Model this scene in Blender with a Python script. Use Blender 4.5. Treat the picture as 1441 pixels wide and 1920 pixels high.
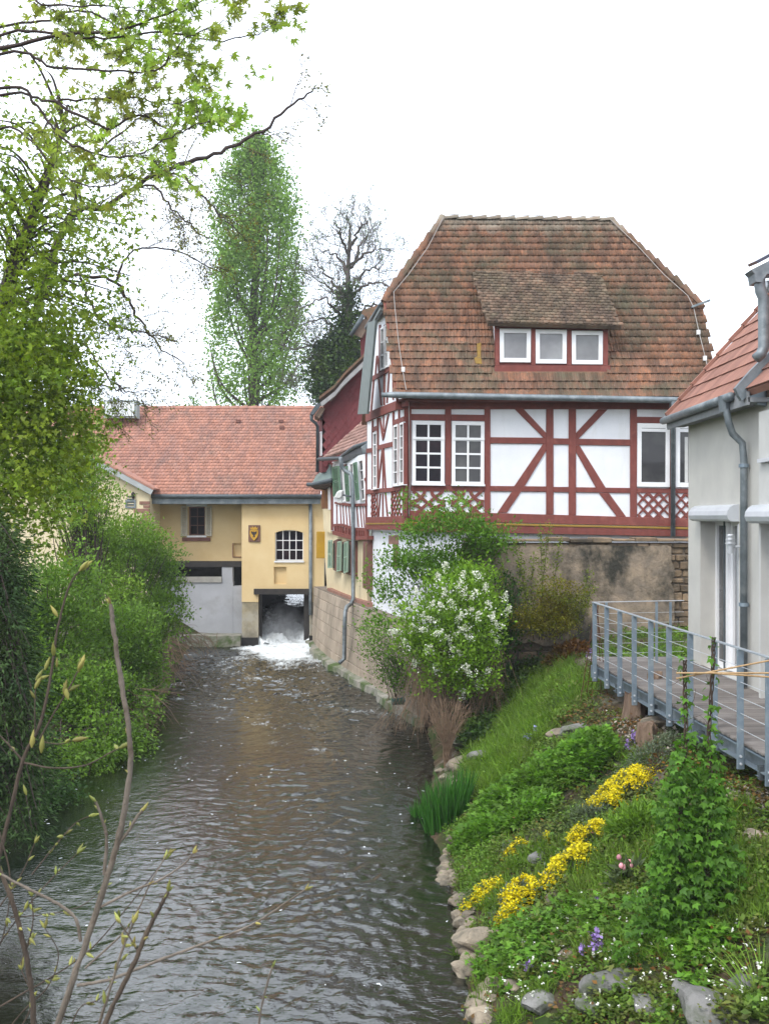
import bpy, bmesh, math, random
import numpy as np
from mathutils import Vector, Matrix, noise as mnoise
sc = bpy.context.scene
for o in list(bpy.data.objects): bpy.data.objects.remove(o)
# ---------------------------------------------------------------- camera, sky, sun, exposure
H = 4.6                       # eye height above the river
FPX, CX, CY = 1900.0, 720.5, 970.0
cam_d = bpy.data.cameras.new('camera'); cam = bpy.data.objects.new('camera', cam_d)
sc.collection.objects.link(cam); sc.camera = cam
cam.location = (0, 0, H); cam.rotation_euler = (math.radians(90), 0, 0)
cam_d.sensor_fit = 'VERTICAL'; cam_d.sensor_height = 36; cam_d.lens = 36*FPX/1920
cam_d.shift_y = 10/1920; cam_d.clip_start = 0.05; cam_d.clip_end = 3000
cam_d.dof.use_dof = True; cam_d.dof.focus_distance = 24; cam_d.dof.aperture_fstop = 9
SUN_EL, SUN_AZ = math.radians(52), math.radians(-35)   # azimuth measured from behind the camera, to its left
world = bpy.data.worlds.new('World'); sc.world = world; world.use_nodes = True
nt = world.node_tree; nt.nodes.clear()
wout = nt.nodes.new('ShaderNodeOutputWorld')
sky = nt.nodes.new('ShaderNodeTexSky'); sky.sky_type = 'NISHITA'; sky.sun_disc = False
sky.sun_elevation = SUN_EL; sky.sun_rotation = math.radians(215); sky.dust_density = 3
bg1 = nt.nodes.new('ShaderNodeBackground'); bg1.inputs[1].default_value = 0.06
nt.links.new(sky.outputs[0], bg1.inputs[0])
# closed cloud deck: softly mottled white, a little brighter overhead as real overcast is
tc = nt.nodes.new('ShaderNodeTexCoord'); nz = nt.nodes.new('ShaderNodeTexNoise')
nz.inputs['Scale'].default_value = 2.2; nz.inputs['Detail'].default_value = 6
nt.links.new(tc.outputs['Generated'], nz.inputs['Vector'])
rmp = nt.nodes.new('ShaderNodeValToRGB')
rmp.color_ramp.elements[0].position = .3; rmp.color_ramp.elements[0].color = (.78, .85, .97, 1)
rmp.color_ramp.elements[1].position = .7; rmp.color_ramp.elements[1].color = (.92, .96, 1, 1)
nt.links.new(nz.outputs[0], rmp.inputs[0])
bg2 = nt.nodes.new('ShaderNodeBackground'); bg2.inputs[1].default_value = 1.62
nt.links.new(rmp.outputs[0], bg2.inputs[0])
add = nt.nodes.new('ShaderNodeAddShader')
nt.links.new(bg1.outputs[0], add.inputs[0]); nt.links.new(bg2.outputs[0], add.inputs[1])
nt.links.new(add.outputs[0], wout.inputs[0])
sun_d = bpy.data.lights.new('sun', 'SUN'); sun = bpy.data.objects.new('sun', sun_d); sc.collection.objects.link(sun)
sun_d.energy = 1.5; sun_d.angle = math.radians(14); sun_d.color = (1, .96, .9)
sdir = Vector((math.sin(SUN_AZ)*math.cos(SUN_EL), -math.cos(SUN_AZ)*math.cos(SUN_EL), math.sin(SUN_EL)))
sun.rotation_euler = sdir.to_track_quat('Z', 'Y').to_euler()
sc.view_settings.view_transform = 'Standard'; sc.view_settings.look = 'None'
sc.view_settings.gamma = 1; sc.view_settings.exposure = 0.34
sc.view_settings.use_curve_mapping = False
sc.cycles.use_denoising = True; sc.cycles.max_bounces = 6; sc.cycles.diffuse_bounces = 3
sc.cycles.glossy_bounces = 3; sc.cycles.transparent_max_bounces = 8; sc.cycles.transmission_bounces = 4
sc.cycles.caustics_reflective = False; sc.cycles.caustics_refractive = False

# ---------------------------------------------------------------- helpers
R = random.Random(7)
rng = np.random.default_rng(11)
COL = sc.collection
def P(px, py, Y):
    """A point of the place seen at photograph position px, py when it stands Y metres away."""
    return Vector(((px-CX)/FPX*Y, Y, H-(py-CY)/FPX*Y))
def zc(ox, oy, s): return lambda x, y: (ox+x/s, oy+y/s)
Z1 = zc(660, 380, 2.0586); Z2 = zc(140, 720, 2.324); Z3 = zc(560, 560, 2.595); Z4 = zc(1060, 460, 1.959)
Z7 = zc(570, 560, 6.0); Z8 = zc(580, 840, 5.645); Z9 = zc(740, 740, 5.146); ZA = zc(1260, 460, 5.646)
class Fac:
    """A wall plane: p0 a point on it, n its outward normal."""
    def __init__(s, p0, n): s.p0 = Vector(p0); s.n = Vector(n).normalized()
    def pt(s, px, py, off=0.0):
        d = Vector(((px-CX)/FPX, 1, -(py-CY)/FPX)); o = Vector((0, 0, H))
        t = (s.p0+s.n*off-o).dot(s.n)/d.dot(s.n)
        return o+d*t
    def lift(s, px, py, off): return s.pt(px, py, off)
def new_obj(name, me, parent=None, mat=None):
    o = bpy.data.objects.new(name, me); COL.objects.link(o)
    if mat is not None and me is not None and not me.materials: me.materials.append(mat)
    if parent is not None:
        o.parent = parent
        if parent.type == 'EMPTY': o.matrix_parent_inverse = Matrix.Translation(-parent.location)
    return o
def tag(o, label=None, cat=None, group=None, kind=None):
    if label: o['label'] = label
    if cat: o['category'] = cat
    if group: o['group'] = group
    if kind: o['kind'] = kind
    return o
def thing(name, label, cat, loc, group=None):
    o = bpy.data.objects.new(name, None); COL.objects.link(o); o.location = loc; o.empty_display_size = .2
    return tag(o, label, cat, group)
class MB:
    def __init__(s): s.v = []; s.f = []
    def hexa(s, p):      # 8 points: 4 of one face, the 4 opposite
        b = len(s.v); s.v += [tuple(q) for q in p]
        s.f += [(b, b+1, b+2, b+3), (b+7, b+6, b+5, b+4), (b, b+4, b+5, b+1), (b+1, b+5, b+6, b+2), (b+2, b+6, b+7, b+3), (b+3, b+7, b+4, b)]
        return s
    def box(s, x0, x1, y0, y1, z0, z1):
        return s.hexa([(x0, y0, z0), (x1, y0, z0), (x1, y0, z1), (x0, y0, z1), (x0, y1, z0), (x1, y1, z0), (x1, y1, z1), (x0, y1, z1)])
    def prism(s, pts, vec):
        b = len(s.v); n = len(pts); vec = Vector(vec)
        s.v += [tuple(p) for p in pts]+[tuple(Vector(p)+vec) for p in pts]
        s.f += [tuple(range(b, b+n)), tuple(range(b+2*n-1, b+n-1, -1))]
        s.f += [(b+i, b+n+i, b+n+(i+1) % n, b+(i+1) % n) for i in range(n)]
        return s
    def bar(s, a, b_, w, h, up=(0, 0, 1)):
        a = Vector(a); b_ = Vector(b_); d = (b_-a).normalized(); up = Vector(up)
        sd = d.cross(up)
        if sd.length < 1e-4: sd = d.cross(Vector((0, 1, 0)))
        sd.normalize(); u = sd.cross(d).normalized()
        q = [sd*(-w/2)+u*(-h/2), sd*(w/2)+u*(-h/2), sd*(w/2)+u*(h/2), sd*(-w/2)+u*(h/2)]
        return s.hexa([a+k for k in q]+[b_+k for k in q])
    def tube(s, pts, r, n=8, cap=True):
        pts = [Vector(p) for p in pts]
        rs = r if isinstance(r, (list, tuple)) else [r]*len(pts)
        b = len(s.v); ref = None
        for i, p in enumerate(pts):
            t = (pts[min(i+1, len(pts)-1)]-pts[max(i-1, 0)])
            t = t.normalized() if t.length > 1e-9 else Vector((0, 0, 1))
            if ref is None: ref = t.orthogonal().normalized()
            ref = (ref-t*ref.dot(t)); ref = ref.normalized() if ref.length > 1e-5 else t.orthogonal().normalized()
            w = t.cross(ref)
            for k in range(n):
                a = 2*math.pi*k/n; s.v.append(tuple(p+(ref*math.cos(a)+w*math.sin(a))*rs[i]))
        for i in range(len(pts)-1):
            for k in range(n):
                a0 = b+i*n+k; a1 = b+i*n+(k+1) % n
                s.f.append((a0, a1, a1+n, a0+n))
        if cap and n > 2:
            s.f.append(tuple(range(b+n-1, b-1, -1))); e = b+(len(pts)-1)*n; s.f.append(tuple(range(e, e+n)))
        return s
    def build(s, name, mat, parent=None, smooth=False, bevel=0, kind=None):
        me = bpy.data.meshes.new(name); me.from_pydata(s.v, [], s.f)
        if smooth: me.polygons.foreach_set('use_smooth', [True]*len(me.polygons))
        bm = bmesh.new(); bm.from_mesh(me); bmesh.ops.recalc_face_normals(bm, faces=bm.faces)
        if bevel: bmesh.ops.bevel(bm, geom=list(bm.edges), offset=bevel, segments=1, affect='EDGES', clamp_overlap=True)
        bm.to_mesh(me); bm.free(); me.update()
        o = new_obj(name, me, parent, mat)
        if kind: o['kind'] = kind
        return o
def np_mesh(name, V, F, rnd=None, smooth=False):
    """V (n,3), F (m,k) arrays; all faces alike."""
    me = bpy.data.meshes.new(name); V = np.ascontiguousarray(V, dtype=np.float32); F = np.ascontiguousarray(F, dtype=np.int32)
    me.vertices.add(len(V)); me.vertices.foreach_set('co', V.ravel())
    k = F.shape[1]; me.loops.add(F.size); me.loops.foreach_set('vertex_index', F.ravel())
    me.polygons.add(len(F)); me.polygons.foreach_set('loop_start', np.arange(0, F.size, k, dtype=np.int32))
    if smooth: me.polygons.foreach_set('use_smooth', np.ones(len(F), dtype=bool))
    me.update(calc_edges=True)
    if rnd is not None:
        a = me.attributes.new('rnd', 'FLOAT', 'POINT'); a.data.foreach_set('value', np.ascontiguousarray(rnd, dtype=np.float32))
    return me

# ---------------------------------------------------------------- materials
class NT:
    def __init__(s, name):
        s.m = bpy.data.materials.new(name); s.m.use_nodes = True; s.t = s.m.node_tree; s.t.nodes.clear()
        s.out = s.n('ShaderNodeOutputMaterial')
    def n(s, typ, **kw):
        k = s.t.nodes.new(typ)
        for a, b in kw.items(): setattr(k, a, b)
        return k
    def l(s, a, b): s.t.links.new(a, b)
    def pos(s, stretch=(1, 1, 1)):
        g = s.n('ShaderNodeNewGeometry'); m = s.n('ShaderNodeMapping'); m.inputs['Scale'].default_value = stretch
        s.l(g.outputs['Position'], m.inputs['Vector']); return m.outputs[0]
    def noise(s, vec, scale, detail=5, rough=.6, dist=0):
        k = s.n('ShaderNodeTexNoise'); k.inputs['Scale'].default_value = scale; k.inputs['Detail'].default_value = detail
        k.inputs['Roughness'].default_value = rough; k.inputs['Distortion'].default_value = dist; s.l(vec, k.inputs['Vector']); return k.outputs[0]
    def ramp(s, fac, lo, hi):
        k = s.n('ShaderNodeMapRange'); k.inputs[1].default_value = lo; k.inputs[2].default_value = hi; k.clamp = True
        s.l(fac, k.inputs[0]); return k.outputs[0]
    def mix(s, fac, a, b, mode='MIX'):
        k = s.n('ShaderNodeMix', data_type='RGBA', blend_type=mode)
        for i, v in ((0, fac), (6, a), (7, b)):
            if isinstance(v, (int, float)): k.inputs[i].default_value = v
            elif isinstance(v, (tuple, list)): k.inputs[i].default_value = (*v, 1)
            else: s.l(v, k.inputs[i])
        return k.outputs[2]
    def math(s, op, a, b=0.0):
        k = s.n('ShaderNodeMath', operation=op)
        for i, v in enumerate((a, b)):
            if isinstance(v, (int, float)): k.inputs[i].default_value = v
            else: s.l(v, k.inputs[i])
        return k.outputs[0]
    def rand(s):
        a = s.n('ShaderNodeAttribute'); a.attribute_name = 'rnd'; o = s.n('ShaderNodeObjectInfo')
        return s.math('FRACT', s.math('ADD', a.outputs['Fac'], o.outputs['Random']))
    def value(s, col, fac):     # scale a colour's value by a socket
        k = s.n('ShaderNodeHueSaturation'); s.l(fac, k.inputs['Value'])
        if isinstance(col, tuple): k.inputs['Color'].default_value = (*col, 1)
        else: s.l(col, k.inputs['Color'])
        return k.outputs[0]
MATS = {}
def mat(name, c1, c2=None, scale=3, lo=.35, hi=.65, detail=6, c3=None, s3=.8, lo3=.5, hi3=.7, rough=.85, bump=0, bscale=30, var=0,
        spec=.3, stretch=(1, 1, 1), st3=(1, 1, 1), metallic=0, bdist=.02):
    if name in MATS: return MATS[name]
    t = NT(name); b = t.n('ShaderNodeBsdfPrincipled'); v = t.pos(stretch)
    col = t.mix(t.ramp(t.noise(v, scale, detail), lo, hi), c1, c2 or tuple(x*.8 for x in c1))
    if c3: col = t.mix(t.ramp(t.noise(t.pos(st3), s3, 8, .65), lo3, hi3), col, c3)
    if var:
        r = t.rand(); col = t.value(col, t.math('ADD', t.math('MULTIPLY', r, 2*var), 1-var))
    t.l(col, b.inputs['Base Color']); b.inputs['Roughness'].default_value = rough
    b.inputs['Specular IOR Level'].default_value = spec; b.inputs['Metallic'].default_value = metallic
    if bump:
        k = t.n('ShaderNodeBump'); k.inputs['Strength'].default_value = bump; k.inputs['Distance'].default_value = bdist
        t.l(t.noise(v, bscale, 6, .65), k.inputs['Height']); t.l(k.outputs[0], b.inputs['Normal'])
    t.l(b.outputs[0], t.out.inputs[0]); MATS[name] = t.m; return t.m
def leaf_mat(name, a, b, c=None, trans=.35, rough=.55, cs=.7, spec=.25):
    if name in MATS: return MATS[name]
    gr = lambda q: (q[0]*.97, q[1]*1.04, q[2]*.68) if q and q[1] > q[2]*1.7 else q
    a, b, c = gr(a), gr(b), gr(c)
    t = NT(name); p = t.n('ShaderNodeBsdfPrincipled'); r = t.rand()
    col = t.mix(r, a, b)
    if c: col = t.mix(t.ramp(t.noise(t.pos(), cs, 3), .42, .62), col, c)
    col = t.value(col, t.math('ADD', t.math('MULTIPLY', t.math('FRACT', t.math('MULTIPLY', r, 5.7)), .75), .55))
    t.l(col, p.inputs['Base Color']); p.inputs['Roughness'].default_value = rough; p.inputs['Specular IOR Level'].default_value = spec
    tr = t.n('ShaderNodeBsdfTranslucent'); t.l(t.mix(1.0, col, (1.25, 1.3, .7), 'MULTIPLY'), tr.inputs[0])
    m = t.n('ShaderNodeMixShader'); m.inputs[0].default_value = trans*.85
    t.l(p.outputs[0], m.inputs[1]); t.l(tr.outputs[0], m.inputs[2]); t.l(m.outputs[0], t.out.inputs[0])
    MATS[name] = t.m; return t.m
def roof_mat(name, c1, c2, c3, moss, mossamt=(.5, .7), var=.25, dark=None, drange=(.5, .75), topz=None):
    t = NT(name); b = t.n('ShaderNodeBsdfPrincipled'); v = t.pos()
    r = t.rand(); col = t.mix(r, c1, c2); col = t.mix(t.ramp(t.noise(t.pos((1, 1, 1)), 11, 6, .7), .42, .68), col, c3)
    col = t.mix(t.ramp(t.noise(t.pos((1.6, .5, .35)), 1.4, 9, .72), *drange), col, dark or moss)
    col = t.mix(t.ramp(t.noise(v, .9, 9, .75, .4), *mossamt), col, moss)
    if topz:
        g = t.n('ShaderNodeNewGeometry'); sp = t.n('ShaderNodeSeparateXYZ'); t.l(g.outputs['Position'], sp.inputs[0])
        f = t.math('ADD', t.ramp(sp.outputs[2], topz[0], topz[1]), t.math('MULTIPLY', t.math('SUBTRACT', t.noise(v, 3, 6), .5), 1.3))
        col = t.mix(t.math('MULTIPLY', t.ramp(f, .25, .9), .85), col, (.27, .24, .19))
    col = t.mix(t.ramp(t.noise(v, 28, 5, .7), .62, .74), col, (.34, .33, .28))
    col = t.value(col, t.math('ADD', t.math('MULTIPLY', t.math('FRACT', t.math('MULTIPLY', r, 7.3)), 2*var), 1-var))
    t.l(col, b.inputs['Base Color']); b.inputs['Roughness'].default_value = .9; b.inputs['Specular IOR Level'].default_value = .2
    k = t.n('ShaderNodeBump'); k.inputs['Strength'].default_value = .5; k.inputs['Distance'].default_value = .01
    t.l(t.noise(v, 45, 5, .7), k.inputs['Height']); t.l(k.outputs[0], b.inputs['Normal'])
    t.l(b.outputs[0], t.out.inputs[0]); MATS[name] = t.m; return t.m
M = {}
M['white'] = mat('white_plaster', (.78, .79, .82), (.70, .72, .76), 1.2, rough=.9, bump=.15, bscale=40, c3=(.62, .62, .61), s3=1.6, lo3=.55, hi3=.85, st3=(1.5, 1.5, .25))
M['red_timber'] = mat('oxblood_painted_timber', (.205, .058, .046), (.16, .047, .038), 9, rough=.75, bump=.35, bscale=50, stretch=(1, 1, .3), c3=(.25, .085, .065), s3=4, lo3=.55, hi3=.75, var=.08)
M['gold'] = mat('ochre_line_paint', (.32, .20, .04))
M['window_white'] = mat('white_window_paint', (.80, .80, .81), (.74, .75, .76), 4, rough=.45, spec=.4)
M['zinc'] = mat('weathered_zinc', (.20, .23, .25), (.12, .145, .16), 5, rough=.5, metallic=.35, spec=.5, c3=(.28, .31, .32), s3=3)
M['zinc_dark'] = mat('dark_zinc', (.10, .12, .135), (.07, .085, .09), 5, rough=.55, metallic=.3)
M['galv'] = mat('galvanised_steel', (.24, .30, .35), (.17, .22, .27), 14, rough=.5, metallic=.45, spec=.5, c3=(.32, .37, .40), s3=7)
M['yellow'] = mat('ochre_yellow_render', (.72, .56, .315), (.66, .49, .255), 1.0, rough=.92, bump=.25, bscale=35, c3=(.58, .41, .20), s3=.55, lo3=.52, hi3=.8)
M['cream'] = mat('cream_render', (.72, .62, .42), (.64, .54, .35), 1.3, rough=.92, bump=.2, bscale=35, c3=(.52, .44, .30), s3=1.0, lo3=.55, hi3=.8)
M['grey_render'] = mat('pale_grey_roughcast', (.53, .52, .48), (.47, .46, .43), 2, rough=.95, bump=.5, bscale=90, bdist=.01)
M['mill_grey'] = mat('grey_painted_wall', (.40, .41, .44), (.34, .35, .375), 1.2, rough=.9, bump=.2, bscale=25, c3=(.24, .24, .23), s3=.8, lo3=.55, hi3=.8)
M['black_steel'] = mat('black_steel_beam', (.025, .022, .022), (.04, .035, .03), 6, rough=.6)
M['dark_void'] = mat('shade_dark_wet_masonry', (.035, .033, .03), (.02, .02, .02), 4, rough=.95, bump=.4, bscale=12)  # near-black: shade of tunnel and gap put into the colour; also wet stone
M['sandstone'] = mat('red_sandstone', (.30, .16, .12), (.22, .12, .09), 5, rough=.9, bump=.4, bscale=30, var=.1)
M['brown_frame'] = mat('brown_sandstone_frame', (.19, .085, .07), (.14, .07, .055), 6, rough=.85, bump=.25, bscale=25)
M['green_paint'] = mat('green_shutter_paint', (.10, .19, .12), (.075, .15, .095), 8, rough=.6)
M['sage_paint'] = mat('sage_shutter_paint', (.30, .42, .32), (.25, .36, .27), 8, rough=.6)
M['cream_paint'] = mat('cream_shutter_paint', (.55, .50, .40), (.48, .44, .34), 8, rough=.6)
M['stone_wall'] = mat('damp_sandstone_blocks', (.45, .37, .29), (.34, .28, .22), 2.2, rough=.93, bump=.7, bscale=14, bdist=.03, c3=(.17, .15, .115), s3=.7, lo3=.47, hi3=.75, var=.08, st3=(1, 1, .45))
M['concrete'] = mat('mossy_concrete', (.33, .31, .27), (.20, .20, .16), 4, rough=.95, bump=.6, bscale=20, c3=(.07, .11, .03), s3=1.4, lo3=.45, hi3=.6)
M['garden_stone'] = mat('weathered_garden_wall_stone', (.30, .21, .13), (.17, .13, .09), 3, rough=.95, bump=.8, bscale=18, bdist=.03, c3=(.055, .05, .04), s3=1.0, lo3=.45, hi3=.65, var=.3)
M['garden_render'] = mat('peeling_black_stained_render', (.34, .265, .19), (.20, .165, .13), 2.5, rough=.95, bump=.9, bscale=10, bdist=.04, c3=(.04, .038, .03), s3=1.3, lo3=.45, hi3=.62, st3=(1, 1, .7))
M['mortar'] = mat('old_lime_mortar', (.22, .18, .14), (.13, .11, .09), 5, rough=1, bump=.6, bscale=20)
M['shingle'] = mat('oxblood_wall_shingle', (.145, .032, .035), (.11, .026, .028), 3, rough=.7, bump=.2, bscale=30, var=.25)
M['deck'] = mat('greyed_deck_board', (.185, .165, .15), (.13, .115, .105), 5, rough=.85, bump=.5, bscale=50, stretch=(.15, 1, 1), var=.18, c3=(.25, .23, .215), s3=2, lo3=.5, hi3=.75)
M['wood_dark'] = mat('dark_old_wood', (.07, .045, .03), (.045, .03, .022), 10, rough=.85, bump=.4)
M['bamboo'] = mat('bamboo_cane', (.42, .28, .14), (.30, .19, .09), 30, rough=.5)
M['rust'] = mat('rusty_iron', (.11, .045, .02), (.07, .03, .018), 20, rough=.9)
M['rock'] = mat('river_boulder', (.30, .25, .185), (.17, .145, .11), 5, rough=.95, bump=.9, bscale=16, bdist=.03, c3=(.10, .095, .07), s3=2.5, lo3=.5, hi3=.7, var=.22)
M['rock_grey'] = mat('grey_slate_boulder', (.20, .195, .185), (.11, .11, .10), 5, rough=.9, bump=.9, bscale=14, bdist=.03, c3=(.07, .09, .04), s3=2.5, lo3=.5, hi3=.7, var=.2)
M['bark'] = mat('brown_bark', (.10, .075, .055), (.055, .042, .034), 14, rough=.95, bump=.8, bscale=40, stretch=(1, 1, .35))
M['bark_pale'] = mat('grey_green_bark', (.21, .175, .14), (.12, .10, .08), 18, rough=.9, bump=.6, bscale=60, stretch=(1, 1, .4), c3=(.09, .065, .045), s3=9, lo3=.5, hi3=.7)
M['bark_dark'] = mat('dark_purple_brown_bark', (.075, .052, .048), (.042, .032, .03), 14, rough=.9, bump=.6, bscale=50)
M['dry'] = mat('dry_straw_twig', (.24, .165, .11), (.15, .10, .065), 12, rough=.95, var=.25)
M['tile_house'] = roof_mat('weathered_clay_tile', (.29, .135, .075), (.185, .096, .064), (.13, .085, .062), (.10, .088, .058), (.46, .64),   .24, dark=(.10, .066, .048), drange=(.45, .66), topz=(11.8, 12.7))
M['tile_dormer'] = roof_mat('lichen_grey_clay_tile', (.20, .115, .075), (.14, .088, .06), (.18, .145, .105), (.12, .10, .065), (.46, .70), .35, dark=(.085, .062, .048), drange=(.42, .6))
M['tile_mill'] = roof_mat('orange_clay_tile', (.47, .225, .155), (.37, .185, .135), (.33, .175, .14), (.22, .165, .14), (.50, .80), .15, dark=(.25, .15, .13), drange=(.46, .70))
M['tile_plain'] = mat('plain_terracotta_tile', (.30, .145, .105), (.24, .12, .09), 6, rough=.8, bump=.25, bscale=60, var=.14, c3=(.27, .13, .10), s3=3, lo3=.5, hi3=.8)
M['tile_pink'] = mat('pink_brown_clay_tile', (.40, .24, .20), (.30, .18, .15), 5, rough=.85, bump=.3, bscale=40, var=.25)
def glass(name, c, c2, rough=.06, spec=.35):
    t = NT(name); b = t.n('ShaderNodeBsdfPrincipled')
    t.l(t.value(t.mix(t.ramp(t.noise(t.pos(), 1.6, 3), .4, .62), c, c2), t.math('ADD', t.math('MULTIPLY', t.rand(), .5), .75)), b.inputs['Base Color'])
    b.inputs['Roughness'].default_value = rough; b.inputs['IOR'].default_value = 1.5; b.inputs['Specular IOR Level'].default_value = spec
    k = t.n('ShaderNodeBump'); k.inputs['Strength'].default_value = .06; k.inputs['Distance'].default_value = .02
    t.l(t.noise(t.pos(), 2.5, 2), k.inputs['Height']); t.l(k.outputs[0], b.inputs['Normal'])
    t.l(b.outputs[0], t.out.inputs[0]); return t.m
M['glass'] = glass('dark_window_glass', (.008, .007, .012), (.022, .013, .017), spec=.14)
M['glass_grey'] = glass('curtained_window_glass', (.20, .20, .21), (.26, .265, .27))
M['glass_mid'] = glass('grey_window_glass', (.05, .05, .054), (.085, .085, .085))

# generic window: quad of four world corners (TL,TR,BR,BL), n outward
def window(parent, quad, n, fw=.07, cols=1, rows=1, glass_m='glass', frame_m='window_white', off=.03, depth=.06, mw=.03, vsplit=None, label=None, fw_v=None, name='window', inset=.0):
    n = Vector(n).normalized(); TL, TR, BR, BL = [Vector(q) for q in quad]
    W = (TR-TL).length; Hh = (TL-BL).length
    def q(u, v, o): return TL.lerp(TR, u).lerp(BL.lerp(BR, u), v)+n*o
    def bar(mb, u0, v0, u1, v1, o0, o1):
        mb.hexa([q(u0, v0, o1), q(u1, v0, o1), q(u1, v1, o1), q(u0, v1, o1), q(u0, v0, o0), q(u1, v0, o0), q(u1, v1, o0), q(u0, v1, o0)])
    fu = fw/W; fv = (fw_v or fw)/Hh; mb = MB()
    bar(mb, 0, 0, 1, fv, off-depth, off); bar(mb, 0, 1-fv, 1, 1, off-depth, off)
    bar(mb, 0, fv, fu, 1-fv, off-depth, off); bar(mb, 1-fu, fv, 1, 1-fv, off-depth, off)
    vs = [fv]
    rws = vsplit or [i/rows for i in range(1, rows)]
    us = [fu]+[fu+(1-2*fu)*i/cols for i in range(1, cols)]+[1-fu]
    vv = [fv]+[fv+(1-2*fv)*k for k in rws]+[1-fv]
    mu = mw/W/2; mv = mw/Hh/2
    for i in range(1, cols): bar(mb, us[i]-mu, fv, us[i]+mu, 1-fv, off-depth+.004, off-.008)
    for k in vv[1:-1]: bar(mb, fu, k-mv, 1-fu, k+mv, off-depth+.002, off-.012)
    w = mb.build(name, M[frame_m], parent)
    if label: w['label'] = label
    for i in range(cols):
        for j in range(len(vv)-1):
            g = MB(); a0 = us[i]+(mu if i else 0); a1 = us[i+1]-(mu if i < cols-1 else 0)
            b0 = vv[j]+(mv if j else 0); b1 = vv[j+1]-(mv if j < len(vv)-2 else 0)
            bar(g, a0, b0, a1, b1, off-depth-.01, off-.035-.002*((i+j) % 2)); g.build('pane', M[glass_m], w)
    return w
def fquad(fac, p, off=0): return [fac.pt(x, y, off) for x, y in p]
def piece(name, fac, pts, mat_, parent, off=.04, th=.08, bevel=.0):
    """A board or beam: outline on a wall plane (photograph positions), standing off it, th thick."""
    return MB().prism(fquad(fac, pts, off), fac.n*-th).build(name, mat_, parent, bevel=bevel)
def inpoly(x, y, poly):
    c = False; j = len(poly)-1
    for i in range(len(poly)):
        xi, yi = poly[i]; xj, yj = poly[j]
        if (yi > y) != (yj > y) and x < (xj-xi)*(y-yi)/(yj-yi)+xi: c = not c
        j = i
    return c
def tile_geo(w, h, kind):
    """One roof tile: x across, y up the slope, z out. Lower edge at y=0."""
    if kind == 'wave':
        xs = [-.5, -.3, -.12, .12, .3, .5]; zb = [.040, .054, .036, .036, .054, .040]; yb = [.012, -.002, .006, .006, -.002, .012]
    elif kind == 'beaver':
        xs = [-.47, -.3, 0, .3, .47]; zb = [.020]*5; yb = [.035, .010, 0, .010, .035]
    else:
        xs = [-.49, -.25, 0, .25, .49]; zb = [.034, .030, .034, .030, .034]; yb = [0]*5
    L = h*1.22; n = len(xs); V = []
    for i in range(n): V.append((xs[i]*w, yb[i], zb[i]))
    for i in range(n): V.append((xs[i]*w, L, zb[i]-(.036 if kind == 'wave' else .024)))
    for i in range(n): V.append((xs[i]*w, yb[i]+.003, zb[i]-(.030 if kind == 'wave' else .018)))
    F = [(i, i+1, n+i+1, n+i) for i in range(n-1)]+[(2*n+i, 2*n+i+1, i+1, i) for i in range(n-1)]
    return np.array(V), np.array(F)
def lay_tiles(roof, O, U, V, poly, tw, th, kind, m, n_single, skip=None, jit=.004, name='tile', stagger=True, off=.0):
    """Lay tiles on a slope: O eave corner, U along the eave, V up the slope; poly is the slope's outline in (u, v)."""
    O = Vector(O); U = Vector(U).normalized(); V = Vector(V).normalized(); N = U.cross(V).normalized()
    if N.z < 0: N = -N
    tv, tf = tile_geo(tw, th, kind)
    us = [p[0] for p in poly]; vs = [p[1] for p in poly]; spots = []
    r = 0; v = min(vs)
    while v < max(vs):
        u = min(us)+(tw/2 if (r % 2 and stagger) else 0)
        while u < max(us)+tw:
            if inpoly(u, v+th*.5, poly) and not (skip and skip(u, v+th*.5)): spots.append((u, v))
            u += tw
        v += th; r += 1
    cam0 = Vector((0, 0, H))
    spots.sort(key=lambda s: (O+U*s[0]+V*s[1]-cam0).length)
    rr = random.Random(len(spots))
    def mtx(s):
        a = rr.uniform(-1, 1)*.012; p = O+U*s[0]+V*(s[1]+rr.uniform(-jit, jit))+N*(off+rr.uniform(0, jit))
        u2 = (U*math.cos(a)+V*math.sin(a)); n2 = (N+U*rr.uniform(-.012, .012)+V*rr.uniform(-.01, .02)).normalized(); v2 = n2.cross(u2)
        if v2.dot(V) < 0: v2 = -v2
        return u2, v2, n2, p
    if n_single:
        me = bpy.data.meshes.new(name); me.from_pydata([tuple(x) for x in tv], [], [tuple(int(k) for k in f) for f in tf]); me.materials.append(m)
        for s in spots[:n_single]:
            u2, v2, n2, p = mtx(s); o = bpy.data.objects.new(name, me); COL.objects.link(o); o.parent = roof
            o.matrix_basis = Matrix(((u2.x, v2.x, n2.x, p.x), (u2.y, v2.y, n2.y, p.y), (u2.z, v2.z, n2.z, p.z), (0, 0, 0, 1)))
    rest = spots[n_single:]
    if rest:
        VV = []; rd = []
        for s in rest:
            u2, v2, n2, p = mtx(s); B = np.array([u2, v2, n2]); VV.append(tv@B+np.array(p)); rd.append(rr.random())
        k = len(tv); F = np.concatenate([tf+i*k for i in range(len(rest))]); me = np_mesh(name, np.concatenate(VV), F, np.repeat(rd, k))
        o = new_obj(name, me, roof, m); o['kind'] = 'stuff'
    return spots
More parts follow.
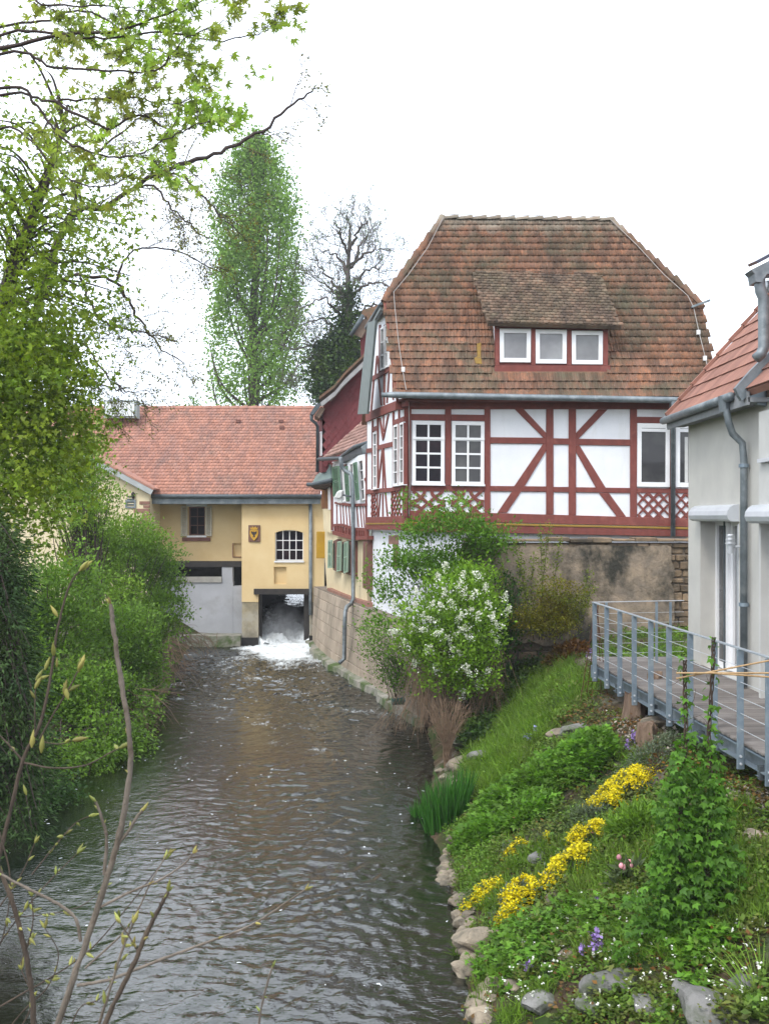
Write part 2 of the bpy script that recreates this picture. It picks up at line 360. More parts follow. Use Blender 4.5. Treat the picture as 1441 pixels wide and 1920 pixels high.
# ---------------------------------------------------------------- terrain, river
def interp(tab, y):
    ys = [t[0] for t in tab]; xs = [t[1] for t in tab]; return np.interp(y, ys, xs)
XR = [(-30, .9), (4, .9), (8, .85), (9.2, .82), (11.3, .82), (13.45, .86), (15, .62), (15.9, .60), (17.5, .82), (19, .95), (22.3, .95), (23.6, .9), (27, .6), (36.4, -1.8), (40, -2.6), (44, -2.6), (60, -1)]
XL = [(-30, -6.8), (12, -6.6), (14.8, -6.3), (17, -6.0), (20.3, -5.6), (25.7, -6.0), (30, -6.6), (34, -7.2), (36.3, -7.4), (38, -4.65), (44, -4.65), (60, -7)]
rs_ = np.random.default_rng(5)
_gl = [(rs_.uniform(-1, 1), rs_.uniform(-1, 1), rs_.uniform(0, 6.28)) for _ in range(24)]
def lumps(x, y, f):
    s = 0
    for i, (a, b, c) in enumerate(_gl):
        k = f*(1+i*.35); s = s+np.sin(k*(a*x+b*y)+c)/(1+i*.5)
    return s*.35
def ground(x, y):
    x = np.asarray(x, dtype=float); y = np.asarray(y, dtype=float)
    xr = interp(XR, y); xl = interp(XL, y)
    d = x-xr; e = xl-x
    r = np.where(d < 2.8, .57*d+.10*np.clip(d, 0, .5), 1.65+(d-2.8)*.30)
    r = np.minimum(r, 2.12)
    l = np.minimum(.25+.55*e, 1.5)
    bed = -.85
    z = np.where(d > -1, np.maximum(r, bed), np.where(e > -1, np.maximum(l, bed), bed))
    near = (y > -20) & (y < 23) & (d > 0.1)
    lump = lumps(x, y, 2.1)*.09+lumps(x+7, y-3, 6)*.035
    z = z+np.where(d > .1, lump*np.clip(d, 0, 1)*np.where(r > 2.0, .25, 1), 0)
    z = np.where(e > .2, z+lump*.8, z)
    up = np.clip((y-37.6)/.8, 0, 1)           # ground rises behind the mill; the upper stream runs in a cut
    chan = np.clip(np.maximum(x+2.5, -4.75-x)/.3, 0, 1)
    z = np.where(up > 0, (1-up)*z+up*(.4+1.3*chan), z)
    under = (y > 23.4) & (d > .4) & (y < 37.6)
    z = np.where(under, np.minimum(z, 1.9), z)
    far = np.clip((np.hypot(x, y)-120)/600, 0, 1)
    return z+far*6*lumps(x*.01, y*.01, 1.2)*.5
_hx, _hy = np.arange(.2, 7.01, .05), np.arange(4, 26.01, .05); _hg = ground(*np.meshgrid(_hx, _hy))
def gfast(x, y):
    """Height from a stored grid of the garden bank."""
    x = np.asarray(x, float); y = np.asarray(y, float); u = np.clip((x-.2)/.05, 0, len(_hx)-1.001); v = np.clip((y-4)/.05, 0, len(_hy)-1.001); i = u.astype(int); j = v.astype(int); a = u-i; b = v-j
    g = (_hg[j, i]*(1-a)+_hg[j, i+1]*a)*(1-b)+(_hg[j+1, i]*(1-a)+_hg[j+1, i+1]*a)*b
    return np.where(x < .2, -.85, g)
def gz(x, y): return float(gfast(x, y)) if .2 < x < 7 and 4 < y < 26 else float(ground(x, y))
def on_ground(px, py, y0=5., y1=36.):
    """Where the sight line through a photograph position meets the ground."""
    lo = None; Y = y0
    while Y < y1:
        p = P(px, py, Y)
        if p.z <= gz(p.x, p.y): break
        Y += .05
    p = P(px, py, Y); return Vector((p.x, p.y, gz(p.x, p.y)))
def axis(parts):
    out = []
    for a, b, s in parts: out += list(np.arange(a, b, s))
    return np.array(out+[parts[-1][1]])
gx = axis([(-900, -60, 60), (-60, -12, 4), (-12, -4, .3), (-4, .3, .6), (.3, 5.6, .09), (5.6, 12, .6), (12, 60, 6), (60, 900, 60)])
gy = axis([(-400, -40, 40), (-40, 4, 2), (4, 24, .11), (24, 46, .35), (46, 100, 5), (100, 1500, 70)])
GX, GY = np.meshgrid(gx, gy); GZ = ground(GX, GY)
nx, ny = len(gx), len(gy)
V = np.stack([GX.ravel(), GY.ravel(), GZ.ravel()], 1)
i = np.arange((ny-1)*(nx-1)); a = (i//(nx-1))*nx+i % (nx-1)
F = np.stack([a, a+1, a+nx+1, a+nx], 1)
t = NT('garden_soil'); b = t.n('ShaderNodeBsdfPrincipled'); v = t.pos()
col = t.mix(t.ramp(t.noise(v, 5, 8, .7), .4, .62), (.055, .040, .026), (.12, .085, .055))
col = t.mix(t.ramp(t.noise(v, 1.3, 6), .42, .58), col, (.045, .075, .02))
vo = t.n('ShaderNodeTexVoronoi'); vo.inputs['Scale'].default_value = 30; t.l(v, vo.inputs['Vector'])
gm = t.ramp(t.noise(v, .9, 4), .55, .62); col = t.mix(t.math('MULTIPLY', gm, .6), col, t.mix(t.math('FRACT', t.math('MULTIPLY', vo.outputs['Distance'], 37)), (.10, .085, .065), (.30, .27, .23)))
t.l(col, b.inputs['Base Color']); b.inputs['Roughness'].default_value = 1; b.inputs['Specular IOR Level'].default_value = .1
k = t.n('ShaderNodeBump'); k.inputs['Strength'].default_value = 1; k.inputs['Distance'].default_value = .04; t.l(t.noise(v, 22, 8, .75), k.inputs['Height']); t.l(k.outputs[0], b.inputs['Normal'])
t.l(b.outputs[0], t.out.inputs[0])
tag(new_obj('ground', np_mesh('ground', V, F, smooth=True), None, t.m), 'sloping garden soil and river banks reaching to the horizon', None, None, 'structure')

# river surface: crossing wavelets, rougher and foaming below the sluice
def water_mesh(name, xa, ya, zbase, amp):
    X, Y = np.meshgrid(xa, ya); r0 = np.random.default_rng(3); Z = np.zeros_like(X)
    turb = np.clip((Y-19)/17, 0, 1)
    wx = X+.22*np.sin(1.1*Y+.7*np.sin(.8*X))+.12*np.sin(2.7*Y-1.9*X); wy = Y+.25*np.sin(1.3*X+.4*np.sin(.9*Y))+.1*np.sin(3.1*X+1.7*Y)
    for i in range(80):
        lam = .085*(8.5**r0.random()**1.3); k = 2*math.pi/lam; th = r0.normal(math.pi/2, .95)
        am = .0050*lam**1.0*(.6 if lam > .35 else 1); ph = r0.uniform(0, 6.28)
        env = .5+.5*np.sin(.7*wx*r0.uniform(.4, 1.8)+.6*wy*r0.uniform(.4, 1.8)+r0.uniform(0, 6.28))
        s = np.sin(k*(math.cos(th)*wx+math.sin(th)*wy)+ph); Z += am*env*(s+.35*(1-2*np.abs(s)))*(1+1.3*turb)
    calm = np.clip((X+4.2)/2.6, 0, 1)*.85+.15; calm = np.where(Y > 20, calm+(1-calm)*np.clip((Y-20)/6, 0, 1), calm); Z *= calm*1.12*(.75+.5*np.clip(lumps(X*.8+3, Y*.35, 1.6)+.5, 0, 1.2))
    dx = (X+3.55)/1.5; fall = np.exp(-np.clip(36.6-Y, 0, 99)/4.2)
    core = np.exp(-(np.abs(dx-.30)/(1.02+np.clip(36.6-Y, 0, 99)*.20))**2.6)
    chop = lumps(X*3, Y*3.5, 1.9)+.35*lumps(X*7+3, Y*7, 1.8)
    Z += fall*core*(.10+.085*chop)*amp
    n1 = lumps(X*1.3+9, Y*.8, 2.5)
    streak = lumps(X*2.6+.4*np.sin(Y*.7), Y*.35, 2.4); foam = np.clip(fall*core*1.75+.5*fall*n1+.35*streak*np.exp(-np.clip(36.6-Y, 0, 99)/9)*core, 0, 1)
    side = np.clip(.42+.42*n1, 0, 1)*np.clip((Y-9)/12, .12, 1)*1.05
    foam = np.maximum(foam, side*.62)
    ny, nx = X.shape; i = np.arange((ny-1)*(nx-1)); a = (i//(nx-1))*nx+i % (nx-1)
    me = np_mesh(name, np.stack([X.ravel(), Y.ravel(), zbase+Z.ravel()], 1), np.stack([a, a+1, a+nx+1, a+nx], 1), foam.ravel(), True); return me
t = NT('river_water'); b = t.n('ShaderNodeBsdfPrincipled'); v = t.pos()
at = t.n('ShaderNodeAttribute'); at.attribute_name = 'rnd'; fo = at.outputs['Fac']
n1 = t.noise(t.pos((1, .55, 1)), 9, 7, .72); n2 = t.noise(t.pos((1, .6, 1)), 26, 4, .6)
vb = t.n('ShaderNodeTexVoronoi'); vb.inputs['Scale'].default_value = 13; vb.inputs['Randomness'].default_value = 1
wv = t.n('ShaderNodeVectorMath', operation='ADD'); t.l(t.pos((1, .8, 1)), wv.inputs[0]); nv = t.n('ShaderNodeTexNoise'); nv.inputs['Scale'].default_value = 14; t.l(v, nv.inputs['Vector'])
sv = t.n('ShaderNodeVectorMath', operation='SCALE'); t.l(nv.outputs['Color'], sv.inputs[0]); sv.inputs['Scale'].default_value = .10; t.l(sv.outputs[0], wv.inputs[1]); t.l(wv.outputs[0], vb.inputs['Vector'])
sx = t.n('ShaderNodeSeparateColor'); t.l(vb.outputs['Color'], sx.inputs[0])
pick = t.math('GREATER_THAN', t.math('ADD', sx.outputs[0], t.math('MULTIPLY', fo, .42)), 1.0)
lim_ = t.math('MULTIPLY', sx.outputs[1], .27); bub = t.math('MULTIPLY', pick, t.math('LESS_THAN', vb.outputs['Distance'], lim_))
fm = t.ramp(t.math('ADD', n1, t.math('MULTIPLY', t.math('SUBTRACT', fo, .5), .95)), .46, .86)
fm = t.math('MAXIMUM', fm, t.math('MULTIPLY', bub, .8))
sil = t.mix(t.ramp(t.noise(v, .35, 4), .35, .65), (.006, .010, .006), (.014, .012, .007))
t.l(t.mix(fm, sil, (.70, .75, .77)), b.inputs['Base Color'])
t.l(t.math('ADD', t.math('MULTIPLY', fm, .6), .085), b.inputs['Roughness']); b.inputs['IOR'].default_value = 1.95
b.inputs['Specular IOR Level'].default_value = .5
k = t.n('ShaderNodeBump'); k.inputs['Strength'].default_value = .5; k.inputs['Distance'].default_value = .012
t.l(t.noise(t.pos((1, 1.5, 1)), 14, 3, .5, .3), k.inputs['Height']); t.l(k.outputs[0], b.inputs['Normal'])
t.l(b.outputs[0], t.out.inputs[0]); M['water'] = t.m
xa = np.arange(-9, 1.61, .04); ya = np.concatenate([np.arange(-30, 6, .6), np.arange(6, 37.0, .035)])
tag(new_obj('river_water', water_mesh('river_water', xa, ya, 0, 1), None, M['water']), 'dark rippled river below the sluice with foam and sky reflections', None, None, 'structure')
# upper stream and the fall inside the sluice
def fall_mesh():
    xa = np.linspace(-4.62, -2.62, 60); ya = np.concatenate([np.linspace(36.35, 38.6, 60), np.linspace(38.7, 60, 90)])
    X, Y = np.meshgrid(xa, ya); s = np.clip((Y-36.6)/1.5, 0, 1); Z = 1.24*(s*s*(3-2*s))+.0
    ch = lumps(X*5, Y*4, 2.2)+.6*lumps(X*11, Y*8, 2); Z += ch*(.02+.10*np.clip(1-s, 0, 1))+.22*np.exp(-((Y-36.75)/.3)**2)
    foam = np.clip(1.25-s*1.15+.25*lumps(X*3, Y*3, 2), 0.1, 1); foam = np.where(Y > 38.6, .42+.1*lumps(X*2, Y, 2), foam)
    ny, nx = X.shape; i = np.arange((ny-1)*(nx-1)); a = (i//(nx-1))*nx+i % (nx-1)
    return np_mesh('weir_water', np.stack([X.ravel(), Y.ravel(), Z.ravel()], 1), np.stack([a, a+1, a+nx+1, a+nx], 1), foam.ravel(), True)
tag(new_obj('weir_water', fall_mesh(), None, M['water']), 'white water pouring out of the sluice under the mill', None, None, 'structure')
# ---------------------------------------------------------------- the yellow mill across the river
def wall_grid(mb, x0, x1, z0, z1, holes, yf, yb):
    xs = sorted({x0, x1, *[h[0] for h in holes], *[h[1] for h in holes]}); zs = sorted({z0, z1, *[h[2] for h in holes], *[h[3] for h in holes]})
    xs = [x for x in xs if x0 <= x <= x1]; zs = [z for z in zs if z0 <= z <= z1]
    for j in range(len(zs)-1):
        run = None
        for i in range(len(xs)-1):
            cx, cz = (xs[i]+xs[i+1])/2, (zs[j]+zs[j+1])/2
            solid = not any(h[0] < cx < h[1] and h[2] < cz < h[3] for h in holes)
            if solid: run = [run[0] if run else xs[i], xs[i+1]]
            if run and (not solid or i == len(xs)-2): mb.box(run[0], run[1], yf, yb, zs[j], zs[j+1]); run = None
    return mb
YM = 36.4
def mx(zx, Y=YM): return P(*Z2(zx, 0), Y).x
def mz(zy, Y=YM): return P(*Z2(0, zy), Y).z
mill = thing('mill_building', 'ochre yellow watermill with orange tiled roof standing across the river above the sluice', 'mill', (-3.6, YM, 0))
xl, xr_ = mx(728), mx(1085); zt = 5.36
wz0, wz1 = mz(770), mz(636); wx0, wx1 = mx(873), mx(996)
ox0, ox1, oz1 = mx(800), mx(1022), mz(905)
nx0, nx1, nz0, nz1 = mx(868), mx(922), mz(872), mz(797)
mb = MB(); zs = mz(950)
wall_grid(mb, xl, xr_, zs, zt, [(wx0, wx1, wz0, wz1), (ox0, ox1, -2, oz1), (nx0, nx1, nz0, nz1)], YM, YM+.45)
mb.box(xl, xl+.3, YM+.45, YM+1.2, zs, zt)
mb.build('wall', M['yellow'], mill)
MB().box(nx0-.02, nx1+.02, YM+.13, YM+.2, nz0-.02, nz1+.02).build('recess_back', M['yellow'], mill)
# arched head of the window
arc = []
for k in range(9):
    u = k/8; arc.append((wx0+(wx1-wx0)*u, wz1-.10*(2*u-1)**2))
mb = MB()
for side in (0, 1):
    half = arc[:5] if side == 0 else arc[4:]
    pts = [Vector((x, YM+.001, z)) for x, z in half]
    pts += [Vector((half[-1][0], YM+.001, wz1+.002)), Vector((half[0][0], YM+.001, wz1+.002))] if side == 0 else [Vector((half[-1][0], YM+.001, wz1+.002))]
    if side == 0: pts = [p for i, p in enumerate(pts) if i != 5]
    mb.prism(pts, (0, .3, 0))
mb.build('arch_spandrel', M['yellow'], mill)
pier = mat('stained_grey_yellow_plinth', (.40, .38, .33), (.34, .29, .19), 1.3, rough=.93, bump=.5, bscale=18, c3=(.10, .085, .05), s3=.9, lo3=.45, hi3=.68)
MB().box(xl, ox0, YM+.02, YM+.5, -1.2, zs).build('plinth', pier, mill); MB().box(ox1, xr_+.1, YM+.02, YM+.5, -1.2, zs).build('plinth', pier, mill)
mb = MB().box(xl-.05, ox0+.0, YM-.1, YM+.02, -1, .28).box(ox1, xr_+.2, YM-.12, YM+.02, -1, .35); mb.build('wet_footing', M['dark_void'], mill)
wn = window(mill, [Vector((wx0, YM+.12, wz1)), Vector((wx1, YM+.12, wz1)), Vector((wx1, YM+.12, wz0)), Vector((wx0, YM+.12, wz0))], (0, -1, 0), .035, 4, 3, 'glass', off=0, mw=.032)
MB().box(wx0-.03, wx1+.03, YM-.05, YM+.11, wz0-.06, wz0).build('sill', M['window_white'], mill)
MB().bar((mx(782), YM-.04, mz(904)), (mx(1025), YM-.04, mz(904)), .16, .2).build('lintel_beam', M['black_steel'], mill)
# tunnel under the mill, open to the upper stream; run long to dim the sky reflection
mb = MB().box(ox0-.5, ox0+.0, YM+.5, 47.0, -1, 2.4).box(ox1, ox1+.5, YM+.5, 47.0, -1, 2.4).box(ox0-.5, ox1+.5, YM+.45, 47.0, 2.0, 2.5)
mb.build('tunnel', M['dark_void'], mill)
MB().box(mx(996), mx(1018), YM+.2, YM+.45, -.2, 1.9).build('sluice_guide', M['black_steel'], mill); MB().box(mx(802), mx(812), YM+.2, YM+.4, -.2, 1.9).build('sluice_guide', M['black_steel'], mill)
# crest: brown board, yellow shield with a dark bird, small crown above
cq = [Z2(757, 615), Z2(808, 615), Z2(808, 688), Z2(757, 688)]
fm_ = Fac((0, YM, 0), (0, -1, 0))
plq = MB().prism(fquad(fm_, cq, .05), (0, .05, 0)).build('crest_plaque', mat('plaque_brown', (.20, .095, .06), (.14, .09, .08), 8, bump=.2), mill, bevel=.01)
def cp(u, v, o): x0, x1, z1, z0 = mx(757), mx(808), mz(615), mz(688); return Vector((x0+(x1-x0)*u, YM-o, z1+(z0-z1)*v))
gold = mat('crest_gold', (.62, .36, .05), (.48, .27, .04), 20); cdark = mat('crest_dark', (.06, .045, .04))
sh = [(.16, .30), (.84, .30), (.86, .52), (.78, .70), (.62, .84), (.50, .92), (.38, .84), (.22, .70), (.14, .52)]
s_ = MB().prism([cp(u, v, .085) for u, v in sh], (0, .034, 0)).build('shield', gold, plq)
bird = [(.5, .36), (.56, .42), (.66, .36), (.76, .38), (.72, .48), (.62, .56), (.56, .60), (.60, .72), (.5, .68), (.40, .72), (.44, .60), (.38, .56), (.28, .48), (.24, .38), (.34, .36), (.44, .42)]
c0 = cp(.5, .5, .10); mbb = MB()
for a_, b_ in zip(bird, bird[1:]+bird[:1]): mbb.prism([cp(*a_, .096), cp(*b_, .096), cp(.5, .5, .096)], (0, .009, 0))
mbb.build('shield_bird', cdark, plq)
cr = [(.22, .26), (.16, .12), (.30, .18), (.36, .07), (.5, .16), (.64, .07), (.70, .18), (.84, .12), (.78, .26)]
mbb = MB()
for a_, b_ in zip(cr, cr[1:]): mbb.prism([cp(*a_, .075), cp(*b_, .075), cp(.5, .28, .075)], (0, .023, 0))
mbb.build('crown_emblem', gold, plq)
# recessed left part with the shuttered window above the grey sluice housing
YR = YM+.95; rx0 = P(*Z2(318, 0), YR).x; rx1 = mx(728)+.02
rwx0, rwx1, rwz0, rwz1 = mx(497, YR), mx(568, YR), mz(660, YR), mz(534, YR)
lz = mz(772, YR); rn = (mx(691, YR), mx(726, YR), mz(752, YR), mz(694, YR))
mb = MB(); wall_grid(mb, rx0-.6, rx1+.2, lz, zt+.3, [(rwx0, rwx1, rwz0, rwz1), rn], YR, YR+.4); mb.build('wall', M['yellow'], mill)
MB().box(rn[0]-.02, rn[1]+.02, YR+.1, YR+.2, rn[2]-.02, rn[3]+.02).build('recess_back', M['yellow'], mill)
MB().box(rn[0]-.03, rn[1], YR-.03, YR, rn[2]-.03, rn[2]).box(rn[0]-.03, rn[0], YR-.03, YR, rn[2], rn[3]).build('recess_trim', M['sandstone'], mill)
window(mill, [Vector((rwx0, YR+.12, rwz1)), Vector((rwx1, YR+.12, rwz1)), Vector((rwx1, YR+.12, rwz0)), Vector((rwx0, YR+.12, rwz0))], (0, -1, 0), .05, 2, 3, 'glass', frame_m='brown_frame', off=0, mw=.025)
MB().box(rwx0-.08, rwx1+.08, YR-.03, YR+.02, rwz1, rwz1+.08).box(rwx0-.06, rwx1+.06, YR-.06, YR+.1, rwz0-.07, rwz0).build('window_surround', M['window_white'], mill)
MB().box(mx(470, YR), mx(592, YR), YR-.07, YR+.02, mz(684, YR), mz(668, YR)).build('sill', M['brown_frame'], mill)
for a_, b_ in ((465, 493), (571, 599)):
    x0, x1 = mx(a_, YR), mx(b_, YR); z0, z1 = mz(662, YR), mz(532, YR)
    s_ = MB().box(x0, x0+.05, YR-.08, YR-.03, z0, z1).box(x1-.05, x1, YR-.08, YR-.03, z0, z1).box(x0+.05, x1-.05, YR-.08, YR-.03, z0, z0+.06).box(x0+.05, x1-.05, YR-.08, YR-.03, z1-.06, z1).build('shutter', M['cream_paint'], mill)
    k = 0; z = z0+.07; mbs = MB()
    while z < z1-.1: mbs.hexa([(x0+.05, YR-.075, z), (x1-.05, YR-.075, z), (x1-.05, YR-.07, z+.012), (x0+.05, YR-.07, z+.012), (x0+.05, YR-.04, z+.045), (x1-.05, YR-.04, z+.045), (x1-.05, YR-.035, z+.055), (x0+.05, YR-.035, z+.055)]); z += .065
    o = mbs.build('louvre_slat', M['cream_paint'], s_); o['kind'] = 'stuff'
YG = YM+.55
MB().box(P(*Z2(330, 0), YG).x-.6, rx1, YG-.02, YR+.3, mz(797, YG), mz(773, YG)).build('steel_beam', M['black_steel'], mill)
gz1 = mz(862, YG)
mb = MB().box(P(*Z2(320, 0), YG).x-.8, mx(690, YG), YG, YG+.35, -.8, gz1).box(mx(642, YG), mx(688, YG), YG+.002, YG+.35, gz1, mz(798, YG)).box(mx(690, YG), rx1, YG+.01, YG+.35, -.8, mz(880, YG))
mb.build('sluice_housing', M['mill_grey'], mill)
MB().box(mx(440, YG), mx(641, YG), YG-.05, YG+.1, mz(864, YG), mz(840, YG)).build('grey_board', mat('grey_board', (.36, .35, .32), (.27, .26, .24), 5), mill)
MB().box(rx0-2, rx1, YR+1.6, YR+1.7, -.5, lz+.3).build('inner_wall', M['dark_void'], mill)  # near-black wall, the gap's shade is in its colour
MB().box(mx(430, YM), xl+.0, YM-.35, YG, -.8, mz(1098, YM-.3)).box(mx(330), mx(430), YM-.1, YG, -.8, .15).build('landing_ledge', M['concrete'], mill)
# left wing with gable rake and sandstone quoins
YW = YM-.75; wr = P(*Z2(325, 0), YW).x; wl = -17.0
rk = [P(279.8, 927, YW), P(50, 802, YW)]
sl = (rk[1].z-rk[0].z)/(rk[1].x-rk[0].x); apx = wl+ (wr-wl)*.28
top = rk[0].z+sl*(apx-rk[0].x)
MB().prism([Vector((wr, YW, -.5)), Vector((wr, YW, rk[0].z)), Vector((apx, YW, top)), Vector((wl, YW, rk[0].z+.3)), Vector((wl, YW, -.5))], (0, .35, 0)).build('wing_wall', M['cream'], mill)
MB().box(wr-.35, wr, YW+.35, YR+.3, -.5, rk[0].z-.05).build('wing_side_wall', M['cream'], mill)
d = Vector((1, 0, sl)).normalized(); nn = Vector((-d.z, 0, d.x))
e0 = Vector((wr+.12, YW-.25, rk[0].z-.0)); e1 = Vector((apx, YW-.25, top+.02))
MB().prism([e0-nn*.02, e0+nn*.16, e1+nn*.16, e1-nn*.02], (0, .07, 0)).build('verge_board', mat('grey_verge_board', (.42, .44, .44)), mill)
wr_ = MB().prism([e0+nn*.17, e0+nn*.24, e1+nn*.24, e1+nn*.17], (0, 3.2, 0)).build('wing_roof', M['tile_mill'], mill)
for a_, b_, c_, e_ in ((283, 318, 510, 526), (300, 322, 527, 541), (258, 316, 542, 563), (296, 322, 564, 590), (262, 322, 590, 612), (296, 322, 613, 632), (298, 322, 633, 665)):
    MB().box(P(*Z2(a_, 0), YW).x, wr+.02, YW-.025, YW+.05, mz(e_, YW)+.008, mz(c_, YW)-.008).build('quoin', M['sandstone'], mill, bevel=.008)
v0, v1, v2, v3 = P(*Z2(222, 0), YW).x, P(*Z2(268, 0), YW).x, mz(541, YW), mz(505, YW)
vt = MB().box(v0, v0+.06, YW-.04, YW, v2, v3).box(v1-.06, v1, YW-.04, YW, v2, v3).box(v0+.06, v1-.06, YW-.04, YW, v2, v2+.06).box(v0+.06, v1-.06, YW-.04, YW, v3-.06, v3).build('vent', M['zinc'], mill)
for k in range(4): MB().bar((v0+.06, YW-.02, v2+.12+k*.095), (v1-.06, YW-.02, v2+.12+k*.095), .02, .05, (0, -.6, 1)).build('vent_slat', M['zinc'], vt)
MB().tube([(P(*Z2(257, 470), YW).x, YW-.06, mz(470, YW)), (P(*Z2(257, 470), YW).x, YW-.06, mz(478, YW)), (P(*Z2(257, 470), YW).x, YW-.06, mz(492, YW)), (P(*Z2(257, 470), YW).x, YW-.06, mz(500, YW))], [.02, .07, .06, .02], 8).build('wall_lantern', M['black_steel'], mill)
# main roof
EO = Vector((-17.5, YM-.35, 5.38)); RX = -2.28
U = Vector((1, 0, 0)); Vv = Vector((0, 1, .85)).normalized(); SL = (40.2-EO.y)/Vv.y
ridge_z = EO.z+Vv.z*SL
roof = MB().prism([EO, Vector((RX, EO.y, EO.z)), Vector((RX, 40.2, ridge_z)), Vector((EO.x, 40.2, ridge_z))], (0, .02, -.10)).build('roof', M['tile_mill'], mill)
MB().prism([Vector((EO.x, 40.24, ridge_z)), Vector((RX, 40.24, ridge_z)), Vector((RX, 43.4, ridge_z-2.7)), Vector((EO.x, 43.4, ridge_z-2.7))], (0, -.02, -.1)).build('rear_roof', M['tile_mill'], mill)
W_ = RX-EO.x
hid = lambda u, v: u < (-12.6-EO.x)
lay_tiles(roof, EO+Vector((0, -.02, .02)), U, Vv, [(0, 0), (W_, 0), (W_, SL), (0, SL)], .135, .185, 'beaver', M['tile_mill'], 0, skip=hid)
mb = MB(); x = -13.0
while x < RX:
    x1 = min(x+.36, RX); a0 = Vector((x, 40.22, ridge_z+.0)); b0 = Vector((x1+.03, 40.22, ridge_z+.015+R.uniform(0, .012)))
    mb.tube([a0, b0], [.10, .12], 8); x += .36
o = mb.build('ridge_tile', M['tile_mill'], roof); o['kind'] = 'stuff'
mb = MB().tube([(rx0-.35, EO.y-.05, EO.z-.03), (RX+.1, EO.y-.05, EO.z-.04)], .075, 8); mb.build('gutter', M['zinc_dark'], mill, smooth=True)
MB().box(rx0-.3, RX, EO.y+.02, EO.y+.06, EO.z-.30, EO.z-.06).box(rx0-.3, xl, EO.y+.06, YR, EO.z-.30, EO.z-.26).build('fascia', M['zinc'], mill)
dx_ = mx(1028); MB().tube([(dx_, YM-.08, 5.25), (dx_, YM-.08, 1.7), (dx_, YM-.05, 1.1)], .062, 8).build('downpipe', M['zinc'], mill, smooth=True)
# bright skylight hatch near the ridge and two small roof vents
s0, s1 = P(200, 783, 39.4), P(267, 760, 39.9)
MB().box(s0.x, s1.x, 39.0, 39.5, s0.z-.05, s1.z+.1).build('skylight', mat('skylight_frame', (.30, .35, .34)), mill)
MB().box(s0.x+.08, s1.x-.08, 38.96, 38.99, s0.z+.02, s1.z+.04).build('skylight_pane', mat('skylight_milk_glass', (.72, .80, .78), rough=.2, spec=.6), mill)
for px, py in ((447, 793), (529, 805), (527, 793)):
    q = None
    for Y in np.arange(36, 40.2, .02):
        p = P(px, py, Y)
        if p.z <= EO.z+(p.y-EO.y)*.85: q = p; break
    MB().box(q.x-.09, q.x+.09, q.y-.12, q.y+.1, q.z, q.z+.12).build('vent_tile', M['brown_frame'], roof, bevel=.01)
# yellow cabinet beside the mill corner
cb = [Z8(75, 885), Z8(168, 885), Z8(165, 1168), Z8(72, 1168)]
f2 = Fac((0, 35.6, 0), (0, -1, 0))
o = MB().prism(fquad(f2, cb), (0, .45, 0)).build('meter_cabinet', mat('mustard_paint', (.45, .27, .02), (.38, .22, .02), 4, rough=.6), None, bevel=.015)
tag(o, 'mustard yellow metal cabinet fixed in the corner beside the mill', 'cabinet')
# fine spray hanging in front of the fall
t = NT('spray'); pv = t.n('ShaderNodeVolumePrincipled'); pv.inputs['Color'].default_value = (.92, .95, 1, 1); pv.inputs['Anisotropy'].default_value = .2
g = t.n('ShaderNodeTexCoord'); ln = t.n('ShaderNodeVectorMath', operation='LENGTH'); t.l(g.outputs['Object'], ln.inputs[0])
t.l(t.math('MULTIPLY', t.math('MULTIPLY', t.ramp(ln.outputs['Value'], 1.0, .35), t.ramp(t.noise(t.pos(), 2.4, 4), .3, .75)), 2.2), pv.inputs['Density']); t.l(pv.outputs[0], t.out.inputs['Volume'])
me = bpy.data.meshes.new('water_spray'); bm = bmesh.new(); bmesh.ops.create_icosphere(bm, subdivisions=3, radius=1); bm.to_mesh(me); bm.free()
o = new_obj('water_spray', me, None, t.m); o.location = (-3.62, 36.9, .45); o.scale = (.98, 1.1, 1.15); tag(o, 'fine white spray hanging in front of the sluice fall', None, None, 'stuff')
# ---------------------------------------------------------------- half-timbered house
YF = 24.2
FF = Fac((0, YF, 0), (0, -1, 0))
C0 = Vector((P(757, 0, YF).x, YF, 0)); GD = Vector((-.235, 1, 0)).normalized(); GN = Vector((-GD.y, GD.x, 0))
GG = Fac(C0, GN)
house = thing('timber_house', 'white half-timbered house with oxblood beams and tall brown tiled half-hipped roof', 'house', (4, YF+2, 1.9))
XRT = 7.75
def front(pts, z=Z1): return [z(*p) for p in pts]
top_z = 7.35; fl_z = P(0, 998, YF).z
# walls: one solid body, trapezoid in plan
g1 = C0+GD*4.12
body = [C0, Vector((XRT, YF, 0)), Vector((XRT, 30.5, 0)), Vector((g1.x, g1.y, 0))]
MB().prism([Vector((p.x, p.y, fl_z)) for p in body], (0, 0, top_z-fl_z)).build('wall', M['white'], house)
low = [C0+Vector((.12, .12, 0)), Vector((XRT, YF+.12, 0)), Vector((XRT, 30.4, 0)), g1+Vector((.12, 0, 0))]
MB().prism([Vector((p.x, p.y, 1.85)) for p in low], (0, 0, fl_z-1.85)).build('lower_wall', M['white'], house)
def FB(pts, name='timber_beam', off=.035, z=Z1, m='red_timber', th=.09): return piece(name, FF, front(pts, z), M[m], house, off, th, .006)
